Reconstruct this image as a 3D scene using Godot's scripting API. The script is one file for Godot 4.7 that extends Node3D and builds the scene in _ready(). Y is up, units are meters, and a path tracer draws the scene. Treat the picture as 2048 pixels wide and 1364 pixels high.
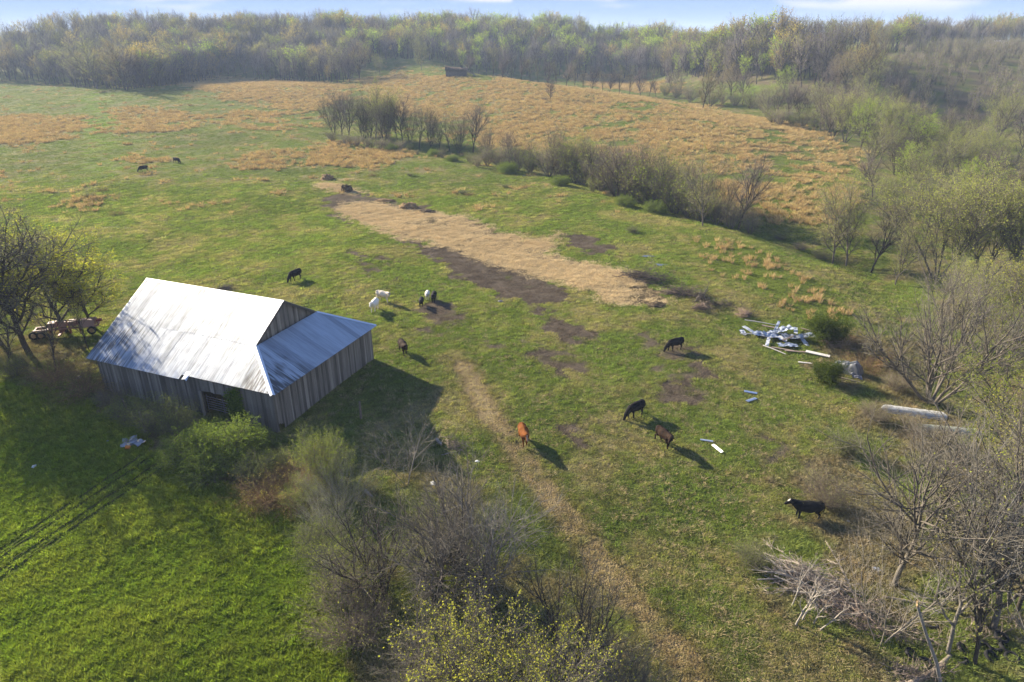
extends Node3D

# ---------------------------------------------------------------- places (metres; x right, z towards the viewer)
const RIDGE := [[-66.88, -482.01, 8.5], [-19.43, -383.89, 8], [16.69, -319.12, 7.2], [41.61, -265.32, 6.2], [58.01, -220.05, 5], [67.59, -180.82, 3.8], [75.08, -153.94, 2.2]]
const DITCH := [[-71.01, -263.59, -0.3], [-50.62, -220.22, -1], [-16.92, -190.44, -1.3], [8.98, -162.92, -1.4], [27.05, -132.72, -1.4], [39.14, -114.43, -1.4], [49.67, -92.7, -1.5], [48.1, -75.16, -1.5], [44.75, -55.28, -1.2]]
const REGIONS := [
	[2, 0.58, [-77.22, -465, -44.35, -395.3, -5.78, -351.36, 34.23, -281.04, 57.61, -218.38, 68.05, -178.44, 74.26, -152.11, 64.58, -124.32, 51.94, -109.12, 45.62, -114.09, 40.5, -119.4, 35.38, -135.69, 25.81, -158.27, 15.64, -173.02, 3.42, -184.11, -9.16, -201.32, -24.94, -246.5, -50.34, -324.55]],
	[2, 0.55, [-7.74, -471.4, 48.02, -395.67, 78.01, -298.15, 88.33, -249.12, 98.81, -212.96, 80.9, -156.84, 72.47, -148.15, 67.64, -177.25, 56.53, -214.07, 33.79, -277.12, -5.62, -340.71]],
	[2, 0.65, [-233.55, -493.23, -199.18, -482.37, -144.68, -454.8, -87.11, -391.01, -75.47, -336.36, -78.43, -293.01, -95.09, -293.99, -130.77, -323.08, -197.89, -427.27]],
	[2, 0.72, [-191.11, -266.33, -177.77, -272.09, -156.98, -258.97, -137.52, -229.13, -135.32, -210.89, -150.25, -206.4, -167.14, -199.98, -222.86, -271.21]],
	[2, 0.6, [-166.38, -291.42, -144.05, -298.27, -122.89, -272.79, -107.15, -232.04, -120.17, -222.24, -128.38, -223.53]],
	[2, 0.5, [-121.81, -261.65, -109.06, -287.26, -83.99, -283.59, -69.08, -259.66, -68.45, -228.5, -89.81, -234.1]],
	[2, 0.5, [-103.5, -178.23, -92.3, -185.82, -84.93, -172.6, -89.9, -162.94]],
	[2, 0.5, [-71.21, -182.68, -62.77, -189.35, -52.13, -170.67, -60.25, -165.59]],
	[2, 0.7, [-60.02, -198.71, -47.54, -206.41, -29.54, -184.15, -31.41, -164.89, -46.59, -168.31]],
	[2, 0.08, [27.95, -104.28, 35.31, -102.6, 39.39, -85.56, 39.31, -73.48, 34.45, -65.05, 33.59, -70.86, 30.78, -83.45, 26.89, -88.33]],
	[2, 0.85, [35.74, -494.36, 77.46, -502.46, 92.59, -389.44, 83.74, -360.94, 49.85, -411.28]],
	[2, 0.25, [-100.59, -133.71, -92.11, -139.11, -77.5, -132.65, -73.78, -120.58, -87.79, -122.82]],
	[2, 0.8, [-93.86, -422.56, -67.52, -422.05, -47.39, -354.77, -30.86, -268.99, -42.36, -270.32, -63.69, -323.4]],
	[7, 1, [120.6, -173.7, 140.3, -174.92, 95.56, -114.95, 91.9, -126.47]],
	[7, 1, [155.49, -261.55, 170.66, -253.65, 174.48, -240.4, 157.87, -232.61, 143.24, -235.76]],
	[7, 1, [101.67, -374.48, 113.3, -333.16, 107.15, -288.26, 96.55, -320.22]],
	[7, 1, [-219.88, -375.83, -200.33, -353.71, -133.18, -232.42, -91.92, -158.78, -94.82, -156.49, -137.23, -229.18]],
	[4, 0.8, [-37.33, -134.05, -33.94, -138.73, -23.94, -133.43, -15.21, -125.45, -12.89, -120.62, -20.37, -122.7, -27, -128.79, -31.28, -126.75, -31.33, -120.95, -25.8, -111.56, -32.3, -119.4]],
	[4, 0.95, [-19.63, -106.97, -12.59, -101.5, -7.01, -98.15, -1.7, -92.44, 3.78, -87.56, 6.94, -80.12, 6.71, -76.95, 2.17, -76.85, -2.11, -79.28, -6.19, -85.01, -11, -93.46]],
	[4, 0.7, [2.1, -73.94, 4.5, -75.17, 6.53, -70.77, 8.97, -67.4, 9.42, -64.42, 6.59, -64.8, 4.14, -68.17]],
	[4, 0.75, [8.1, -106.68, 11.78, -107.37, 14.97, -100.96, 14.16, -95.78, 10.76, -96.88]],
	[4, 0.5, [-12.72, -79.84, -7.57, -77.93, -3.63, -71.44, -4.9, -64.54, -9.02, -68.84]],
	[4, 0.42, [-2.32, -65.65, 2.91, -64.32, 8.27, -61.11, 5.98, -57.66, -0.2, -59.66]],
	[4, 0.45, [12.3, -55.74, 16.6, -56.32, 18.34, -54.1, 13.88, -52.23]],
	[4, 0.4, [17.13, -48.1, 20.98, -47.32, 21.3, -43.8, 18.01, -43.11]],
	[4, 0.45, [3.17, -48.93, 5.23, -48.62, 6.65, -46.48, 5.01, -46.08]],
	[4, 0.5, [-24.83, -97.93, -17.62, -94.68, -12.98, -89.32, -14.73, -85.03, -19.67, -86.75]],
	[4, 0.55, [14.18, -58.26, 18.69, -60.93, 19.92, -59.05, 15.59, -55.99]],
	[4, 0.45, [8.66, -64.64, 14.57, -68.52, 19.71, -64.95, 18.25, -61.14, 11.26, -61.12]],
	[3, 1, [-31.89, -122.19, -31.78, -128.99, -26.95, -131.13, -20.7, -124.93, -15.73, -121.93, -11.02, -119.7, -5.47, -114.48, -1.12, -106.79, 2.83, -104.11, 6.34, -100.88, 5.39, -97.09, 8.33, -93.97, 11.67, -91.76, 14.83, -89.3, 17.31, -83.97, 19.4, -77.84, 18.24, -75.79, 14.66, -75.77, 10.91, -79.3, 8.12, -82.96, 3.78, -87.56, -0.28, -90.56, -4.64, -94.94, -9.34, -99.33, -13.56, -103.27, -17.77, -105.3, -24.02, -113.15]],
	[3, 1, [-42.22, -147.04, -40.55, -148.97, -34.96, -144.34, -29.73, -139.02, -32.43, -136.43, -38.48, -140.69]],
	[3, 1, [5.27, -106.05, 6.92, -107.13, 7.93, -105.36, 6.34, -103.78]],
	[6, 0.75, [29.43, -61.58, 31.16, -53.42, 25.9, -48.33, 20, -41.27, 17.67, -34.85, 15.13, -33.98, 14.65, -29.73, 17.21, -27.56, 18.15, -23.28, 29.88, -23.02, 69.35, -71.25, 57.92, -85.47, 41.21, -72.48]],
	[6, 0.5, [-12.98, -38.39, -9.65, -41.2, -4.62, -42.25, 1.28, -39.5, 4.21, -32.7, 6.35, -26.65, 6.48, -22.81, -7.39, -22.76, -9.36, -29.67]],
	[6, 0.9, [-39.24, -56.06, -30.65, -52.52, -18.77, -46.93, -14.53, -43.12, -13.61, -39.48, -16.28, -38.95, -22.55, -42.31, -28.36, -46.73, -35.96, -51.7]],
	[6, 0.7, [-61.56, -71.53, -54.79, -71.59, -43.48, -63.61, -38.8, -56.09, -45.11, -56.62, -52.3, -58.77]],
	[6, 1, [138.38, -256.03, 146.29, -289.09, 125.49, -267.3, 122.8, -288.69, 107.81, -329.41, 98.71, -382.68, 88.21, -419.84, 94.81, -453.19, 113.2, -389.78, 207.27, -406.15, 273.04, -462.63, 358.04, -520.13, 617.69, -743.84, 169.06, -191.56, 165.64, -229.9, 144.8, -235.61]],
	[6, 0.6, [93.91, -215.92, 112.29, -215.57, 123.49, -198.02, 162.74, -183.85, 69.94, -71.27, 49.3, -89.01, 61.05, -118.47, 74.3, -145.21]],
	[1, 1, [-53.65, -56.73, -44.8, -56.12, -37.35, -53.43, -29.52, -47.46, -27.15, -44.98, -22.28, -41.64, -16.03, -38.14, -12.3, -34.36, -9.65, -29.67, -6.91, -22.76, -31.94, -22.58]]
]
const PATH_LINE := [-4.85, -59.82, -3.42, -55.78, -1.9, -51.08, -0.57, -47.15, 0.98, -43.14, 2.98, -38.33, 4.68, -34.42, 6.2, -31.43, 7.52, -28.69, 8.68, -26.26, 9.84, -23.58]
const RUT_LINES := [[-32.68, -32.44, -28.63, -44.48], [-32.13, -31.67, -27.94, -43.94], [-31.44, -30.7, -26.88, -43.41], [-30.95, -30, -26.18, -42.88]]
const BARN_AT := Vector3(-19.04, 0.0, -47.58)
const BARN_U := Vector3(-0.929, 0.0, -0.370)
const BARN_V := Vector3(0.370, 0.0, -0.929)

var rng := RandomNumberGenerator.new()
var fine := FastNoiseLite.new()
var broad := FastNoiseLite.new()
var patchy := FastNoiseLite.new()
var regions := []
var materials := {}


func _ready() -> void:
	# camera
	var cam := Camera3D.new()
	cam.name = "camera"
	cam.position = Vector3(0, 30, 0)
	cam.rotation_degrees = Vector3(-24.5, 0, 0)
	cam.fov = 53.1
	cam.near = 0.5
	cam.far = 6000.0
	add_child(cam)
	cam.current = true
	# sky and air
	var env := Environment.new()
	env.background_mode = Environment.BG_SKY
	env.background_energy_multiplier = 1.0
	env.tonemap_mode = Environment.TONE_MAPPER_LINEAR
	env.tonemap_exposure = 3.5
	env.sdfgi_enabled = true
	env.ssao_enabled = true
	env.ssil_enabled = true
	env.fog_enabled = true
	env.fog_density = 0.00027
	env.fog_light_color = Color(0.80, 0.88, 1.0)
	var sky := Sky.new()
	var toward := Vector3(-sin(deg_to_rad(49.0)) * cos(deg_to_rad(20.5)), sin(deg_to_rad(20.5)), -cos(deg_to_rad(49.0)) * cos(deg_to_rad(20.5)))
	sky.sky_material = make_sky(toward)
	env.sky = sky
	var we := WorldEnvironment.new()
	we.name = "world_environment"
	we.environment = env
	add_child(we)
	# sun
	var sun := DirectionalLight3D.new()
	sun.name = "sun"
	sun.light_energy = 1.6
	sun.light_color = Color(1.0, 0.95, 0.85)
	sun.light_angular_distance = 0.5
	sun.shadow_enabled = true
	sun.look_at_from_position(Vector3.ZERO, -toward, Vector3.UP)
	add_child(sun)

	rng.seed = 7
	fine.seed = 11; fine.frequency = 0.35; fine.fractal_octaves = 3
	broad.seed = 5; broad.frequency = 0.02; broad.fractal_octaves = 3
	patchy.seed = 23; patchy.frequency = 0.09; patchy.fractal_octaves = 4
	for r in REGIONS:
		var poly := PackedVector2Array()
		var pts: Array = r[2]
		for k in range(0, pts.size(), 2):
			poly.append(Vector2(pts[k], pts[k + 1]))
		var box := Rect2(poly[0], Vector2.ZERO)
		for q in poly:
			box = box.expand(q)
		regions.append([r[0], r[1], poly, box.grow(3.0)])
	var steps := [make_materials, make_ground, make_water, make_tracks, make_barn, make_ruin, make_trailer_home, make_trees, make_forest, make_cattle, make_hay, make_junk, make_dump, make_small_things, make_grass]
	for s in steps:
		var t0 := Time.get_ticks_msec()
		s.call()
		print(s.get_method(), " ", Time.get_ticks_msec() - t0, " ms")


func make_sky(toward: Vector3) -> PanoramaSkyMaterial:
	var w := 2048
	var h := 1024
	var im := Image.create(w, h, false, Image.FORMAT_RGBF)
	var n := FastNoiseLite.new()
	n.seed = 3; n.frequency = 1.0; n.fractal_octaves = 4
	var n2 := FastNoiseLite.new()
	n2.seed = 9; n2.frequency = 1.0; n2.fractal_octaves = 2
	var low := Color(0.150, 0.202, 0.288)
	var mid := Color(0.066, 0.120, 0.255)
	var top := Color(0.040, 0.082, 0.20)
	for y in h:
		var e := PI * (0.5 - (y + 0.5) / h)
		var s := sin(maxf(e, 0.0))
		var base := low.lerp(mid, 1.0 - exp(-s * 13.0)).lerp(top, smoothstep(0.1, 1.0, s))
		if e < -0.02:
			im.fill_rect(Rect2i(0, y, w, 1), Color(0.12, 0.13, 0.11))
			continue
		# the brightness round the sun and thin bands of cloud
		if e > 1.2:
			im.fill_rect(Rect2i(0, y, w, 1), base)
			continue
		var ce := cos(e)
		var se := sin(e)
		for x in w:
			var a := TAU * ((x + 0.5) / w - 0.5)
			var dx := sin(a) * ce
			var dz := -cos(a) * ce
			var c := dx * toward.x + se * toward.y + dz * toward.z
			var glow := 0.0
			if c > 0.0:
				glow = 0.42 * pow(c, 6.0) + 0.5 * pow(c, 40.0)
			var col := base + Color(1.0, 0.95, 0.84) * glow * 0.4
			if e < 0.5:
				var k := 0.5 / maxf(se, 0.012)
				var cv := n.get_noise_3d(dx * 5.0 + 2.0, e * 95.0, dz * 5.0) * 0.6 + n2.get_noise_2d(a * 3.0, e * 16.0 + 4.0) * 0.6
				var cover := smoothstep(0.02, 0.34, cv) * smoothstep(0.012, 0.035, e) * (1.0 - smoothstep(0.25, 0.5, e)) * minf(k, 1.0)
				col = col.lerp(Color(0.31, 0.30, 0.30), cover * 0.9)
			im.set_pixel(x, y, col)
	var sm := PanoramaSkyMaterial.new()
	sm.panorama = ImageTexture.create_from_image(im)
	return sm


# ---------------------------------------------------------------- shape of the land
func ss(t: float) -> float:
	t = clampf(t, 0.0, 1.0)
	return t * t * (3.0 - 2.0 * t)


func along(line: Array, x: float, z: float) -> Vector3:
	# (distance, height, side)
	var best := 1e12
	var bh := 0.0
	var side := 1.0
	for k in range(line.size() - 1):
		var a: Array = line[k]
		var b: Array = line[k + 1]
		var ax: float = a[0]
		var az: float = a[1]
		var dx: float = b[0] - ax
		var dz: float = b[1] - az
		var t := clampf(((x - ax) * dx + (z - az) * dz) / (dx * dx + dz * dz), 0.0, 1.0)
		var ex := x - (ax + dx * t)
		var ez := z - (az + dz * t)
		var q := ex * ex + ez * ez
		if q < best:
			best = q
			bh = a[2] + (b[2] - a[2]) * t
			side = 1.0 if dx * ez - dz * ex > 0.0 else -1.0
	return Vector3(sqrt(best), bh, side)


func hgt(x: float, z: float) -> float:
	var d := -z
	var h := 0.0
	if d > 60.0 and d < 640.0 and x > -200.0 and x < 230.0:
		var r := along(RIDGE, x, z)
		var w := 48.0 if r.z > 0.0 else 34.0
		h += r.y * exp(-(r.x / w) * (r.x / w))
	if x > -100.0 and x < 80.0 and d > 30.0 and d < 300.0:
		var q := along(DITCH, x, z)
		if q.x < 20.0:
			h += q.y * exp(-(q.x / 6.0) * (q.x / 6.0))
	h += 24.0 * ss((d - 440.0) / 190.0) * (1.0 - 0.8 * ss((x - 30.0) / 100.0))
	h += 19.0 * ss((d - 190.0) / 190.0) * ss((x - 70.0) / 80.0) * (1.0 - 0.35 * ss((x - 330.0) / 200.0))
	h += 3.2 * exp(-((x + 155.0) * (x + 155.0) + (z + 370.0) * (z + 370.0)) / 4900.0)
	h += 0.22 * sin(x * 0.11 + 1.3) * sin(z * 0.09 + 0.4) + 0.10 * sin(x * 0.31 + z * 0.17) * sin(z * 0.27 - x * 0.08)
	return h


func on(x: float, z: float, up := 0.0) -> Vector3:
	return Vector3(x, hgt(x, z) + up, z)


func slope_basis(x: float, z: float, turn: float) -> Basis:
	var e := 0.4
	var n := Vector3(hgt(x - e, z) - hgt(x + e, z), 2.0 * e, hgt(x, z - e) - hgt(x, z + e)).normalized()
	var fx := Vector3(cos(turn), 0, -sin(turn))
	fx = (fx - n * fx.dot(n)).normalized()
	return Basis(fx, n, fx.cross(n))


func line_distance(line: Array, x: float, z: float) -> float:
	var best := 1e12
	for k in range(0, line.size() - 3, 2):
		var ax: float = line[k]
		var az: float = line[k + 1]
		var dx: float = line[k + 2] - ax
		var dz: float = line[k + 3] - az
		var t := clampf(((x - ax) * dx + (z - az) * dz) / (dx * dx + dz * dz), 0.0, 1.0)
		var ex := x - (ax + dx * t)
		var ez := z - (az + dz * t)
		best = minf(best, ex * ex + ez * ez)
	return sqrt(best)


# what grows or lies at a place: [colour, kind], kind 0 short grass, 1 lush grass, 2 broomsedge, 3 hay, 4 mud, 5 bare earth, 6 woodland litter
func cover(x: float, z: float) -> Array:
	var d := -z
	var f := fine.get_noise_2d(x, z)
	var p := patchy.get_noise_2d(x, z)
	var b := broad.get_noise_2d(x, z)
	var wx := x + 2.3 * patchy.get_noise_2d(x * 3.0 + 50.0, z * 3.0) + 1.0 * f
	var wz := z + 2.3 * patchy.get_noise_2d(x * 3.0, z * 3.0 + 90.0) + 1.0 * fine.get_noise_2d(x + 70.0, z)
	if d > 150.0:
		wx = x + (wx - x) * 3.0 + 9.0 * patchy.get_noise_2d(x * 0.45 + 200.0, z * 0.45)
		wz = z + (wz - z) * 3.0 + 14.0 * patchy.get_noise_2d(x * 0.45, z * 0.45 + 300.0)
	var q := Vector2(wx, wz)
	var kind := 0
	var strength := 1.0
	for r in regions:
		if r[3].has_point(q) and Geometry2D.is_point_in_polygon(q, r[2]):
			kind = r[0]
			strength = r[1]
	var pd := 99.0
	if d < 66.0 and x > -8.0 and x < 14.0:
		pd = line_distance(PATH_LINE, x + 0.5 * p, z + 0.5 * f)
	var grass := Color(0.152, 0.190, 0.044).lerp(Color(0.235, 0.225, 0.080), ss(0.5 + 1.3 * p + 0.6 * f))
	grass = grass.lerp(Color(0.105, 0.128, 0.034), 0.5 * ss(0.15 + 1.5 * b - 0.7 * f))
	var dry := Color(0.285, 0.235, 0.125)
	var col := grass
	var thick := 0.0
	match kind:
		0:
			col = grass.lerp(dry, 0.6 * ss((p + 0.45 * f - 0.18) * 3.2))
			if d > 120.0 and x < 40.0 and p + 0.5 * f > 0.50:
				kind = 2
				thick = 0.35
		1:
			col = Color(0.150, 0.195, 0.024).lerp(Color(0.190, 0.215, 0.034), ss(0.5 + p + 0.4 * f)).lerp(Color(0.100, 0.150, 0.016), 0.4 * ss(0.1 + 1.2 * b - 0.5 * f))
		2:
			thick = ss(0.5 + (p * 1.0 + 0.35 * f + 0.7 * b + (strength - 0.5) * 1.5) * 0.9)
			if strength < 0.2:
				thick = clampf(0.10 + 0.3 * f + 0.2 * p, 0.0, 0.3)
			col = grass.lerp(Color(0.37, 0.275, 0.13).lerp(Color(0.29, 0.24, 0.115), ss(0.5 + b * 2.0)), thick)
			if thick < 0.15 and strength > 0.2:
				kind = 0
		3:
			col = Color(0.53, 0.40, 0.215).lerp(Color(0.38, 0.28, 0.145), ss(0.30 + 1.4 * f + p))
			if f * 0.9 + p < -0.27:
				col = Color(0.15, 0.115, 0.055)
				kind = 4
		4:
			var t := ss((strength - 0.5) * 2.0 + 0.55 + p * 1.2 + f * 0.9)
			col = grass.lerp(Color(0.105, 0.080, 0.058).lerp(Color(0.17, 0.135, 0.10), ss(0.3 + f * 1.3)), t)
			if t < 0.5:
				kind = 0
		7:
			col = Color(0.165, 0.245, 0.036).lerp(Color(0.20, 0.24, 0.05), ss(0.5 + p))
			kind = 0
		6:
			col = grass.lerp(Color(0.145, 0.120, 0.072).lerp(Color(0.195, 0.155, 0.098), ss(0.5 + f * 1.5)), strength * ss(0.55 + p * 1.4 + f * 0.8 + (0.25 if strength > 0.95 else 0.0)))
	if pd < 1.9:
		var t := ss((1.9 - pd) / 1.5) * ss(0.95 + 0.6 * f + 0.4 * p)
		col = col.lerp(Color(0.225, 0.165, 0.092).lerp(Color(0.32, 0.25, 0.13), 0.8 * ss((0.6 - pd) * 1.3 + p + 0.8 * f)), t)
		if t > 0.55:
			kind = 5
	return [col, kind, thick]


# ---------------------------------------------------------------- helpers
class MB:
	var v := PackedVector3Array()
	var n := PackedVector3Array()
	var c := PackedColorArray()
	var ix := PackedInt32Array()

	func tri(a: Vector3, b: Vector3, d: Vector3, col := Color.WHITE) -> void:   # clockwise seen from outside
		var m := (d - a).cross(b - a).normalized()
		var o := v.size()
		v.append(a); v.append(b); v.append(d)
		n.append(m); n.append(m); n.append(m)
		c.append(col); c.append(col); c.append(col)
		ix.append(o); ix.append(o + 1); ix.append(o + 2)

	func quad(a: Vector3, b: Vector3, d: Vector3, e: Vector3, col := Color.WHITE) -> void:
		var m := (d - a).cross(b - a).normalized()
		var o := v.size()
		v.append(a); v.append(b); v.append(d); v.append(e)
		n.append(m); n.append(m); n.append(m); n.append(m)
		c.append(col); c.append(col); c.append(col); c.append(col)
		ix.append_array([o, o + 1, o + 2, o, o + 2, o + 3])

	func box(lo: Vector3, hi: Vector3, t := Transform3D.IDENTITY, col := Color.WHITE) -> void:
		var p := []
		for k in 8:
			p.append(t * Vector3(hi.x if k & 1 else lo.x, hi.y if k & 2 else lo.y, hi.z if k & 4 else lo.z))
		for f in [[4, 6, 7, 5], [1, 3, 2, 0], [5, 7, 3, 1], [0, 2, 6, 4], [6, 2, 3, 7], [0, 4, 5, 1]]:
			quad(p[f[0]], p[f[1]], p[f[2]], p[f[3]], col)

	func tube(pts: PackedVector3Array, rad: PackedFloat32Array, sides: int, col := Color.WHITE, cap := false) -> void:
		var m := pts.size()
		var o := v.size()
		var d := (pts[1] - pts[0]).normalized()
		var u := d.cross(Vector3(0.31, 0.12, 0.94)).normalized()
		for k in m:
			if k > 0 and k < m - 1:
				d = (pts[k + 1] - pts[k - 1]).normalized()
			elif k == m - 1:
				d = (pts[k] - pts[k - 1]).normalized()
			u = (u - d * u.dot(d)).normalized()
			var w := d.cross(u)
			for j in sides:
				var a := TAU * j / sides
				var e := u * cos(a) + w * sin(a)
				v.append(pts[k] + e * rad[k])
				n.append(e)
				c.append(col)
		for k in m - 1:
			for j in sides:
				var a := o + k * sides + j
				var b := o + k * sides + (j + 1) % sides
				ix.append_array([a, b + sides, b, a, a + sides, b + sides])
		if cap:
			for end in 2:
				var k := 0 if end == 0 else m - 1
				var s := v.size()
				var nd := ((pts[0] - pts[1]) if end == 0 else (pts[m - 1] - pts[m - 2])).normalized()
				for j in sides:
					v.append(v[o + k * sides + j]); n.append(nd); c.append(col)
				for j in range(1, sides - 1):
					if end == 0:
						ix.append_array([s, s + j, s + j + 1])
					else:
						ix.append_array([s, s + j + 1, s + j])

	func spike(a: Vector3, b: Vector3, r: float, col := Color.WHITE) -> void:
		var d := (b - a).normalized()
		var u := d.cross(Vector3(0.31, 0.12, 0.94)).normalized()
		var w := d.cross(u)
		var o := v.size()
		for j in 3:
			var e := u * cos(TAU * j / 3.0) + w * sin(TAU * j / 3.0)
			v.append(a + e * r); n.append(e); c.append(col)
		v.append(b); n.append(d); c.append(col)
		ix.append_array([o, o + 3, o + 1, o + 1, o + 3, o + 2, o + 2, o + 3, o])

	func leaf(p: Vector3, d: Vector3, s: Vector3, col: Color) -> void:
		var m := d.cross(s).normalized()
		var o := v.size()
		v.append(p); v.append(p + d * 0.5 + s); v.append(p + d); v.append(p + d * 0.5 - s)
		n.append(m); n.append(m); n.append(m); n.append(m)
		c.append(col); c.append(col); c.append(col); c.append(col)
		ix.append_array([o, o + 2, o + 1, o, o + 3, o + 2])

	func into(am: ArrayMesh, m: Material) -> ArrayMesh:
		if v.is_empty():
			return am
		for i in range(0, ix.size(), 3):   # faces run clockwise seen from the side of their normals
			var p := v[ix[i]]
			if (v[ix[i + 2]] - p).cross(v[ix[i + 1]] - p).dot(n[ix[i]] + n[ix[i + 1]] + n[ix[i + 2]]) < 0.0:
				var s := ix[i + 1]
				ix[i + 1] = ix[i + 2]
				ix[i + 2] = s
		var a := []
		a.resize(Mesh.ARRAY_MAX)
		a[Mesh.ARRAY_VERTEX] = v
		a[Mesh.ARRAY_NORMAL] = n
		a[Mesh.ARRAY_COLOR] = c
		a[Mesh.ARRAY_INDEX] = ix
		am.add_surface_from_arrays(Mesh.PRIMITIVE_TRIANGLES, a)
		am.surface_set_material(am.get_surface_count() - 1, m)
		return am

	func mesh(m: Material) -> ArrayMesh:
		return into(ArrayMesh.new(), m)


func lin(r: float, g: float, b: float) -> Color:
	return Color(r, g, b).linear_to_srgb()


func rnd(a: float, b: float) -> float:
	return rng.randf_range(a, b)


func rv() -> Vector3:
	return Vector3(rng.randf_range(-1, 1), rng.randf_range(-1, 1), rng.randf_range(-1, 1))


func surf(called: String, col: Color, rough := 0.9, vertex := false, metal := 0.0) -> StandardMaterial3D:
	var m := StandardMaterial3D.new()
	m.resource_name = called
	m.albedo_color = col
	m.roughness = rough
	m.metallic = metal
	m.vertex_color_use_as_albedo = vertex
	if metal == 0.0 and rough > 0.7:
		m.metallic_specular = 0.12
	m.cull_mode = BaseMaterial3D.CULL_DISABLED
	materials[called] = m
	return m


func noise_texture(frequency: float, lo: Color, hi: Color, octaves := 4, size := 512, type := FastNoiseLite.TYPE_SIMPLEX_SMOOTH) -> NoiseTexture2D:
	var n := FastNoiseLite.new()
	n.noise_type = type
	n.frequency = frequency
	n.fractal_octaves = octaves
	n.seed = int(frequency * 1000.0)
	var t := NoiseTexture2D.new()
	t.noise = n
	t.width = size
	t.height = size
	t.seamless = true
	var g := Gradient.new()
	g.set_color(0, lo)
	g.set_color(1, hi)
	t.color_ramp = g
	return t


func part(parent: Node3D, called: String, mesh: Mesh, m: Material = null, t := Transform3D.IDENTITY) -> MeshInstance3D:
	var o := MeshInstance3D.new()
	o.name = called
	o.mesh = mesh
	if m:
		o.material_override = m
	o.transform = t
	parent.add_child(o, true)
	return o


var counts := {}

func numbered(called: String) -> String:
	counts[called] = counts.get(called, -1) + 1
	return called if counts[called] == 0 else "%s_%03d" % [called, counts[called]]


func tag(o: Node3D, label: String, category: String, group := "") -> void:
	o.set_meta("label", label)
	o.set_meta("category", category)
	if group:
		o.set_meta("group", group)


func thing(called: String, label: String, category: String, at: Vector3, turn := 0.0, group := "") -> Node3D:
	var o := Node3D.new()
	o.name = numbered(called)
	add_child(o)
	o.position = at
	o.rotation.y = turn
	tag(o, label, category, group)
	return o


func solo(called: String, mesh: Mesh, label: String, category: String, t: Transform3D, group := "", m: Material = null) -> MeshInstance3D:
	var o := MeshInstance3D.new()
	o.name = numbered(called)
	o.mesh = mesh
	if m:
		o.material_override = m
	add_child(o)
	o.transform = t
	tag(o, label, category, group)
	return o


func structure(called: String, mesh: Mesh, t := Transform3D.IDENTITY) -> MeshInstance3D:
	var o := MeshInstance3D.new()
	o.name = numbered(called)
	o.mesh = mesh
	add_child(o)
	o.transform = t
	o.set_meta("kind", "structure")
	return o


func scatter(called: String, mesh: Mesh, buf: PackedFloat32Array, label: String, category: String) -> void:
	if buf.is_empty():
		return
	var mm := MultiMesh.new()
	mm.transform_format = MultiMesh.TRANSFORM_3D
	mm.use_colors = true
	mm.mesh = mesh
	mm.instance_count = buf.size() / 16
	mm.buffer = buf
	var o := MultiMeshInstance3D.new()
	o.name = numbered(called)
	o.multimesh = mm
	add_child(o)
	tag(o, label, category)
	o.set_meta("kind", "stuff")


func put(buf: PackedFloat32Array, p: Vector3, turn: float, sx: float, sy: float, col: Color) -> void:
	var c := cos(turn)
	var s := sin(turn)
	buf.append_array([c * sx, 0.0, s * sx, p.x, 0.0, sy, 0.0, p.y, -s * sx, 0.0, c * sx, p.z, col.r, col.g, col.b, 1.0])


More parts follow.
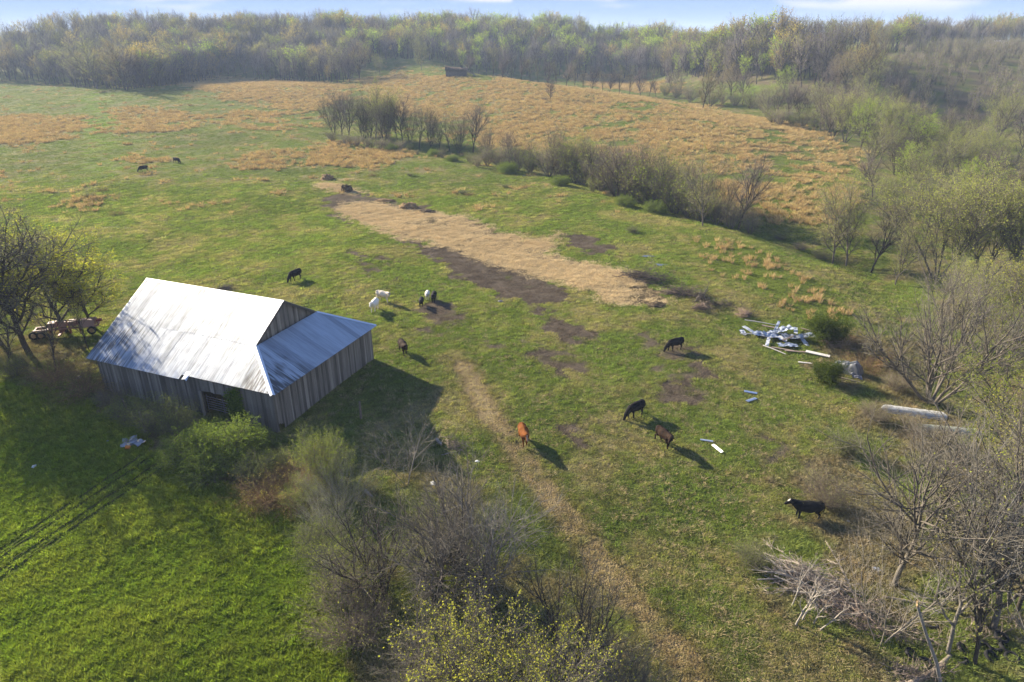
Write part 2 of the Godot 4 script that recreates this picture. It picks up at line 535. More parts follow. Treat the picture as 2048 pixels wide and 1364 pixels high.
func make_materials() -> void:
	var m := surf("soil_and_grass", Color.WHITE, 0.95, true)
	m.albedo_texture = noise_texture(0.06, lin(0.55, 0.55, 0.55), lin(1.0, 1.0, 1.0), 5)
	m.uv1_triplanar = true
	m.uv1_world_triplanar = true
	m.uv1_scale = Vector3(0.21, 0.21, 0.21)
	m.heightmap_enabled = true
	m.heightmap_texture = noise_texture(0.05, Color.BLACK, Color.WHITE, 5)
	m.heightmap_scale = 22.0
	m = surf("bark", Color.WHITE, 0.95, true)
	m.metallic_specular = 0.25
	m.albedo_texture = noise_texture(0.04, lin(0.45, 0.45, 0.45), lin(1.25, 1.22, 1.18), 4, 256)
	m.uv1_triplanar = true
	m.uv1_scale = Vector3(1.3, 0.5, 1.3)
	m = surf("twig", Color.WHITE, 0.9, true)
	m = surf("leaf", Color.WHITE, 0.75, true)
	m.backlight_enabled = true
	m.backlight = lin(0.9, 1.0, 0.5)
	m = surf("blade", Color.WHITE, 0.8, true)
	m.backlight_enabled = true
	m.backlight = lin(0.8, 0.9, 0.5)
	m = surf("straw", Color.WHITE, 0.85, true)
	m.backlight_enabled = true
	m.backlight = lin(0.5, 0.45, 0.3)
	for k in 6:
		var t := [0.125, 0.165, 0.205, 0.175, 0.255, 0.105][k] as float
		m = surf("weathered_board_%d" % k, Color.WHITE, 0.9)
		m.albedo_texture = noise_texture(0.011 + 0.001 * k, lin(t * 0.5, t * 0.46, t * 0.40), lin(t * 1.6, t * 1.48, t * 1.30), 5, 256)
		m.uv1_triplanar = true
		m.uv1_scale = Vector3(2.4, 0.35, 2.4)
		m.uv1_offset = Vector3(0.13 * k, 0.31 * k, 0.17 * k)
	m = surf("galvanized", Color.WHITE, 0.56, true, 0.85)
	m.roughness_texture = noise_texture(0.02, Color(0.80, 0.80, 0.80), Color(1, 1, 1), 4, 256)
	m.uv1_triplanar = true
	m.uv1_scale = Vector3(0.4, 0.4, 0.4)
	m = surf("coat", Color.WHITE, 0.85, true)
	m.metallic_specular = 0.2
	surf("paint", Color.WHITE, 0.6, true)
	surf("sheet_metal", Color.WHITE, 0.5, true, 0.35)
	m = surf("rubber", lin(0.028, 0.028, 0.030), 0.85)
	m.albedo_texture = noise_texture(0.03, lin(0.6, 0.6, 0.6), lin(1.6, 1.5, 1.4), 4, 256)
	m.uv1_triplanar = true
	m = surf("tarp", Color.WHITE, 0.55, true)
	m = surf("dark_wood", Color.WHITE, 0.95, true)


# ---------------------------------------------------------------- ground
func axis(lo: float, hi: float, step: float, growth: float, far_lo: float, far_hi: float, cap: float) -> PackedFloat32Array:
	var mid := []
	var q := lo
	while q <= hi:
		mid.append(q)
		q += step
	var out := PackedFloat32Array()
	var left := []
	var s := step
	q = lo
	while q > far_lo:
		s = minf(s * growth, cap)
		if q < lo - 500.0:
			s *= 2.0
		q -= s
		left.append(q)
	left.reverse()
	for e in left:
		out.append(e)
	for e in mid:
		out.append(e)
	s = step
	q = mid[-1]
	while q < far_hi:
		s = minf(s * growth, cap)
		if q > hi + 500.0:
			s *= 2.0
		q += s
		out.append(q)
	return out


func make_ground() -> void:
	var xs := axis(-46.0, 46.0, 0.42, 1.035, -2500.0, 2500.0, 5.0)
	var zs := axis(-112.0, -20.0, 0.42, 1.03, -4000.0, 250.0, 6.0)
	var nx := xs.size()
	var nz := zs.size()
	print("ground ", nx, " x ", nz)
	var v := PackedVector3Array()
	var c := PackedColorArray()
	v.resize(nx * nz)
	c.resize(nx * nz)
	for j in nz:
		var z := zs[j]
		for i in nx:
			var x := xs[i]
			var y := hgt(x, z)
			var d := -z
			var col := Color(0.10, 0.13, 0.035)
			if d > 0.0 and d < 700.0 and absf(x) < d * 0.85 + 40.0:
				var k := cover(x, z)
				col = k[0]
				if d < 130.0:
					y += 0.05 * fine.get_noise_2d(x * 1.7, z * 1.7)
					if k[1] == 3:
						y += 0.04 + 0.12 * fine.get_noise_2d(x * 1.3 + 9.0, z * 1.3)
					elif k[1] == 4:
						y += 0.06 * fine.get_noise_2d(x * 2.4 + 31.0, z * 2.4)
					elif k[1] == 5:
						y -= 0.05
			elif d >= 700.0:
				col = Color(0.09, 0.10, 0.05)
			v[j * nx + i] = Vector3(x, y, z)
			c[j * nx + i] = col
	var ix := PackedInt32Array()
	ix.resize((nx - 1) * (nz - 1) * 6)
	var w := 0
	for j in nz - 1:
		for i in nx - 1:
			var a := j * nx + i
			ix[w] = a; ix[w + 1] = a + 1; ix[w + 2] = a + nx
			ix[w + 3] = a + 1; ix[w + 4] = a + nx + 1; ix[w + 5] = a + nx
			w += 6
	var n := PackedVector3Array()
	n.resize(nx * nz)
	for j in nz:
		var j0 := maxi(j - 1, 0)
		var j1 := mini(j + 1, nz - 1)
		for i in nx:
			var i0 := maxi(i - 1, 0)
			var i1 := mini(i + 1, nx - 1)
			n[j * nx + i] = (v[j1 * nx + i] - v[j0 * nx + i]).cross(v[j * nx + i1] - v[j * nx + i0]).normalized()
	var arr := []
	arr.resize(Mesh.ARRAY_MAX)
	arr[Mesh.ARRAY_VERTEX] = v
	arr[Mesh.ARRAY_NORMAL] = n
	arr[Mesh.ARRAY_COLOR] = c
	arr[Mesh.ARRAY_INDEX] = ix
	var am := ArrayMesh.new()
	am.add_surface_from_arrays(Mesh.PRIMITIVE_TRIANGLES, arr)
	am.surface_set_material(0, materials["soil_and_grass"])
	structure("ground", am)


func make_water() -> void:
	# two shallow puddles beside the brush pile
	var m := surf("puddle_water", lin(0.10, 0.11, 0.10), 0.04)
	for a in [[19.84, -95, 1.1, 0.4], [20.74, -90.81, 0.8, 0.45]]:
		var mb := MB.new()
		var c := on(a[0], a[1], 0.07)
		var pts := []
		for k in 28:
			var t := TAU * k / 28.0
			var r: float = 1.0 + 0.28 * sin(t * 3.0 + a[0]) + 0.15 * sin(t * 5.0)
			pts.append(c + Vector3(cos(t) * a[2] * r, 0, sin(t) * a[3] * r))
		for k in 28:
			mb.tri(c, pts[k], pts[(k + 1) % 28])
		structure("puddle", mb.mesh(m))


func make_tracks() -> void:
	# wheel ruts pressed into the lush grass: grooves with raised shoulders
	var profile := [[-0.36, -0.05], [-0.26, 0.02], [-0.18, 0.0], [-0.10, -0.11], [0.10, -0.11], [0.18, 0.0], [0.26, 0.02], [0.36, -0.05]]
	var tone := [Color(0.12, 0.16, 0.016), Color(0.10, 0.12, 0.02), Color(0.07, 0.07, 0.025), Color(0.095, 0.08, 0.04), Color(0.095, 0.08, 0.04), Color(0.07, 0.07, 0.025), Color(0.10, 0.12, 0.02), Color(0.12, 0.16, 0.016)]
	for line in RUT_LINES:
		var mb := MB.new()
		var a := Vector2(line[0], line[1])
		var b := Vector2(line[2], line[3])
		var d := (b - a).normalized()
		var s := Vector2(-d.y, d.x)
		var n := int(a.distance_to(b) / 0.2)
		for k in n + 1:
			var q := a.lerp(b, float(k) / n) + s * 0.10 * fine.get_noise_1d(k * 0.35 + line[0])
			for j in 8:
				var e := q + s * (profile[j][0] as float)
				mb.v.append(on(e.x, e.y, 0.06 + (profile[j][1] as float) * (1.0 + 0.5 * fine.get_noise_2d(e.x * 4.0, e.y * 4.0))))
				mb.n.append(Vector3.UP)
				var col: Color = tone[j]
				mb.c.append(col * (1.0 + 0.5 * fine.get_noise_2d(e.x * 5.0, e.y * 5.0)))
		for k in n:
			for j in 7:
				var o := k * 8 + j
				mb.ix.append_array([o, o + 1, o + 9, o, o + 9, o + 8])
		for i in mb.v.size():
			var k := i / 8
			var j := i % 8
			var along_ := mb.v[mini(k + 1, n) * 8 + j] - mb.v[maxi(k - 1, 0) * 8 + j]
			var cross_ := mb.v[k * 8 + mini(j + 1, 7)] - mb.v[k * 8 + maxi(j - 1, 0)]
			var nn := along_.cross(cross_).normalized()
			mb.n[i] = nn if nn.y > 0 else -nn
		structure("wheel_track", mb.mesh(materials["straw"]))


# ---------------------------------------------------------------- barn
const BL := 20.3      # length along the eave
const BW := 15.2      # depth
const BE := 3.6       # eave height
const BR := 8.3       # ridge height
const GA := 4.15      # the gable stands this far from the end wall
const GV := 3.4       # where the hip meets the gable
const GY := 5.7

var unit_box: BoxMesh


func roof_y(v: float) -> float:
	return BE + (BR - BE) * (1.0 - absf(v - BW * 0.5) / (BW * 0.5))


func board(parent: Node3D, at: Vector3, w: float, h: float, t: float, turn := 0.0, lean := 0.0, shade := -1, called := "board") -> MeshInstance3D:
	var k: int = shade if shade >= 0 else [0, 1, 1, 2, 3, 3, 4, 5, 0, 2][rng.randi() % 10]
	var b := Basis(Vector3.UP, turn) * Basis(Vector3.BACK, lean)
	return part(parent, called, unit_box, materials["weathered_board_%d" % k], Transform3D(b * Basis.from_scale(Vector3(w, h, t)), at + Vector3(0, h * 0.5, 0)))


# one sheet of corrugated roofing; f(a, s) gives a point for a along the eave and s up the slope from 0 to 1
func roof_sheet(parent: Node3D, f: Callable, a0: float, a1: float, normal: Vector3, grime: Callable, rows: int, lift: float) -> void:
	var mb := MB.new()
	var pitch := 0.11
	var n := maxi(3, int(roundf((a1 - a0) / pitch * 4.0)))
	var tone := rnd(0.70, 1.05)
	for k in n + 1:
		var a := lerpf(a0, a1, float(k) / n)
		var wave := 0.011 * sin(TAU * (a - a0) / pitch)
		for r in rows + 1:
			var p: Vector3 = f.call(a, float(r) / rows)
			mb.v.append(p + normal * (wave + lift))
			mb.n.append(normal)
			var g: float = grime.call(p)
			var cc := Color(0.45, 0.475, 0.50).lerp(Color(0.115, 0.105, 0.095), g)
			mb.c.append(Color(cc.r * tone, cc.g * tone, cc.b * tone))
	var w := rows + 1
	for k in n:
		for r in rows:
			var o := k * w + r
			mb.ix.append_array([o, o + w + 1, o + w, o, o + 1, o + w + 1])
	# normals of the waves
	for k in n + 1:
		for r in w:
			var i := k * w + r
			var e := mb.v[mini(k + 1, n) * w + r] - mb.v[maxi(k - 1, 0) * w + r]
			var u := mb.v[k * w + mini(r + 1, rows)] - mb.v[k * w + maxi(r - 1, 0)]
			var nn := e.cross(u).normalized()
			if nn.length_squared() > 0.5:
				mb.n[i] = nn if nn.dot(normal) > 0.0 else -nn
	# keep faces clockwise from above
	var t0 := (mb.v[mb.ix[2]] - mb.v[mb.ix[0]]).cross(mb.v[mb.ix[1]] - mb.v[mb.ix[0]])
	if t0.dot(normal) < 0.0:
		for i in range(0, mb.ix.size(), 3):
			var s := mb.ix[i + 1]
			mb.ix[i + 1] = mb.ix[i + 2]
			mb.ix[i + 2] = s
	part(parent, "sheet", mb.mesh(materials["galvanized"]))


func make_barn() -> void:
	unit_box = BoxMesh.new()
	var barn := Node3D.new()
	barn.name = "barn"
	add_child(barn)
	barn.transform = Transform3D(Basis(BARN_U.normalized(), Vector3.UP, BARN_V.normalized()), BARN_AT)
	tag(barn, "weathered grey plank barn with shiny metal roof and lean-to end", "barn")
	rng.seed = 41
	var o := 0.36
	# front wall, under the long eave, with its opening
	var wall := Node3D.new()
	wall.name = "long_wall"
	barn.add_child(wall, true)
	wall.set_meta("label", "long plank wall under the eave with a dark open doorway")
	var a := o
	while a < BL - 0.35:
		var w := rnd(0.15, 0.23)
		var top := BE - 0.02 - (0.0 if a < 9.1 else 0.18)
		var low := -0.35 + rnd(0.0, 0.1)
		if a + w > 4.5 and a < 8.1:
			low = 2.2 + rnd(-0.05, 0.06)
		board(wall, Vector3(a + w * 0.5, low, o + rnd(-0.012, 0.012)), w - rnd(0.006, 0.022), top - low, 0.028, 0.0, rnd(-0.006, 0.006))
		a += w
	# end wall of the lean-to
	var ew := Node3D.new()
	ew.name = "end_wall"
	barn.add_child(ew, true)
	var v := o
	while v < BW - o:
		var w := rnd(0.15, 0.23)
		var low := -0.35 + rnd(0.0, 0.12)
		if absf(v - 0.75) < 0.3:
			low = rnd(0.25, 0.5)
		board(ew, Vector3(o + rnd(-0.012, 0.012), low, v + w * 0.5), w - rnd(0.006, 0.022), BE + 0.02 - low, 0.028, PI / 2, rnd(-0.006, 0.006))
		v += w
	# gable above the lean-to
	var gw := Node3D.new()
	gw.name = "gable_wall"
	barn.add_child(gw, true)
	v = GV - 0.2
	while v < BW - GV:
		var w := rnd(0.15, 0.23)
		var top := roof_y(v + w * 0.5) - 0.10
		board(gw, Vector3(GA + 0.32, GY - 0.5, v + w * 0.5), w - rnd(0.006, 0.02), top - GY + 0.5, 0.028, PI / 2, rnd(-0.004, 0.004))
		v += w
	# the two sides away from the viewer
	var bw := Node3D.new()
	bw.name = "rear_wall"
	barn.add_child(bw, true)
	a = o
	while a < BL - 0.35:
		board(bw, Vector3(a + 0.15, -0.35, BW - o), 0.285, BE + 0.35, 0.028)
		a += 0.3
	var lw := Node3D.new()
	lw.name = "far_end_wall"
	barn.add_child(lw, true)
	v = o
	while v < BW - o:
		board(lw, Vector3(BL - 0.32, -0.35, v + 0.15), 0.285, roof_y(v + 0.15) + 0.25, 0.028, PI / 2)
		v += 0.3
	# posts and beams inside
	for k in 6:
		for q in [0.55, 5.2, 10.0, BW - 0.6]:
			board(barn, Vector3(0.7 + k * 3.75, -0.3, q), 0.18, roof_y(q) - (0.4 if k > 0 else 1.0) + 0.1 if k > 1 else BE - 0.1, 0.18, 0.0, 0.0, 5, "post")
	part(barn, "door_post", unit_box, materials["weathered_board_4"], Transform3D(Basis.from_scale(Vector3(0.16, 2.5, 0.16)), Vector3(7.95, 1.0, 0.16)))
	# gate of pipes leaning in the doorway
	var gate := Node3D.new()
	gate.name = "gate"
	barn.add_child(gate, true)
	gate.set_meta("label", "pipe gate of horizontal rails in the dark doorway")
	for k in 6:
		var mb := MB.new()
		mb.tube(PackedVector3Array([Vector3(4.45, 0.25 + 0.23 * k, 0.75), Vector3(8.0, 0.35 + 0.23 * k, 0.70)]), PackedFloat32Array([0.028, 0.028]), 6, Color(0.20, 0.19, 0.20), true)
		part(gate, "rail", mb.mesh(materials["sheet_metal"]))
	for q in [4.5, 6.2, 7.95]:
		var mb := MB.new()
		mb.tube(PackedVector3Array([Vector3(q, 0.15, 0.73), Vector3(q, 1.65, 0.73)]), PackedFloat32Array([0.03, 0.03]), 6, Color(0.20, 0.19, 0.20), true)
		part(gate, "upright", mb.mesh(materials["sheet_metal"]))

	# roof
	var roof := Node3D.new()
	roof.name = "roof"
	barn.add_child(roof, true)
	roof.set_meta("label", "galvanized corrugated sheets, streaked with dark grime near the hip")
	var gn := FastNoiseLite.new()
	gn.seed = 77; gn.frequency = 0.9; gn.fractal_octaves = 4
	var near_n := Vector3(0, BW * 0.5, -(BR - BE)).normalized()
	var far_n := Vector3(0, BW * 0.5, BR - BE).normalized()
	var end_n := Vector3(-(GY - BE), GA, 0).normalized()
	# grime: long streaks down the slope at the hip corner and the far lower corner
	var near_grime := func(p: Vector3) -> float:
		var st := gn.get_noise_2d(p.x * 5.0, p.z * 0.5)
		var bl := gn.get_noise_2d(p.x * 0.8 + 40.0, p.z * 0.8)
		var hip := clampf(1.25 - p.x / 3.1, 0.0, 1.0) * clampf(1.5 - p.z / 2.2, 0.0, 1.0)
		var low := clampf((p.x - 14.5) / 3.0, 0.0, 1.0) * clampf(1.6 - p.z / 2.8, 0.0, 1.0)
		return clampf(hip * (0.75 + 1.5 * st + 1.2 * bl) + low * (0.28 + 0.9 * st + 0.9 * bl) + maxf(0.0, 0.14 + 0.55 * st) + (0.10 if fposmod(p.z, 0.9) < 0.13 else 0.0), 0.0, 0.92)
	var end_grime := func(p: Vector3) -> float:
		var st := gn.get_noise_2d(p.z * 5.0 + 9.0, p.x * 0.5)
		var bl := gn.get_noise_2d(p.z * 0.7 + 80.0, p.x * 0.7)
		var hip := clampf(1.35 - p.z / 4.4, 0.0, 1.0) * clampf(1.25 - p.x / 3.2, 0.0, 1.0)
		return clampf(hip * (0.65 + 1.5 * st + 1.3 * bl) + maxf(0.0, 0.08 + 0.3 * st), 0.0, 0.92)
	var plain_grime := func(_p: Vector3) -> float: return 0.1
	var sheet_w := 0.66
	# main slope towards the viewer, two courses
	a = 0.0
	while a < BL - 0.01:
		var b := minf(a + sheet_w, BL)
		var foot := 0.0 if a < 8.9 else -0.38
		var head := func(q: float) -> float: return minf(BW * 0.5, q * GV / GA) if q < GA - 0.001 else BW * 0.5
		var split := 3.55 + rnd(-0.02, 0.02)
		if b <= GA + 0.01:
			var f := func(q: float, s: float) -> Vector3:
				var z: float = lerpf(foot, head.call(minf(q, GA - 0.002)), s)
				return Vector3(q, roof_y(z), z)
			roof_sheet(roof, f, a, minf(b, GA), near_n, near_grime, 14, rnd(0.014, 0.02))
		elif a < GA:
			b = GA
			var f := func(q: float, s: float) -> Vector3:
				var z: float = lerpf(foot, head.call(minf(q, GA - 0.002)), s)
				return Vector3(q, roof_y(z), z)
			roof_sheet(roof, f, a, b, near_n, near_grime, 14, rnd(0.014, 0.02))
		else:
			var f1 := func(q: float, s: float) -> Vector3:
				var z := lerpf(foot, split, s)
				return Vector3(q, roof_y(z), z)
			var f2 := func(q: float, s: float) -> Vector3:
				var z := lerpf(split - 0.15, BW * 0.5, s)
				return Vector3(q, roof_y(z), z)
			roof_sheet(roof, f1, a, b, near_n, near_grime, 14, rnd(0.014, 0.02))
			roof_sheet(roof, f2, a, b, near_n, near_grime, 14, rnd(0.022, 0.026))
		a = b
	# slope away from the viewer
	a = 0.0
	while a < BL - 0.01:
		var b := minf(a + sheet_w * 2.0, BL)
		if a < GA and b > GA:
			b = GA
		var f := func(q: float, s: float) -> Vector3:
			var up := BW * 0.5
			if b <= GA + 0.001:
				up = maxf(q, 0.001) * GV / GA
			var z := BW - up * s
			return Vector3(q, roof_y(z), z)
		roof_sheet(roof, f, a, b, far_n, plain_grime, 4, rnd(0.014, 0.02))
		a = b
	# lean-to slope at the end
	v = 0.0
	while v < BW - 0.01:
		var b := minf(v + sheet_w, BW)
		for cut in [GV, BW - GV]:
			if v < cut - 0.01 and b > cut + 0.01:
				b = cut
		var f := func(q: float, s: float) -> Vector3:
			var reach := GA
			if b <= GV + 0.001:
				reach = GA * q / GV
			elif v >= BW - GV - 0.001:
				reach = GA * (BW - q) / GV
			var x := -0.12 + (reach + 0.12) * s
			return Vector3(x, BE + (GY - BE) * x / GA, q)
		roof_sheet(roof, f, v, b, end_n, end_grime, 10, rnd(0.014, 0.022))
		v = b
	# flashing along the hips, the ridge and the rake
	var strips := [[Vector3(-0.05, BE + 0.06, -0.05), Vector3(GA, GY + 0.07, GV), 0.20, "hip_flashing"], [Vector3(-0.05, BE + 0.06, BW + 0.05), Vector3(GA, GY + 0.07, BW - GV), 0.20, "hip_flashing"],
		[Vector3(GA - 0.02, BR + 0.05, BW * 0.5), Vector3(BL, BR + 0.05, BW * 0.5), 0.20, "ridge_cap"]]
	for s in strips:
		var mb := MB.new()
		var p: Vector3 = s[0]
		var q: Vector3 = s[1]
		var side := (q - p).cross(Vector3.UP).normalized() * (s[2] as float)
		var drop := Vector3(0, -0.13 if s[3] == "ridge_cap" else -0.09, 0)
		var cc := Color(0.66, 0.68, 0.70)
		mb.quad(p - side + drop, p, q, q - side + drop, cc)
		mb.quad(p, p + side + drop, q + side + drop, q, cc)
		mb.quad(p - side + drop - Vector3(0, 0.01, 0), q - side + drop - Vector3(0, 0.01, 0), q - Vector3(0, 0.01, 0), p - Vector3(0, 0.01, 0), cc)
		part(roof, s[3], mb.mesh(materials["galvanized"]))
	for sgn in [0, 1]:
		var p := Vector3(GA + 0.03, GY - 0.07, GV)
		var q := Vector3(GA + 0.03, BR - 0.07, BW * 0.5)
		if sgn == 1:
			p.z = BW - p.z
		var mb := MB.new()
		var d := (q - p)
		var up := Vector3(0, 0.16, 0)
		mb.quad(p - up, q - up, q + up * 0.1, p + up * 0.1, Color(0.10, 0.095, 0.09))
		mb.quad(p - up + Vector3(0.06, 0, 0), p + up * 0.1 + Vector3(0.06, 0, 0), q + up * 0.1 + Vector3(0.06, 0, 0), q - up + Vector3(0.06, 0, 0), Color(0.10, 0.095, 0.09))
		part(roof, "rake_board", mb.mesh(materials["dark_wood"]))
	# the curled corner of a loose sheet where the eave steps
	var cm := MB.new()
	for k in 9:
		var t := k / 8.0
		for r in 5:
			var q := r / 4.0
			var z := lerpf(-0.40, 0.30, q)
			cm.v.append(Vector3(9.1 - 0.45 * t, roof_y(z) + 0.05 + 0.12 * sin(t * 2.6) * (1.0 - q) - 0.16 * t * t * (1.0 - q), z + 0.06 * t * (1.0 - q)))
			cm.n.append(Vector3(0, 0.85, -0.5))
			cm.c.append(Color(0.62, 0.65, 0.68))
	for k in 8:
		for r in 4:
			var i := k * 5 + r
			cm.ix.append_array([i, i + 6, i + 5, i, i + 1, i + 6])
	part(roof, "loose_sheet", cm.mesh(materials["galvanized"]))


# ---------------------------------------------------------------- far buildings
func make_ruin() -> void:
	rng.seed = 90
	var at := on(-27.54, -379.67)
	var r := thing("ruined_barn", "dark collapsing plank barn with sagging roof on the far hill", "barn", at, 0.06)
	var dk := [Color(0.06, 0.045, 0.035), Color(0.085, 0.065, 0.05), Color(0.045, 0.036, 0.03), Color(0.11, 0.085, 0.065)]
	var bm := unit_box
	for k in 26:
		var w := 0.42
		var h := rnd(2.9, 3.4)
		if k in [5, 13, 14, 15, 19, 20, 24]:
			h = rnd(0.8, 1.9)
		part(r, "board", bm, materials["weathered_board_%d" % [5, 0, 5, 0][k % 4]], Transform3D(Basis(Vector3.BACK, rnd(-0.05, 0.05)) * Basis.from_scale(Vector3(w - 0.03, h, 0.06)), Vector3(-6.6 + w * k, h * 0.5, 0)))
	for k in 16:
		for side in [-6.7, 4.2]:
			part(r, "board", bm, materials["weathered_board_%d" % [5, 0][k % 2]], Transform3D(Basis(Vector3.UP, PI / 2) * Basis.from_scale(Vector3(0.40, 3.2, 0.06)), Vector3(side, 1.6, -0.3 - 0.44 * k)))
	for k in 25:
		part(r, "rear_board", bm, materials["weathered_board_5"], Transform3D(Basis.from_scale(Vector3(0.42, 3.2, 0.06)), Vector3(-6.5 + 0.43 * k, 1.6, -7.3)))
	var roof := MB.new()
	var n := 18
	for k in n + 1:
		for q in 5:
			var x := -7.1 + 11.6 * k / n
			var s := q / 4.0
			var y := lerpf(3.0, 5.3, 1.0 - absf(s * 2.0 - 1.0)) - 1.1 * sin(PI * k / n) * (1.0 - absf(s * 2.0 - 1.0)) - (0.9 if k > 12 and q == 2 else 0.0) + rnd(-0.22, 0.16)
			roof.v.append(Vector3(x, y, 0.5 - 8.4 * s)); roof.n.append(Vector3(0, 0.9, 0.4 if q < 2 else -0.4).normalized())
			roof.c.append(dk[rng.randi() % 4])
	for k in n:
		for q in 4:
			var i := k * 5 + q
			roof.ix.append_array([i, i + 1, i + 6, i, i + 6, i + 5])
	part(r, "roof", roof.mesh(materials["dark_wood"]))
	# fallen lean-to on one end: slanting boards
	for k in 12:
		var b := Basis(Vector3.BACK, -0.55 + rnd(-0.12, 0.12)) * Basis(Vector3.RIGHT, rnd(-0.2, 0.2))
		part(r, "fallen_board", bm, materials["weathered_board_%d" % [2, 4, 1, 5][k % 4]], Transform3D(b * Basis.from_scale(Vector3(5.4 + rnd(-0.9, 0.8), 0.10, 0.42)), Vector3(6.3 + rnd(-0.4, 0.4), 1.65 + rnd(-0.25, 0.35), 0.6 - 0.5 * k)))
	for k in 6:
		part(r, "post", bm, materials["weathered_board_5"], Transform3D(Basis(Vector3.BACK, rnd(-0.3, 0.3)) * Basis.from_scale(Vector3(0.2, 3.8, 0.2)), Vector3(4.6 + 0.5 * k, 1.6, -1.0 - k)))


func make_trailer_home() -> void:
	var at := on(320.21, -495.26)
	var t := thing("mobile_home", "long low white mobile home on the wooded hilltop", "mobile home", at, -0.12)
	var p: StandardMaterial3D = materials["paint"]
	var mb := MB.new()
	mb.box(Vector3(-8.5, 0.5, -2.1), Vector3(8.5, 3.0, 2.1), Transform3D.IDENTITY, Color(0.62, 0.62, 0.60))
	part(t, "wall", mb.mesh(p))
	mb = MB.new()
	mb.box(Vector3(-8.4, -0.3, -2.0), Vector3(8.4, 0.5, 2.0), Transform3D.IDENTITY, Color(0.30, 0.30, 0.29))
	part(t, "skirting", mb.mesh(p))
	mb = MB.new()
	for s in [-1, 1]:
		var e := Vector3(0, 0, 2.4 * s)
		var c := [Vector3(-8.8, 3.0, 0) + e, Vector3(8.8, 3.0, 0) + e, Vector3(8.8, 3.75, 0), Vector3(-8.8, 3.75, 0)]
		if s == 1:
			mb.quad(c[0], c[3], c[2], c[1], Color(0.70, 0.71, 0.72))
		else:
			mb.quad(c[0], c[1], c[2], c[3], Color(0.70, 0.71, 0.72))
	part(t, "roof", mb.mesh(p))
	for k in 5:
		mb = MB.new()
		mb.box(Vector3(-6.8 + 3.1 * k, 1.4, 2.1), Vector3(-5.7 + 3.1 * k, 2.5, 2.13), Transform3D.IDENTITY, Color(0.03, 0.035, 0.04))
		part(t, "window", mb.mesh(p))
	mb = MB.new()
	mb.box(Vector3(2.2, 0.5, 2.1), Vector3(3.1, 2.55, 2.14), Transform3D.IDENTITY, Color(0.35, 0.10, 0.08))
	part(t, "door", mb.mesh(p))


# ---------------------------------------------------------------- trees
var P: Dictionary
var tmb: MB
var cmb: MB
var lmb: MB


func branch(p: Vector3, d: Vector3, length: float, r: float, lv: int) -> void:
	var top: int = P.top
	var segs: int = 6 if lv == 0 else 5 if lv == 1 else 1 if lv == top else 3 if lv == 2 else 2
	var pts := PackedVector3Array([p])
	var rad := PackedFloat32Array([r])
	var wig: float = P.wig[mini(lv, P.wig.size() - 1)]
	var up: float = P.up[mini(lv, P.up.size() - 1)]
	var r1 := r * (0.42 if lv < top else 0.4)
	for k in segs:
		d = (d + rv() * wig + Vector3(0, up, 0)).normalized()
		p += d * (length / segs)
		pts.append(p)
		rad.append(lerpf(r, r1, float(k + 1) / segs))
	var bc: Color = P.bark
	if lv <= P.trunk_levels:
		tmb.tube(pts, rad, [8, 6, 5, 4, 3, 3][lv], bc * rnd(0.85, 1.15))
	else:
		var tc: Color = P.twig * rnd(0.75, 1.25)
		if segs == 1:
			cmb.spike(pts[0], pts[1], r, tc)
		else:
			cmb.tube(pts, rad, 3, tc)
	if lv == top:
		var n: float = P.leaves
		if n > 0.0:
			var lc: Color = P.leaf
			var count := int(n) + (1 if rng.randf() < n - int(n) else 0)
			for k in count:
				var t := rng.randf()
				var q := pts[0].lerp(pts[-1], t) + rv() * length * 0.12
				var ld: Vector3 = (rv() + Vector3(0, P.get("leaf_up", 0.2), 0)).normalized() * P.leaf_size * rnd(0.6, 1.3)
				var ls: Vector3 = ld.cross(rv()).normalized() * P.leaf_size * rnd(0.28, 0.48)
				lmb.leaf(q, ld, ls, lc.lerp(P.leaf2, rng.randf()) * rnd(0.75, 1.2))
		return
	var n: int = P.n[lv]
	var t0: float = P.t0[lv]
	var ang: float = P.ang[lv]
	var az := rnd(0, TAU)
	for k in n:
		var t := lerpf(t0, 1.0, (k + rng.randf() * 0.9) / n)
		if k == n - 1:
			t = 1.0
		var s := t * segs
		var i := mini(int(s), segs - 1)
		var q := pts[i].lerp(pts[i + 1], s - i)
		var bd := (pts[i + 1] - pts[i]).normalized()
		var br := lerpf(rad[i], rad[i + 1], s - i)
		az += 2.4 + rnd(-0.5, 0.5)
		var perp := bd.cross(Vector3(0.3, 0.2, 0.9)).normalized().rotated(bd, az)
		var cd := bd.rotated(perp, ang * rnd(0.65, 1.3) * (0.45 if t > 0.97 else 1.0))
		var share := 1.2 - 0.62 * t
		if lv == 0 and not P.has("conical"):
			share = 0.60 + 0.55 * sin(PI * 0.85 * (t - t0) / (1.0 - t0))
		var cl: float = length * P.ratio[lv] * share * rnd(0.7, 1.25)
		branch(q, cd, cl, minf(br * 0.72, maxf(cl * P.thick, P.twig_r)), lv + 1)


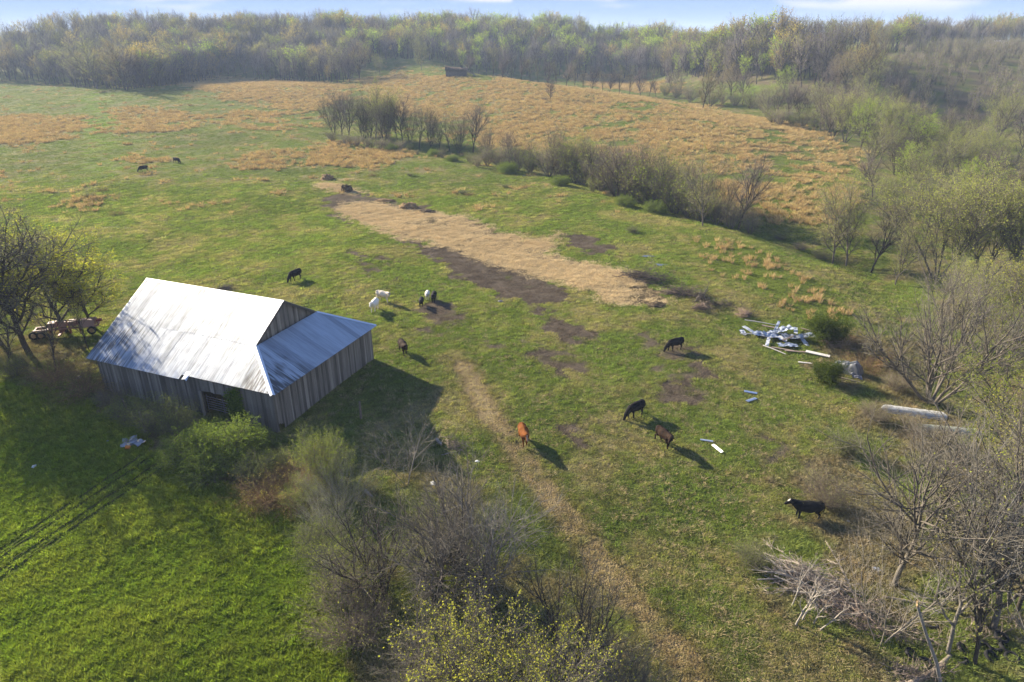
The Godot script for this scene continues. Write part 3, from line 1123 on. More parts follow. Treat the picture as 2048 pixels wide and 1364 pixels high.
# returns [trunk mesh, crown mesh, height]; grown p.h metres tall
func grow(sd: int, p: Dictionary) -> Array:
	rng.seed = sd
	P = p
	tmb = MB.new()
	cmb = MB.new()
	lmb = MB.new()
	var stems: int = p.get("stems", 1)
	for k in stems:
		var lean: float = p.get("lean", 0.05) * (1.0 if stems == 1 else rnd(0.4, 1.2))
		var az := TAU * k / stems + rnd(-0.4, 0.4)
		var d := Vector3(cos(az) * sin(lean), cos(lean), sin(az) * sin(lean))
		var off: Vector3 = Vector3(cos(az), 0, sin(az)) * (0.0 if stems == 1 else p.r * 1.4)
		branch(off + Vector3(0, -0.25, 0), d, p.h * p.get("lead", 0.72) * (1.0 if stems == 1 else rnd(0.75, 1.1)), p.r * (1.0 if stems == 1 else rnd(0.6, 1.0)), 0)
	# root flare
	var trunk := tmb.mesh(materials["bark"])
	var crown := ArrayMesh.new()
	cmb.into(crown, materials["twig"])
	lmb.into(crown, materials["leaf"])
	var tall := 0.1
	for q in cmb.v:
		tall = maxf(tall, q.y)
	return [trunk, crown, tall]


var protos := {}
var leaf_tints := {}


func proto(kind: String) -> Array:
	return protos[kind]


func plant(called: String, kind: String, at: Vector3, height: float, turn: float, label: String, category: String, group := "", wide := 1.0) -> Node3D:
	var pr: Array = protos[kind]
	var t := thing(called, label, category, at, turn, group)
	var s: float = height / pr[2]
	t.scale = Vector3(s * wide, s, s * wide)
	part(t, "trunk" if category == "tree" else "stems", pr[0])
	part(t, "crown" if category == "tree" else "foliage", pr[1])
	return t


func species(bark: Color, twig: Color, leaf: Color, leaf2: Color, more: Dictionary) -> Dictionary:
	var d := {"h": 12.0, "r": 0.22, "stems": 1, "lean": 0.06, "lead": 0.72, "top": 4, "trunk_levels": 2, "n": [9, 7, 6, 5], "t0": [0.28, 0.25, 0.15, 0.1], "ang": [0.75, 0.7, 0.65, 0.6], "ratio": [0.62, 0.55, 0.5, 0.5],
		"wig": [0.10, 0.16, 0.2, 0.22, 0.2], "up": [0.04, 0.10, 0.07, 0.03, 0.0], "thick": 0.026, "twig_r": 0.010, "leaves": 0.0, "leaf_size": 0.1, "bark": bark, "twig": twig, "leaf": leaf, "leaf2": leaf2}
	d.merge(more, true)
	return d


func make_trees() -> void:
	var dark := Color(0.085, 0.070, 0.058)
	var grey := Color(0.155, 0.135, 0.115)
	var pale := Color(0.36, 0.32, 0.27)
	var twig := Color(0.150, 0.135, 0.108)
	var twig2 := Color(0.20, 0.178, 0.14)
	var yel := Color(0.34, 0.36, 0.045)
	var yel2 := Color(0.46, 0.40, 0.08)
	var olive := Color(0.29, 0.32, 0.075)
	var olive2 := Color(0.38, 0.36, 0.12)
	var green := Color(0.10, 0.17, 0.025)
	var green2 := Color(0.17, 0.23, 0.04)
	# near trees
	protos["spread_bare"] = grow(101, species(dark, twig, olive, olive2, {"n": [15, 10, 9, 6], "twig_r": 0.017, "leaves": 0.35, "leaf_size": 0.10, "h": 13.0, "r": 0.19, "t0": [0.2, 0.2, 0.12, 0.1], "ang": [0.7, 0.7, 0.65, 0.6]}))
	protos["spread_bare_2"] = grow(202, species(grey, twig, olive, olive2, {"n": [13, 9, 8, 5], "t0": [0.16, 0.2, 0.12, 0.1], "ang": [0.85, 0.75, 0.65, 0.6], "h": 13.0, "r": 0.19, "wig": [0.16, 0.22, 0.22, 0.22, 0.2]}))
	protos["young_leaf"] = grow(303, species(dark, twig, yel, yel2, {"n": [12, 10, 8, 6], "leaves": 2.2, "leaf_size": 0.13, "twig_r": 0.014, "h": 11.0, "r": 0.15, "t0": [0.18, 0.2, 0.12, 0.1], "ang": [0.75, 0.65, 0.6, 0.6]}))
	protos["vase"] = grow(404, species(grey, twig2, olive, olive2, {"stems": 9, "lean": 0.5, "lead": 0.66, "r": 0.12, "n": [8, 7, 6, 4], "t0": [0.22, 0.2, 0.15, 0.1], "ang": [0.42, 0.5, 0.55, 0.6], "ratio": [0.55, 0.5, 0.5, 0.5], "h": 13.0, "leaves": 0.12, "leaf_size": 0.07}))
	protos["vase_dark"] = grow(405, species(dark, twig, olive, olive2, {"stems": 5, "lean": 0.5, "lead": 0.64, "r": 0.10, "n": [8, 6, 5, 3], "t0": [0.18, 0.15, 0.12, 0.1], "ang": [0.5, 0.6, 0.6, 0.6], "ratio": [0.55, 0.52, 0.5, 0.5], "h": 10.0, "leaves": 0.10, "leaf_size": 0.06}))
	protos["pale_limbs"] = grow(506, species(Color(0.24, 0.22, 0.19), Color(0.22, 0.20, 0.17), olive, olive2, {"n": [9, 8, 7, 4], "t0": [0.28, 0.22, 0.15, 0.1], "ang": [0.55, 0.7, 0.75, 0.7], "ratio": [0.8, 0.6, 0.5, 0.45], "wig": [0.16, 0.26, 0.3, 0.3, 0.2], "h": 13.0, "r": 0.14, "lead": 0.62, "up": [0.05, 0.16, 0.08, 0.03, 0.0]}))
	protos["leafy_yellow"] = grow(607, species(grey, twig2, yel, yel2, {"stems": 6, "lean": 0.42, "n": [10, 8, 7, 5], "leaves": 0.45, "leaf_size": 0.11, "h": 9.0, "r": 0.09, "lead": 0.66, "t0": [0.25, 0.2, 0.15, 0.1]}))
	protos["leafy_green"] = grow(708, species(dark, twig, green2, yel, {"n": [13, 10, 8, 5], "leaves": 2.2, "leaf_size": 0.10, "h": 10.0, "r": 0.15, "t0": [0.15, 0.15, 0.12, 0.1], "ang": [0.85, 0.7, 0.65, 0.6]}))
	protos["sapling_bare"] = grow(809, species(Color(0.26, 0.23, 0.19), Color(0.25, 0.22, 0.18), olive, olive2, {"stems": 3, "lean": 0.3, "h": 7.0, "r": 0.05, "n": [8, 7, 5, 3], "top": 3, "ang": [0.6, 0.6, 0.6, 0.5], "trunk_levels": 1, "twig_r": 0.006}))
	# middle distance
	protos["mid_bare"] = grow(111, species(dark, Color(0.17, 0.135, 0.115), olive, olive2, {"n": [13, 9, 7, 6], "h": 14.0, "r": 0.2, "twig_r": 0.014, "thick": 0.024, "t0": [0.15, 0.2, 0.15, 0.1]}))
	protos["mid_bare_2"] = grow(112, species(dark, Color(0.20, 0.165, 0.135), olive, olive2, {"n": [12, 9, 7, 6], "t0": [0.2, 0.2, 0.15, 0.1], "ang": [0.6, 0.6, 0.6, 0.6], "h": 14.0, "r": 0.2, "twig_r": 0.014, "thick": 0.024}))
	protos["mid_multi"] = grow(117, species(dark, Color(0.185, 0.15, 0.125), olive, olive2, {"stems": 4, "lean": 0.32, "lead": 0.7, "n": [10, 8, 6, 5], "h": 13.0, "r": 0.14, "twig_r": 0.014, "t0": [0.12, 0.2, 0.15, 0.1], "ang": [0.55, 0.6, 0.6, 0.6], "leaves": 0.15, "leaf_size": 0.13}))
	protos["mid_olive"] = grow(113, species(grey, twig2, olive, olive2, {"n": [12, 9, 7, 5], "h": 13.0, "r": 0.17, "leaves": 1.1, "leaf_size": 0.14, "twig_r": 0.013, "t0": [0.15, 0.2, 0.15, 0.1]}))
	protos["mid_olive_2"] = grow(118, species(grey, twig2, Color(0.31, 0.34, 0.09), olive2, {"stems": 5, "lean": 0.4, "n": [9, 7, 7, 5], "h": 13.0, "r": 0.12, "leaves": 0.9, "leaf_size": 0.14, "twig_r": 0.012, "ang": [0.5, 0.55, 0.6, 0.6]}))
	protos["mid_green"] = grow(114, species(dark, twig, Color(0.28, 0.38, 0.045), Color(0.36, 0.41, 0.08), {"n": [12, 9, 7, 5], "h": 12.0, "r": 0.18, "leaves": 1.6, "leaf_size": 0.17, "twig_r": 0.013, "t0": [0.12, 0.2, 0.15, 0.1]}))
	protos["mid_tan"] = grow(115, species(dark, twig2, Color(0.33, 0.21, 0.10), Color(0.30, 0.25, 0.10), {"n": [12, 9, 7, 5], "h": 14.0, "r": 0.2, "leaves": 1.1, "leaf_size": 0.15, "twig_r": 0.014, "t0": [0.15, 0.2, 0.15, 0.1]}))
	protos["mid_thin"] = grow(116, species(dark, twig2, olive, olive2, {"n": [12, 7, 5, 4], "h": 12.0, "r": 0.11, "ang": [0.5, 0.5, 0.55, 0.5], "ratio": [0.4, 0.5, 0.5, 0.5], "leaves": 0.3, "leaf_size": 0.12, "twig_r": 0.012, "t0": [0.15, 0.2, 0.15, 0.1]}))
	# shrubs
	var bush := {"top": 3, "trunk_levels": 0, "t0": [0.12, 0.12, 0.1], "twig_r": 0.006}
	var sp := func(bark: Color, tw: Color, l1: Color, l2: Color, more: Dictionary) -> Dictionary:
		var d := bush.duplicate()
		d.merge(more, true)
		return species(bark, tw, l1, l2, d)
	protos["thicket"] = grow(129, sp.call(grey, Color(0.215, 0.18, 0.135), olive, olive2, {"stems": 10, "lean": 0.5, "lead": 0.72, "h": 6.0, "r": 0.05, "n": [10, 7, 6], "ang": [0.5, 0.55, 0.6], "ratio": [0.5, 0.5, 0.5], "twig_r": 0.012, "leaves": 0.15, "leaf_size": 0.12}))
	protos["thicket_olive"] = grow(130, sp.call(grey, Color(0.18, 0.15, 0.11), olive, Color(0.14, 0.16, 0.05), {"stems": 9, "lean": 0.6, "lead": 0.72, "h": 5.0, "r": 0.05, "n": [10, 7, 6], "ang": [0.5, 0.55, 0.6], "ratio": [0.5, 0.5, 0.5], "twig_r": 0.012, "leaves": 0.7, "leaf_size": 0.12}))
	protos["shrub_bare"] = grow(121, sp.call(grey, Color(0.19, 0.155, 0.12), olive, olive2, {"stems": 16, "lean": 0.75, "lead": 0.75, "h": 3.5, "r": 0.03, "n": [10, 8, 6], "ang": [0.6, 0.6, 0.6], "leaves": 0.2, "leaf_size": 0.06}))
	protos["shrub_brown"] = grow(122, sp.call(Color(0.20, 0.13, 0.08), Color(0.23, 0.145, 0.085), Color(0.25, 0.15, 0.06), olive2, {"stems": 20, "lean": 1.0, "lead": 0.85, "h": 2.2, "r": 0.02, "n": [9, 7, 5], "up": [-0.08, -0.03, 0.0, 0.0], "twig_r": 0.005, "leaves": 0.6, "leaf_size": 0.05}))
	protos["shrub_yellow"] = grow(123, sp.call(grey, twig2, Color(0.17, 0.20, 0.035), olive, {"stems": 22, "lean": 0.9, "lead": 0.85, "h": 4.0, "r": 0.03, "n": [11, 8, 6], "ang": [0.45, 0.5, 0.5], "leaves": 1.2, "leaf_size": 0.08}))
	protos["shrub_green"] = grow(124, sp.call(dark, twig, Color(0.12, 0.175, 0.035), Color(0.22, 0.26, 0.06), {"stems": 24, "lean": 1.05, "lead": 0.8, "h": 3.0, "r": 0.03, "n": [10, 8, 6], "up": [0.03, -0.10, -0.12, -0.1], "leaves": 3.6, "leaf_size": 0.075, "leaf_up": -0.3}))
	protos["shrub_dull"] = grow(125, sp.call(grey, twig, Color(0.115, 0.13, 0.045), olive, {"stems": 18, "lean": 0.85, "lead": 0.8, "h": 3.2, "r": 0.03, "n": [10, 7, 6], "leaves": 0.9, "leaf_size": 0.07}))
	protos["shrub_wispy"] = grow(126, species(grey, Color(0.26, 0.25, 0.19), olive, olive2, {"stems": 34, "lean": 1.0, "lead": 0.95, "h": 3.6, "r": 0.016, "top": 2, "trunk_levels": 0, "n": [10, 9], "ang": [0.35, 0.4], "t0": [0.2, 0.15], "twig_r": 0.006, "leaves": 0.4, "leaf_size": 0.06}))
	protos["juniper"] = grow(127, sp.call(dark, Color(0.06, 0.07, 0.03), Color(0.06, 0.09, 0.016), Color(0.10, 0.12, 0.02), {"stems": 16, "lean": 0.85, "lead": 0.85, "h": 2.4, "r": 0.03, "n": [10, 8, 5], "twig_r": 0.008, "leaves": 5.0, "leaf_size": 0.075}))
	protos["dead_bough"] = grow(131, species(Color(0.40, 0.36, 0.31), Color(0.34, 0.30, 0.25), olive, olive2, {"h": 4.0, "r": 0.07, "lead": 0.8, "top": 2, "trunk_levels": 1, "n": [7, 4], "t0": [0.3, 0.3], "ang": [0.5, 0.6], "ratio": [0.55, 0.5], "wig": [0.14, 0.25, 0.2], "twig_r": 0.014, "thick": 0.03}))
	protos["cedar"] = grow(128, species(dark, Color(0.05, 0.06, 0.035), Color(0.03, 0.05, 0.018), Color(0.05, 0.07, 0.02), {"conical": true, "h": 7.0, "lead": 1.0, "r": 0.12, "top": 2, "trunk_levels": 0, "n": [60, 7], "ang": [1.2, 0.6], "t0": [0.06, 0.1], "ratio": [0.32, 0.4], "up": [0.0, 0.1, 0.0], "wig": [0.02, 0.1, 0.1], "twig_r": 0.01, "leaves": 7.0, "leaf_size": 0.22}))

	for k in protos:
		print(k, " ", protos[k][2], " ", (protos[k][0] as ArrayMesh).surface_get_array_index_len(0) / 3, " ", (protos[k][1] as ArrayMesh).surface_get_array_index_len(0) / 3, " ", (protos[k][1] as ArrayMesh).surface_get_array_index_len(1) / 3 if (protos[k][1] as ArrayMesh).get_surface_count() > 1 else 0)
	rng.seed = 500
	# [name, kind, x, z, height, widening, label, category, group]
	for t in [
		["bare_tree", "spread_bare", -48.38, -61.84, 16.44, 1.5, "tall bare tree with a dark trunk nearest the barn's left end", "tree", ""],
		["leafing_tree", "young_leaf", -48.22, -67.78, 12.97, 1.75, "tree with yellow young leaves in front of the rusty implement", "tree", ""],
		["leafing_tree", "young_leaf", -46.49, -69.6, 10.79, 1.5, "smaller yellow-leafed tree right of the rusty implement, close to the roof", "tree", ""],
		["bare_tree", "spread_bare_2", -53.1, -64.37, 15.37, 1.35, "bare tree at the far left edge, left of the tall dark trunk", "tree", ""],
		["bare_tree", "spread_bare", -52.69, -59.3, 13.22, 1, "bare tree just beyond the left edge of the picture", "tree", ""],
		["sapling", "mid_thin", -47.7, -57.83, 7.54, 1, "thin leaning sapling below the left trees", "tree", ""],
		["sapling", "mid_thin", -43.92, -58.62, 9.26, 1, "thin sapling between the left trees and the barn corner", "tree", ""],
		["sapling", "mid_thin", -43.58, -63.6, 6.83, 1, "slender stem right beside the farm implement", "tree", ""],
		["shrub", "shrub_dull", -47.04, -57.4, 3.23, 1.2, "dull green shrub under the left trees", "shrub", ""],
		["shrub", "shrub_brown", -42.88, -56.76, 3.11, 1.3, "brown bramble between the left trees and the barn", "shrub", ""],
		["shrub", "shrub_brown", -39.15, -54.67, 2.8, 1.4, "brown bramble against the barn's left corner", "shrub", ""],
		["shrub", "shrub_bare", -35.24, -52.41, 2.59, 1.2, "leafless brush along the barn wall near its left corner", "shrub", ""],
		["shrub", "shrub_dull", -32.23, -49.73, 2.89, 1.2, "dull green shrub behind the two left fence posts", "shrub", ""],
		["shrub", "shrub_dull", -28.91, -48.07, 3.84, 1.15, "tall dull green shrub left of the barn doorway", "shrub", ""],
		["shrub", "shrub_dull", -26.95, -47.36, 3.13, 1, "dull green shrub just below the barn doorway", "shrub", ""],
		["shrub", "shrub_green", -24.15, -43.87, 2.96, 1.25, "vine-covered green mound in front of the barn doorway, left lobe", "shrub", ""],
		["shrub", "shrub_green", -22.16, -44.18, 4.01, 1.1, "vine-covered green mound below the climbing ivy, tallest lobe", "shrub", ""],
		["shrub", "shrub_green", -22.37, -42.31, 2.51, 1.4, "low green front edge of the vine-covered mound", "shrub", ""],
		["shrub", "shrub_green", -20.17, -45.11, 2.6, 1, "dark green bush at the foot of the barn's near corner", "shrub", ""],
		["shrub", "shrub_dull", -18.73, -41.19, 2.69, 1.1, "dull green bush right of the vine-covered mound", "shrub", ""],
		["shrub", "shrub_brown", -15.88, -39.39, 3.25, 1.3, "reddish brown bramble left of the round bush", "shrub", ""],
		["shrub", "shrub_brown", -17.33, -38.95, 2.32, 1.3, "low brown bramble at the field edge", "shrub", ""],
		["round_bush", "shrub_yellow", -13.75, -41.51, 4.7, 0.95, "round yellow-green budding bush near the barn's end wall", "shrub", ""],
		["shrub", "shrub_yellow", -14.3, -38.4, 2.72, 1, "small yellow-green bush below the round bush", "shrub", ""],
		["shrub", "shrub_wispy", -11.59, -38.38, 4.52, 1.1, "grey wispy willow-like shrub below the round bush", "shrub", ""],
		["shrub", "shrub_wispy", -11.95, -35.56, 3.6, 1.1, "lower grey wispy shrub at the lush field's edge", "shrub", ""],
		["shrub", "shrub_dull", -12, -33.19, 2.92, 1.3, "dull shrub on the lush field's edge, upper one", "shrub", ""],
		["shrub", "shrub_dull", -9.73, -30.04, 4.06, 1.2, "dull shrub on the lush field's edge, middle one", "shrub", ""],
		["shrub", "shrub_bare", -8.26, -27.07, 4.76, 1.2, "twiggy shrub on the lush field's edge, lowest one", "shrub", ""],
		["shrub", "shrub_dull", -17.51, -42.92, 2.01, 1, "dark shrub in the barn's shade below the near corner", "shrub", ""],
		["sapling", "sapling_bare", -7.59, -40.79, 7.06, 1.3, "small pale bare sapling in the barn's shadow", "tree", ""],
		["bare_tree", "pale_limbs", -1.08, -27.71, 12.29, 1, "tallest pale-limbed bare tree in the middle thicket", "tree", ""],
		["bare_tree", "spread_bare_2", -2.13, -29.35, 10.37, 1, "bare tree right behind the pale-limbed one in the thicket", "tree", ""],
		["bare_tree", "spread_bare_2", -4.28, -28.55, 8.62, 1.1, "bare thicket tree left of the pale-limbed tree", "tree", ""],
		["bare_tree", "vase_dark", -7.43, -29.89, 8.11, 1.1, "dark many-stemmed thicket tree nearest the lush field", "tree", ""],
		["shrub", "shrub_dull", -5.42, -31.72, 3.43, 1.2, "dull green shrub inside the middle thicket", "shrub", ""],
		["shrub", "shrub_yellow", -2.78, -30.63, 3.02, 1.1, "yellow-green shrub inside the middle thicket", "shrub", ""],
		["bare_tree", "vase", -3.67, -32.62, 7.23, 1, "grey many-stemmed tree at the back of the middle thicket", "tree", ""],
		["bare_tree", "vase_dark", 3.26, -24.99, 7.94, 1.15, "low dark many-stemmed tree between thicket and dirt path", "tree", ""],
		["bare_tree", "vase", 5.27, -22.83, 5.93, 1, "twiggy grey tree at the bottom edge beside the dirt path", "tree", ""],
		["leafing_tree", "leafy_yellow", -1.93, -20.76, 8.3, 1.1, "yellow-green leafing tree at the bottom edge, left one", "tree", ""],
		["leafing_tree", "leafy_yellow", 1.18, -20.82, 7.96, 1.1, "yellow-green leafing tree at the bottom edge, right one", "tree", ""],
		["bare_tree", "vase", -4.17, -22.24, 7.36, 0.9, "airy grey many-stemmed tree at the bottom edge beside the lush field", "tree", ""],
		["bare_tree", "vase", 37.5, -53.3, 16, 1.25, "large many-stemmed bare tree above the white tanks", "tree", ""],
		["bare_tree", "spread_bare_2", 22.57, -30.72, 13.32, 1, "bare spreading tree behind the pale brush pile", "tree", ""],
		["bare_tree", "pale_limbs", 22.89, -25.8, 15.33, 1, "pale forked bare tree standing over the tyres", "tree", ""],
		["bare_tree", "spread_bare_2", 26.21, -27.32, 15.06, 1, "bare tree right of the pale forked tree", "tree", ""],
		["sapling", "mid_thin", 23.92, -25.14, 12.38, 1, "slender bare trunk between the forked tree and the tyres", "tree", ""],
		["bare_tree", "spread_bare", 28.48, -28.65, 11.44, 1, "bare dark tree at the right edge behind the tyres", "tree", ""],
		["sapling", "sapling_bare", 19.72, -26.53, 8.36, 1.2, "small bare sapling left of the broken trunk", "tree", ""],
		["bare_tree", "pale_limbs", 25.64, -23.04, 12.5, 1, "pale bare tree cut by the right edge at the bottom", "tree", ""],
		["leafing_tree", "leafy_green", 36.37, -42.82, 10.16, 1.2, "yellow-green leafing tree at the right edge, lower one", "tree", ""],
		["leafing_tree", "leafy_yellow", 37.19, -39.96, 8.87, 1.2, "yellow-green leafing tree cut by the right edge, nearest one", "tree", ""],
		["leafing_tree", "leafy_green", 47.27, -57.8, 10.63, 1.2, "yellow-green leafing tree right of the many-stemmed bare tree", "tree", ""],
		["leafing_tree", "leafy_yellow", 53.14, -61.43, 12.38, 1.2, "tall yellow-green tree cut by the right edge above the others", "tree", ""],
		["leafing_tree", "mid_olive_2", 49.11, -67.15, 12.24, 1.2, "olive hazy tree behind the many-stemmed bare tree", "tree", ""],
		["leafing_tree", "mid_olive", 46.97, -95.69, 13.25, 1, "olive budding tree, left of the pair below the orange slope", "tree", ""],
		["leafing_tree", "mid_olive", 48.66, -95, 14.33, 1, "olive budding tree, right of the pair below the orange slope", "tree", ""],
		["bare_tree", "mid_bare_2", 50.81, -91.92, 12.66, 1, "thin bare tree right of the olive pair", "tree", ""],
		["leafing_tree", "mid_olive", 51.53, -86.69, 10.2, 1, "olive tree between the thin bare tree and the large hazy trees", "tree", ""],
		["leafing_tree", "mid_olive_2", 56.42, -86.01, 16.86, 1.2, "large hazy olive tree, left one of the right edge grove", "tree", ""],
		["leafing_tree", "mid_olive_2", 61.82, -84.92, 17.12, 1.25, "large hazy olive tree, middle one of the right edge grove", "tree", ""],
		["leafing_tree", "mid_olive_2", 64.82, -81.15, 17.24, 1.2, "large hazy olive tree, right one of the right edge grove", "tree", ""],
		["leafing_tree", "mid_olive", 69.09, -104.31, 11.53, 1.2, "hazy olive tree behind the right edge grove", "tree", ""],
		["leafing_tree", "mid_olive", 67.86, -110.8, 9.35, 1.2, "hazy olive tree at the grove's back left", "tree", ""],
		["leafing_tree", "mid_olive_2", 65.24, -118.13, 7.74, 1.1, "greyish budding tree at the foot of the orange slope", "tree", ""],
		["leafing_tree", "mid_tan", 84.41, -112.64, 10.66, 1.2, "tan budding tree at the right edge behind the grove", "tree", ""],
		["leafing_tree", "mid_olive", 31.92, -112.04, 13.19, 1, "olive tree with a pale stem in the ditch row's right end", "tree", ""],
		["bare_tree", "mid_bare_2", 38.08, -112.41, 15.31, 1, "tall bare tree at the ditch row's right end", "tree", ""],
		["shrub", "shrub_yellow", 32.41, -123.27, 4.12, 1.2, "yellow-green bush at the foot of the pale-stemmed olive tree", "shrub", ""],
		["leafing_tree", "mid_green", 89.87, -154.53, 12, 1.35, "broad yellow-green tree below the right hillside", "tree", ""],
		["leafing_tree", "mid_olive", 92.77, -170.13, 8.98, 1.2, "olive tree left of the broad yellow-green one", "tree", ""],
		["bare_tree", "mid_bare", 124.51, -202.25, 11.57, 1, "bare tree above the broad yellow-green tree", "tree", ""],
		["bare_tree", "mid_bare_2", 122.35, -190.18, 14.1, 1, "bare tree, second above the broad yellow-green tree", "tree", ""],
		["leafing_tree", "mid_olive", 128.15, -186.48, 17.86, 1, "yellowish tree at the right edge below the scrub hillside", "tree", ""],
		["bare_tree", "mid_bare", 127.47, -175.53, 15.47, 1, "bare tree cut by the right edge below the scrub hillside", "tree", ""],
		["juniper", "juniper", 33.12, -65.92, 3.65, 1.2, "larger dark green juniper above the scrap heap's right end", "shrub", ""],
		["juniper", "juniper", 29.75, -56.93, 2.77, 1, "smaller dark green juniper below the tarp bundle", "shrub", ""],
		["shrub", "shrub_brown", 35.55, -65.15, 2.29, 1.4, "brown bramble behind the tarp bundle", "shrub", ""],
		["shrub", "shrub_brown", 35.26, -60.08, 2.44, 1.4, "brown bramble right of the tarp bundle", "shrub", ""],
		["shrub", "shrub_bare", 35.29, -55.36, 2.32, 1.4, "leafless brush behind the white tank's left end", "shrub", ""],
		["shrub", "shrub_bare", 30.84, -49.98, 2.42, 1.3, "leafless brush left of the white tank", "shrub", ""],
		["shrub", "shrub_bare", 32.93, -48.7, 1.96, 1.2, "leafless brush in front of the white tank", "shrub", ""],
		["shrub", "shrub_bare", 34.4, -46.55, 2.14, 1.2, "leafless brush in front of the grey tank", "shrub", ""],
		["shrub", "shrub_bare", 32.59, -45.44, 2.52, 1.4, "leafless brush below the grey tank", "shrub", ""],
		["shrub", "shrub_dull", 26.09, -45.04, 2.51, 1.2, "dull shrub between the tanks and the pasture", "shrub", ""],
		["shrub", "shrub_dull", 14.7, -32.62, 1.96, 1.2, "dark low shrub left of the pale brush pile", "shrub", ""],
		["shrub", "shrub_bare", 21.88, -38.35, 3.32, 1.2, "leafless brush behind the white-faced cow", "shrub", ""],
		["shrub", "shrub_dull", 43.38, -107.31, 1.49, 1.6, "low dull shrub in the ditch below the orange slope, left one", "shrub", ""],
		["shrub", "shrub_bare", 44.54, -101.88, 1.75, 1.6, "low leafless shrub in the ditch below the orange slope, middle one", "shrub", ""],
		["shrub", "shrub_dull", 45.99, -97.82, 2.01, 1.6, "low dull shrub in the ditch below the orange slope, right one", "shrub", ""],
		["ditch_tree", "mid_multi", -57.92, -230.02, 13.77, 1, "bare ditch tree, first from the left in the ditch row", "tree", "trees along the ditch"],
		["ditch_tree", "mid_bare", -54.69, -227.14, 15.69, 1, "bare ditch tree, second from the left in the ditch row", "tree", "trees along the ditch"],
		["ditch_tree", "mid_bare_2", -50.51, -218.3, 17.4, 1, "bare ditch tree, third from the left in the ditch row", "tree", "trees along the ditch"],
		["ditch_tree", "mid_multi", -45.82, -218.1, 13.86, 1, "bare ditch tree, fourth from the left in the ditch row", "tree", "trees along the ditch"],
		["ditch_tree", "mid_multi", -44.28, -219.92, 15.79, 1, "bare ditch tree, fifth from the left in the ditch row", "tree", "trees along the ditch"],
		["ditch_tree", "mid_olive", -41.32, -213.82, 18.85, 1, "budding ditch tree, sixth from the left in the ditch row", "tree", "trees along the ditch"],
		["ditch_tree", "mid_multi", -37.93, -208.09, 13.98, 1, "bare ditch tree, seventh from the left in the ditch row", "tree", "trees along the ditch"],
		["ditch_tree", "mid_olive_2", -37.15, -212.56, 16.7, 1, "budding ditch tree, eighth from the left in the ditch row", "tree", "trees along the ditch"],
		["ditch_tree", "mid_thin", -34.68, -213.37, 14.26, 1, "bare ditch tree, ninth from the left in the ditch row", "tree", "trees along the ditch"],
		["ditch_tree", "mid_bare", -32.49, -209.59, 15.14, 1, "bare ditch tree, tenth from the left in the ditch row", "tree", "trees along the ditch"],
		["ditch_tree", "mid_multi", -30.42, -209.83, 11.86, 1, "bare ditch tree, eleventh from the left in the ditch row", "tree", "trees along the ditch"],
		["ditch_tree", "mid_thin", -26.76, -201.59, 11.35, 1, "bare ditch tree, twelfth from the left in the ditch row", "tree", "trees along the ditch"],
		["ditch_tree", "mid_multi", -23.42, -202.94, 12.59, 1, "bare ditch tree, thirteenth from the left in the ditch row", "tree", "trees along the ditch"],
		["ditch_tree", "mid_bare", -20.29, -197.36, 9.42, 1, "bare ditch tree, fourteenth from the left in the ditch row", "tree", "trees along the ditch"],
		["ditch_tree", "mid_thin", -17.25, -194.62, 10.34, 1, "bare ditch tree, fifteenth from the left in the ditch row", "tree", "trees along the ditch"],
		["ditch_tree", "mid_multi", -14.56, -192.09, 12.52, 1, "bare ditch tree, sixteenth from the left in the ditch row", "tree", "trees along the ditch"],
		["ditch_tree", "mid_bare_2", -10.61, -190.16, 16.24, 1, "bare ditch tree, seventeenth from the left in the ditch row", "tree", "trees along the ditch"],
		["ditch_tree", "mid_multi", -6.35, -180.43, 9.58, 1, "bare ditch tree, eighteenth from the left in the ditch row", "tree", "trees along the ditch"],
		["ditch_tree", "mid_bare", -0.49, -168.35, 10.28, 1, "bare ditch tree, nineteenth from the left in the ditch row", "tree", "trees along the ditch"],
		["ditch_tree", "mid_thin", 4.04, -164.09, 8.71, 1, "bare ditch tree, twentieth from the left in the ditch row", "tree", "trees along the ditch"],
		["ditch_tree", "mid_multi", 9.87, -154.33, 12.67, 1, "bare ditch tree, twenty-first from the left in the ditch row", "tree", "trees along the ditch"],
		["ditch_tree", "mid_olive_2", 13.78, -150.05, 12.9, 1, "budding ditch tree, twenty-second from the left in the ditch row", "tree", "trees along the ditch"],
		["ditch_tree", "mid_multi", 17.58, -144.9, 11.84, 1, "bare ditch tree, twenty-third from the left in the ditch row", "tree", "trees along the ditch"],
		["ditch_tree", "mid_bare_2", 21.25, -136.37, 14.05, 1, "bare ditch tree, twenty-fourth from the left in the ditch row", "tree", "trees along the ditch"],
		["ditch_tree", "mid_multi", 25.22, -133.72, 13.48, 1, "bare ditch tree, twenty-fifth from the left in the ditch row", "tree", "trees along the ditch"],
		["ditch_tree", "mid_olive", 28.58, -128.34, 12.52, 1, "budding ditch tree, twenty-sixth from the left in the ditch row", "tree", "trees along the ditch"],
		["ditch_tree", "mid_multi", 31.66, -124.01, 11.05, 1, "bare ditch tree, twenty-seventh from the left in the ditch row", "tree", "trees along the ditch"],
		["ditch_tree", "mid_multi", 36.57, -117.78, 10.03, 1, "bare ditch tree, twenty-eighth from the left in the ditch row", "tree", "trees along the ditch"],
		["ditch_bush", "thicket", -54.37, -210.43, 3.16, 1.15, "brownish leafless bush in the ditch row, first of its kind from the left", "shrub", "bushes along the ditch"],
		["ditch_bush", "thicket", -46.76, -202.83, 3.62, 1.15, "brownish leafless bush in the ditch row, second of its kind from the left", "shrub", "bushes along the ditch"],
		["ditch_bush", "thicket_olive", -39.04, -196.21, 2.71, 1.15, "olive budding bush in the ditch row, first of its kind from the left", "shrub", "bushes along the ditch"],
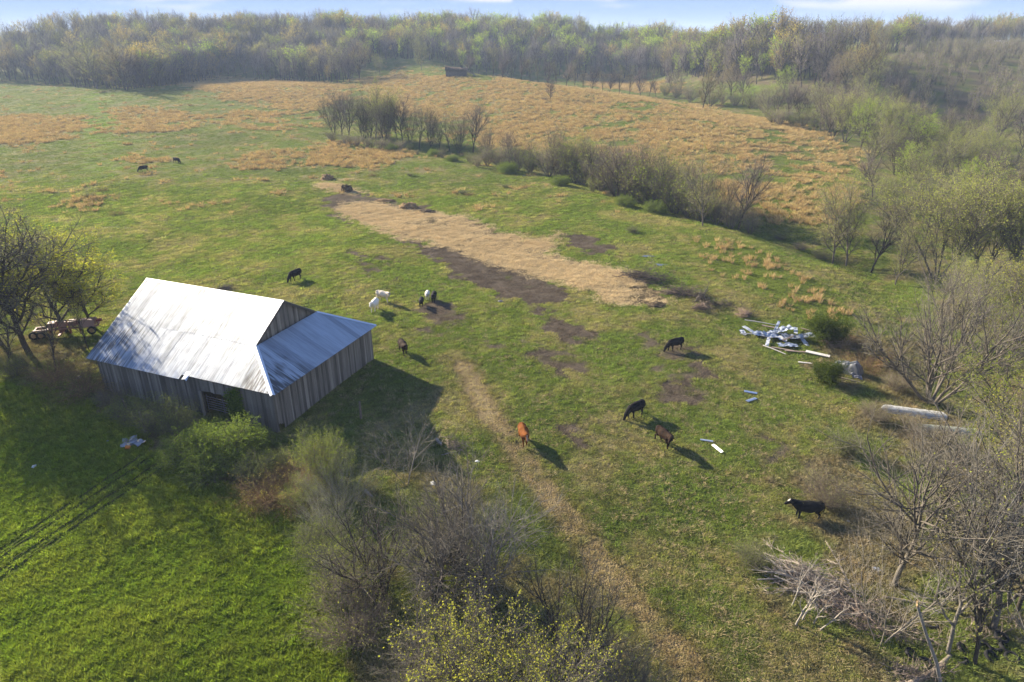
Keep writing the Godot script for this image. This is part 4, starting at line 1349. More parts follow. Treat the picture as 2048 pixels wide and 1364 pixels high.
		["ditch_bush", "thicket", -34.95, -192.73, 3.72, 1.15, "brownish leafless bush in the ditch row, third of its kind from the left", "shrub", "bushes along the ditch"],
		["ditch_bush", "shrub_green", -32.58, -190.78, 2.38, 1.15, "leafy green bush in the ditch row, first of its kind from the left", "shrub", "bushes along the ditch"],
		["ditch_bush", "thicket_olive", -28.88, -198.12, 2.33, 1.15, "olive budding bush in the ditch row, second of its kind from the left", "shrub", "bushes along the ditch"],
		["ditch_bush", "thicket", -25.04, -184.99, 1.81, 1.15, "brownish leafless bush in the ditch row, fourth of its kind from the left", "shrub", "bushes along the ditch"],
		["ditch_bush", "shrub_green", -20.5, -183.41, 2.3, 1.15, "leafy green bush in the ditch row, second of its kind from the left", "shrub", "bushes along the ditch"],
		["ditch_bush", "thicket", -17.9, -179.49, 3.25, 1.15, "brownish leafless bush in the ditch row, fifth of its kind from the left", "shrub", "bushes along the ditch"],
		["ditch_bush", "shrub_green", -14.86, -173.79, 2.07, 1.15, "leafy green bush in the ditch row, third of its kind from the left", "shrub", "bushes along the ditch"],
		["ditch_bush", "thicket_olive", -10.36, -171.34, 2.89, 1.15, "olive budding bush in the ditch row, third of its kind from the left", "shrub", "bushes along the ditch"],
		["ditch_bush", "thicket", -8.26, -165.99, 4.43, 1.15, "brownish leafless bush in the ditch row, sixth of its kind from the left", "shrub", "bushes along the ditch"],
		["ditch_bush", "thicket", -5.98, -169.36, 5.57, 1.15, "brownish leafless bush in the ditch row, seventh of its kind from the left", "shrub", "bushes along the ditch"],
		["ditch_bush", "thicket", -2.91, -168.04, 7.5, 1.15, "brownish leafless bush in the ditch row, eighth of its kind from the left", "shrub", "bushes along the ditch"],
		["ditch_bush", "shrub_green", -1.04, -159.7, 3.06, 1.15, "leafy green bush in the ditch row, fourth of its kind from the left", "shrub", "bushes along the ditch"],
		["ditch_bush", "thicket", 1.3, -163.64, 8.45, 1.15, "brownish leafless bush in the ditch row, ninth of its kind from the left", "shrub", "bushes along the ditch"],
		["ditch_bush", "thicket_olive", 4.22, -161.94, 6.38, 1.15, "olive budding bush in the ditch row, fourth of its kind from the left", "shrub", "bushes along the ditch"],
		["ditch_bush", "thicket", 6.82, -168.87, 5.33, 1.15, "brownish leafless bush in the ditch row, tenth of its kind from the left", "shrub", "bushes along the ditch"],
		["ditch_bush", "thicket", 8.43, -157.08, 9.79, 1.15, "brownish leafless bush in the ditch row, eleventh of its kind from the left", "shrub", "bushes along the ditch"],
		["ditch_bush", "shrub_green", 10.11, -144.48, 2.6, 1.15, "leafy green bush in the ditch row, fifth of its kind from the left", "shrub", "bushes along the ditch"],
		["ditch_bush", "thicket", 11.79, -152.93, 10.1, 1.15, "brownish leafless bush in the ditch row, twelfth of its kind from the left", "shrub", "bushes along the ditch"],
		["ditch_bush", "thicket", 14.5, -158.82, 6.71, 1.15, "brownish leafless bush in the ditch row, thirteenth of its kind from the left", "shrub", "bushes along the ditch"],
		["ditch_bush", "thicket_olive", 15.38, -149.55, 10.02, 1.15, "olive budding bush in the ditch row, fifth of its kind from the left", "shrub", "bushes along the ditch"],
		["ditch_bush", "thicket_olive", 16.45, -139.54, 3.44, 1.15, "olive budding bush in the ditch row, sixth of its kind from the left", "shrub", "bushes along the ditch"],
		["ditch_bush", "thicket", 18.42, -143, 10.34, 1.15, "brownish leafless bush in the ditch row, fourteenth of its kind from the left", "shrub", "bushes along the ditch"],
		["ditch_bush", "thicket", 21.24, -148.81, 8.52, 1.15, "brownish leafless bush in the ditch row, fifteenth of its kind from the left", "shrub", "bushes along the ditch"],
		["ditch_bush", "thicket", 21.04, -137.72, 11.65, 1.15, "brownish leafless bush in the ditch row, sixteenth of its kind from the left", "shrub", "bushes along the ditch"],
		["ditch_bush", "shrub_green", 21.1, -126.44, 2.52, 1.15, "leafy green bush in the ditch row, sixth of its kind from the left", "shrub", "bushes along the ditch"],
		["ditch_bush", "thicket", 23.49, -134.07, 12.4, 1.15, "brownish leafless bush in the ditch row, seventeenth of its kind from the left", "shrub", "bushes along the ditch"],
		["ditch_bush", "thicket", 26.97, -138.23, 7.93, 1.15, "brownish leafless bush in the ditch row, eighteenth of its kind from the left", "shrub", "bushes along the ditch"],
		["ditch_bush", "thicket_olive", 26.09, -130.38, 10.96, 1.15, "olive budding bush in the ditch row, seventh of its kind from the left", "shrub", "bushes along the ditch"],
		["ditch_bush", "shrub_green", 25.88, -122.05, 2.72, 1.15, "leafy green bush in the ditch row, seventh of its kind from the left", "shrub", "bushes along the ditch"],
		["ditch_bush", "thicket", 28.36, -127.28, 11.02, 1.15, "brownish leafless bush in the ditch row, nineteenth of its kind from the left", "shrub", "bushes along the ditch"],
		["ditch_bush", "thicket_olive", 29.84, -123.33, 9.26, 1.15, "olive budding bush in the ditch row, eighth of its kind from the left", "shrub", "bushes along the ditch"],
		["ditch_bush", "thicket", 31.38, -120.17, 7.61, 1.15, "brownish leafless bush in the ditch row, twentieth of its kind from the left", "shrub", "bushes along the ditch"],
		["ditch_bush", "thicket_olive", 32.85, -117.15, 7.11, 1.15, "olive budding bush in the ditch row, ninth of its kind from the left", "shrub", "bushes along the ditch"],
		["ditch_bush", "thicket", 35.22, -115.53, 6.87, 1.15, "brownish leafless bush in the ditch row, twenty-first of its kind from the left", "shrub", "bushes along the ditch"],
		["ditch_bush", "thicket", 36.91, -112.5, 6.56, 1.15, "brownish leafless bush in the ditch row, twenty-second of its kind from the left", "shrub", "bushes along the ditch"],
		["ditch_bush", "thicket", 39.43, -110.24, 4.43, 1.15, "brownish leafless bush in the ditch row, twenty-third of its kind from the left", "shrub", "bushes along the ditch"],
		["grove_tree", "mid_olive", 93.91, -215.92, 14.97, 1.2, "olive tree of the right valley grove, first from the left", "tree", "trees of the right valley grove"],
		["grove_tree", "mid_multi", 91.72, -201.88, 15.4, 1.2, "bare grey tree of the right valley grove, second from the left", "tree", "trees of the right valley grove"],
		["grove_tree", "mid_olive_2", 90.97, -192.15, 15.98, 1.2, "hazy olive tree of the right valley grove, third from the left", "tree", "trees of the right valley grove"],
		["grove_tree", "mid_green", 87.77, -176.61, 13.09, 1.2, "light green tree of the right valley grove, fourth from the left", "tree", "trees of the right valley grove"],
		["grove_tree", "mid_olive", 73.27, -142.99, 11.91, 1.2, "olive tree of the right valley grove, fifth from the left", "tree", "trees of the right valley grove"],
		["grove_tree", "mid_bare_2", 66.81, -126.13, 9.46, 1.2, "bare brown tree of the right valley grove, sixth from the left", "tree", "trees of the right valley grove"],
		["grove_tree", "mid_olive_2", 99.06, -191.65, 14.75, 1.2, "hazy olive tree of the right valley grove, seventh from the left", "tree", "trees of the right valley grove"],
		["grove_tree", "mid_olive", 84.48, -159.56, 13.58, 1.2, "olive tree of the right valley grove, eighth from the left", "tree", "trees of the right valley grove"],
		["grove_tree", "mid_multi", 81.18, -146.23, 11.16, 1.2, "bare grey tree of the right valley grove, ninth from the left", "tree", "trees of the right valley grove"],
		["grove_tree", "mid_olive_2", 102.25, -184.55, 14.88, 1.2, "hazy olive tree of the right valley grove, tenth from the left", "tree", "trees of the right valley grove"],
		["grove_tree", "mid_green", 75.1, -130.45, 9.72, 1.2, "light green tree of the right valley grove, eleventh from the left", "tree", "trees of the right valley grove"],
		["grove_tree", "mid_olive", 74.84, -125.42, 10.3, 1.2, "olive tree of the right valley grove, twelfth from the left", "tree", "trees of the right valley grove"],
		["grove_tree", "mid_bare_2", 110.41, -187.2, 15.7, 1.2, "bare brown tree of the right valley grove, thirteenth from the left", "tree", "trees of the right valley grove"],
		["grove_tree", "mid_olive_2", 93.69, -153.26, 11.63, 1.2, "hazy olive tree of the right valley grove, fourteenth from the left", "tree", "trees of the right valley grove"],
		["grove_tree", "mid_olive", 83.23, -132.75, 11.26, 1.2, "olive tree of the right valley grove, fifteenth from the left", "tree", "trees of the right valley grove"],
		["grove_tree", "mid_multi", 108.64, -172.66, 12.38, 1.2, "bare grey tree of the right valley grove, sixteenth from the left", "tree", "trees of the right valley grove"],
		["grove_tree", "mid_olive_2", 92.72, -143.15, 11.48, 1.2, "hazy olive tree of the right valley grove, seventeenth from the left", "tree", "trees of the right valley grove"],
		["grove_tree", "mid_green", 77.8, -115.63, 10.48, 1.2, "light green tree of the right valley grove, eighteenth from the left", "tree", "trees of the right valley grove"],
		["grove_tree", "mid_olive", 106.72, -161.47, 12.22, 1.2, "olive tree of the right valley grove, nineteenth from the left", "tree", "trees of the right valley grove"],
		["grove_tree", "mid_bare_2", 88.5, -130.08, 11.1, 1.2, "bare brown tree of the right valley grove, twentieth from the left", "tree", "trees of the right valley grove"],
		["grove_tree", "mid_olive_2", 105.45, -154.86, 11.27, 1.2, "hazy olive tree of the right valley grove, twentieth from the left", "tree", "trees of the right valley grove"],
		["grove_tree", "mid_olive", 95.53, -135.92, 11.03, 1.2, "olive tree of the right valley grove, twenty-second from the left", "tree", "trees of the right valley grove"],
		["grove_tree", "mid_multi", 81.1, -112.7, 10.27, 1.2, "bare grey tree of the right valley grove, twenty-third from the left", "tree", "trees of the right valley grove"],
		["grove_tree", "mid_olive_2", 143.44, -208.12, 15.25, 1.2, "hazy olive tree of the right valley grove, twenty-fourth from the left", "tree", "trees of the right valley grove"],
		["grove_tree", "mid_green", 82.75, -106.56, 9.45, 1.2, "light green tree of the right valley grove, twenty-fifth from the left", "tree", "trees of the right valley grove"],
		["cedar_tree", "cedar", 5.8, -167.14, 4.71, 0.9, "small dark cedar among the ditch bushes", "tree", ""],
		["weed_clump", "shrub_dull", -9.94, -136.92, 1.2, 1.8, "low weed clump in the pasture, seventh from the left", "shrub", "weed clumps in the open pasture"],
		["weed_clump", "shrub_brown", -8.33, -135.15, 0.89, 1.8, "low weed clump in the pasture, eighth from the left", "shrub", "weed clumps in the open pasture"],
		["weed_clump", "shrub_dull", 19.45, -107.49, 1.4, 1.8, "low weed clump in the pasture, tenth from the left", "shrub", "weed clumps in the open pasture"],
		["weed_clump", "shrub_brown", -84.02, -140.18, 1.02, 1.8, "low weed clump in the pasture, second from the left", "shrub", "weed clumps in the open pasture"],
		["weed_clump", "shrub_dull", -83.25, -134.25, 1.18, 1.8, "low weed clump in the pasture, first from the left", "shrub", "weed clumps in the open pasture"],
		["weed_clump", "shrub_brown", -70.6, -120.49, 1.08, 1.8, "low weed clump in the pasture, third from the left", "shrub", "weed clumps in the open pasture"],
		["weed_clump", "shrub_dull", -1.45, -142.26, 0.93, 1.8, "low weed clump in the pasture, ninth from the left", "shrub", "weed clumps in the open pasture"],
		["weed_clump", "shrub_brown", -31.39, -155.16, 1, 1.8, "low weed clump in the pasture, fifth from the left", "shrub", "weed clumps in the open pasture"],
		["weed_clump", "shrub_dull", -22.78, -153.97, 0.99, 1.8, "low weed clump in the pasture, sixth from the left", "shrub", "weed clumps in the open pasture"],
		["weed_clump", "shrub_brown", -38.81, -166, 0.94, 1.8, "low weed clump in the pasture, fourth from the left", "shrub", "weed clumps in the open pasture"],
		["bare_tree", "mid_bare", 14.51, -275.24, 9.44, 1, "lone bare tree on the crest of the orange hill", "tree", ""],
		["shrub", "shrub_bare", 12.27, -276.42, 1.99, 1.6, "small brush at the foot of the lone hill tree", "shrub", ""],
		["row_tree", "mid_thin", -9.99, -381.67, 13.83, 1, "bare tree, first from the left in the row behind the orange hill", "tree", "trees in the row behind the hill"],
		["row_tree", "mid_bare", -5.01, -375.14, 13.99, 1, "bare tree, second from the left in the row behind the orange hill", "tree", "trees in the row behind the hill"],
		["row_tree", "mid_thin", -0.24, -371.11, 10.99, 1, "bare tree, third from the left in the row behind the orange hill", "tree", "trees in the row behind the hill"],
		["row_tree", "mid_bare_2", 4.34, -357.48, 14.73, 1, "bare tree, fourth from the left in the row behind the orange hill", "tree", "trees in the row behind the hill"],
		["row_tree", "mid_thin", 8.76, -354.52, 11.3, 1, "bare tree, fifth from the left in the row behind the orange hill", "tree", "trees in the row behind the hill"],
		["row_tree", "mid_thin", 13.09, -360.23, 12.98, 1, "bare tree, sixth from the left in the row behind the orange hill", "tree", "trees in the row behind the hill"],
		["row_tree", "mid_bare", 17.19, -351.63, 12.74, 1, "bare tree, seventh from the left in the row behind the orange hill", "tree", "trees in the row behind the hill"],
		["row_tree", "mid_thin", 21.24, -344.22, 10.82, 1, "bare tree, eighth from the left in the row behind the orange hill", "tree", "trees in the row behind the hill"],
		["row_tree", "mid_bare_2", 25.03, -337.9, 14.4, 1, "bare tree, ninth from the left in the row behind the orange hill", "tree", "trees in the row behind the hill"],
		["row_tree", "mid_thin", 28.89, -332.49, 13.67, 1, "bare tree, tenth from the left in the row behind the orange hill", "tree", "trees in the row behind the hill"],
		["row_tree", "mid_thin", 32.49, -329.39, 10.29, 1, "bare tree, eleventh from the left in the row behind the orange hill", "tree", "trees in the row behind the hill"],
		["row_tree", "mid_bare", 36.26, -327.84, 12.91, 1, "bare tree, twelfth from the left in the row behind the orange hill", "tree", "trees in the row behind the hill"],
		["row_tree", "mid_thin", 39.9, -318.27, 10.01, 1, "bare tree, thirteenth from the left in the row behind the orange hill", "tree", "trees in the row behind the hill"],
		["row_tree", "mid_bare_2", 43.5, -323.26, 12.36, 1, "bare tree, fourteenth from the left in the row behind the orange hill", "tree", "trees in the row behind the hill"],
		["row_tree", "mid_thin", 47.63, -321.99, 14.42, 1, "bare tree, fifteenth from the left in the row behind the orange hill", "tree", "trees in the row behind the hill"],
		["row_tree", "mid_thin", 57.52, -354.39, 15.63, 1, "bare tree, sixteenth from the left in the row behind the orange hill", "tree", "trees in the row behind the hill"],
		["row_tree", "mid_bare", 62.28, -351.33, 14.74, 1, "bare tree, seventeenth from the left in the row behind the orange hill", "tree", "trees in the row behind the hill"],
		["row_tree", "mid_thin", 66.65, -351.36, 15.12, 1, "bare tree, eighteenth from the left in the row behind the orange hill", "tree", "trees in the row behind the hill"],
		["row_tree", "mid_bare_2", 70.65, -355.16, 10.01, 1, "bare tree, nineteenth from the left in the row behind the orange hill", "tree", "trees in the row behind the hill"],
		["bare_tree", "mid_bare", 79.64, -367.18, 15.49, 1.2, "grey rounded bare tree right of the row behind the hill", "tree", ""],
		["leafing_tree", "mid_olive", 82.26, -351.95, 12.44, 1.1, "olive tree beside the grey rounded one", "tree", ""],
		["leafing_tree", "mid_tan", 71.12, -267.7, 16.43, 1, "tan-orange budding tree at the edge of the orange hill", "tree", ""],
		["bare_tree", "mid_bare_2", 90.01, -312, 14.45, 1.1, "bare tree right of the tan-orange one", "tree", ""],
		["leafing_tree", "mid_tan", 91.19, -299.8, 16.38, 1.1, "second tan budding tree right of the tan-orange one", "tree", ""],
		["bare_tree", "mid_bare", 93.75, -292.56, 15.64, 1.2, "pale grey bare tree left of the bright green one", "tree", ""],
		["leafing_tree", "mid_green", 111.06, -296.86, 11.8, 1.25, "bright fresh green tree below the right wood", "tree", ""],
		["leafing_tree", "mid_olive", 87.75, -244.91, 12.53, 1.1, "first dark-trunked tree right of the orange crest", "tree", ""],
		["bare_tree", "mid_bare", 86.89, -235.33, 11.92, 1, "second dark-trunked tree right of the orange crest", "tree", ""],
		["bare_tree", "mid_bare_2", 89.2, -231.61, 14.58, 1, "third dark-trunked tree right of the orange crest", "tree", ""],
		["bare_tree", "mid_bare", 93.63, -231.97, 14.62, 1, "fourth dark-trunked tree right of the orange crest", "tree", ""],
		["bare_tree", "mid_thin", 95.59, -229.89, 12.89, 1, "fifth dark-trunked tree right of the orange crest", "tree", ""],
		["bare_tree", "mid_bare_2", 101.81, -231.89, 18.17, 1.1, "sixth dark-trunked tree right of the orange crest, the tallest", "tree", ""],
		["bare_tree", "mid_bare", 107.03, -231.74, 15.53, 1.1, "seventh dark-trunked tree right of the orange crest", "tree", ""],
		["leafing_tree", "mid_olive", 108.23, -221.82, 17.08, 1.2, "olive tree right of the dark-trunked trees", "tree", ""],
		["leafing_tree", "mid_olive", 109.56, -214.71, 15.64, 1.2, "second olive tree right of the dark-trunked trees", "tree", ""],
		["leafing_tree", "mid_tan", 105.62, -199.16, 13.34, 1.1, "tan tree right of the dark-trunked trees", "tree", ""],
		["leafing_tree", "mid_tan", 123.9, -267.88, 20.46, 1.2, "large tan budding tree above the dark-trunked trees", "tree", ""],
		["leafing_tree", "mid_tan", 132.47, -277.23, 22.34, 1.2, "largest tan budding tree at the wood's corner", "tree", ""],
		["leafing_tree", "mid_olive", 128.51, -257.7, 18.99, 1.2, "olive tree right of the largest tan tree", "tree", ""],
		["bare_tree", "mid_bare", 121.01, -274.36, 15.8, 1.2, "bare tree left of the large tan tree", "tree", ""],
		["bare_tree", "mid_bare", 133.09, -248.73, 13.74, 1.1, "bare tree at the foot of the scrub hillside", "tree", ""],
		["hilltop_tree", "mid_bare", 264.7, -484.85, 19.72, 1.25, "hilltop tree standing out against the sky, eighth from the right edge", "tree", "trees along the right hilltop"],
		["hilltop_tree", "mid_bare_2", 285.77, -505.2, 11.43, 1.25, "hilltop tree standing out against the sky, seventh from the right edge", "tree", "trees along the right hilltop"],
		["hilltop_tree", "mid_tan", 294.54, -502.77, 18.92, 1.25, "hilltop tree standing out against the sky, sixth from the right edge", "tree", "trees along the right hilltop"],
		["hilltop_tree", "mid_bare", 320.73, -524.03, 8.97, 1.25, "hilltop tree standing out against the sky, fifth from the right edge", "tree", "trees along the right hilltop"],
		["hilltop_tree", "mid_bare_2", 341.76, -545.23, 17.18, 1.25, "hilltop tree standing out against the sky, fourth from the right edge", "tree", "trees along the right hilltop"],
		["hilltop_tree", "mid_olive", 370.01, -562.59, 21.08, 1.25, "hilltop tree standing out against the sky, third from the right edge", "tree", "trees along the right hilltop"],
		["hilltop_tree", "mid_bare", 641.78, -951.13, 28.8, 1.25, "hilltop tree standing out against the sky, second from the right edge", "tree", "trees along the right hilltop"],
		["hilltop_tree", "mid_bare", 665.2, -966.62, 25.8, 1.25, "hilltop tree standing out against the sky, first from the right edge", "tree", "trees along the right hilltop"],
		["hilltop_tree", "mid_bare_2", 236, -451.15, 15.16, 1.25, "hilltop tree standing out against the sky, ninth from the right edge", "tree", "trees along the right hilltop"],
		["hilltop_tree", "mid_olive", 188.56, -374.12, 15.55, 1.25, "hilltop tree standing out against the sky, tenth from the right edge", "tree", "trees along the right hilltop"],
		["understory_bush", "thicket_olive", 75.55, -356.85, 6.94, 1.4, "brushy understory bush below the orange crest's tree belt, first from the left", "shrub", "bushes under the tree belt"],
		["understory_bush", "thicket", 78.04, -343.49, 8.46, 1.4, "brushy understory bush below the orange crest's tree belt, second from the left", "shrub", "bushes under the tree belt"],
		["understory_bush", "thicket", 78.23, -316.41, 9.46, 1.4, "brushy understory bush below the orange crest's tree belt, third from the left", "shrub", "bushes under the tree belt"],
		["understory_bush", "thicket_olive", 81.32, -295.1, 10.37, 1.4, "brushy understory bush below the orange crest's tree belt, fourth from the left", "shrub", "bushes under the tree belt"],
		["understory_bush", "thicket", 87.23, -298.1, 5.85, 1.4, "brushy understory bush below the orange crest's tree belt, fifth from the left", "shrub", "bushes under the tree belt"],
		["understory_bush", "thicket", 89.79, -289.3, 7.19, 1.4, "brushy understory bush below the orange crest's tree belt, sixth from the left", "shrub", "bushes under the tree belt"],
		["understory_bush", "thicket_olive", 93.05, -280.59, 8.44, 1.4, "brushy understory bush below the orange crest's tree belt, seventh from the left", "shrub", "bushes under the tree belt"],
		["understory_bush", "thicket", 93.53, -265.6, 9.41, 1.4, "brushy understory bush below the orange crest's tree belt, eighth from the left", "shrub", "bushes under the tree belt"],
		["understory_bush", "thicket", 104.29, -297.54, 5.8, 1.4, "brushy understory bush below the orange crest's tree belt, ninth from the left", "shrub", "bushes under the tree belt"],
		["understory_bush", "thicket_olive", 82.7, -225.87, 5.72, 1.4, "brushy understory bush below the orange crest's tree belt, tenth from the left", "shrub", "bushes under the tree belt"],
		["understory_bush", "thicket", 83.42, -221.2, 6.78, 1.4, "brushy understory bush below the orange crest's tree belt, eleventh from the left", "shrub", "bushes under the tree belt"],
		["understory_bush", "thicket", 108.23, -280.29, 9.81, 1.4, "brushy understory bush below the orange crest's tree belt, twelfth from the left", "shrub", "bushes under the tree belt"],
		["understory_bush", "thicket_olive", 87.59, -221.78, 4.46, 1.4, "brushy understory bush below the orange crest's tree belt, thirteenth from the left", "shrub", "bushes under the tree belt"],
		["understory_bush", "thicket", 91.01, -222.37, 5.66, 1.4, "brushy understory bush below the orange crest's tree belt, fourteenth from the left", "shrub", "bushes under the tree belt"],
		["understory_bush", "thicket", 109.19, -267.52, 8.04, 1.4, "brushy understory bush below the orange crest's tree belt, fifteenth from the left", "shrub", "bushes under the tree belt"],
		["understory_bush", "thicket_olive", 95.54, -223.67, 8.06, 1.4, "brushy understory bush below the orange crest's tree belt, sixteenth from the left", "shrub", "bushes under the tree belt"],
		["understory_bush", "thicket", 113.65, -258.07, 5.1, 1.4, "brushy understory bush below the orange crest's tree belt, seventeenth from the left", "shrub", "bushes under the tree belt"],
		["understory_bush", "thicket", 100.37, -223.77, 5.71, 1.4, "brushy understory bush below the orange crest's tree belt, eighteenth from the left", "shrub", "bushes under the tree belt"],
		["understory_bush", "thicket_olive", 103.54, -220.18, 6.8, 1.4, "brushy understory bush below the orange crest's tree belt, nineteenth from the left", "shrub", "bushes under the tree belt"],
		["understory_bush", "thicket", 118.06, -249.67, 8.87, 1.4, "brushy understory bush below the orange crest's tree belt, twentieth from the left", "shrub", "bushes under the tree belt"],
		["understory_bush", "thicket", 105.98, -215.28, 4.37, 1.4, "brushy understory bush below the orange crest's tree belt, twenty-first from the left", "shrub", "bushes under the tree belt"],
		["understory_bush", "thicket_olive", 104.64, -203.06, 5.25, 1.4, "brushy understory bush below the orange crest's tree belt, twenty-second from the left", "shrub", "bushes under the tree belt"],
		["understory_bush", "thicket", -52.41, -205.44, 4.07, 1.3, "leafless brush under the ditch row's left trees, first from the left", "shrub", "brush under the ditch trees"],
		["understory_bush", "thicket", -47.56, -200.03, 3.84, 1.3, "leafless brush under the ditch row's left trees, second from the left", "shrub", "brush under the ditch trees"],
		["understory_bush", "thicket", -43.74, -198.72, 4.09, 1.3, "leafless brush under the ditch row's left trees, third from the left", "shrub", "brush under the ditch trees"],
		["understory_bush", "thicket", -40.39, -195.95, 3.78, 1.3, "leafless brush under the ditch row's left trees, fourth from the left", "shrub", "brush under the ditch trees"],
		["understory_bush", "thicket", -36.31, -192.65, 3.99, 1.3, "leafless brush under the ditch row's left trees, fifth from the left", "shrub", "brush under the ditch trees"],
		["understory_bush", "thicket", -30.69, -191.79, 3.97, 1.3, "leafless brush under the ditch row's left trees, sixth from the left", "shrub", "brush under the ditch trees"],
		["leafing_tree", "mid_olive", -222.31, -389.13, 27.85, 1.5, "rounded pale olive tree in front of the left wood", "tree", ""],
		["leafing_tree", "mid_tan", -194.92, -365.23, 24.16, 1.5, "rounded tan tree beside the pale olive one", "tree", ""],
		["bare_tree", "mid_bare", -190.14, -376.12, 19.28, 1.4, "grey bare tree at the corner of the left wood", "tree", ""],
		["bare_tree", "mid_bare", -282.89, -445.54, 19.16, 1.4, "small grey tree in front of the left wood", "tree", ""],
		["leafing_tree", "mid_tan", -88.77, -423.35, 21.22, 1.4, "rounded tan tree left of the ruined barn", "tree", ""],
		["bare_tree", "mid_bare", -90.73, -407.85, 15.48, 1.2, "grey bare tree below the rounded tan one", "tree", ""],
		["bare_tree", "mid_bare_2", -119.42, -439.59, 11.72, 1.2, "lone small bare tree at the left wood's right end", "tree", ""],
		["leafing_tree", "mid_olive", -77.73, -430.69, 12.21, 1.2, "hazy olive tree between the rounded tan tree and the ruin", "tree", ""],
		["leafing_tree", "mid_olive", -54.58, -442.34, 19.26, 1.1, "tall hazy tree left of the ruined barn", "tree", ""],
		["bare_tree", "mid_bare_2", -23.81, -391.27, 13.52, 1.2, "spreading bare tree right behind the ruined barn", "tree", ""],
		["leafing_tree", "mid_tan", -317, -460.27, 23.69, 1.4, "tan rounded tree at the left wood's left end", "tree", ""]
	]:
		plant(t[0], t[1], on(t[2], t[3]), t[4], rnd(0, TAU), t[6], t[7], t[8], t[5])


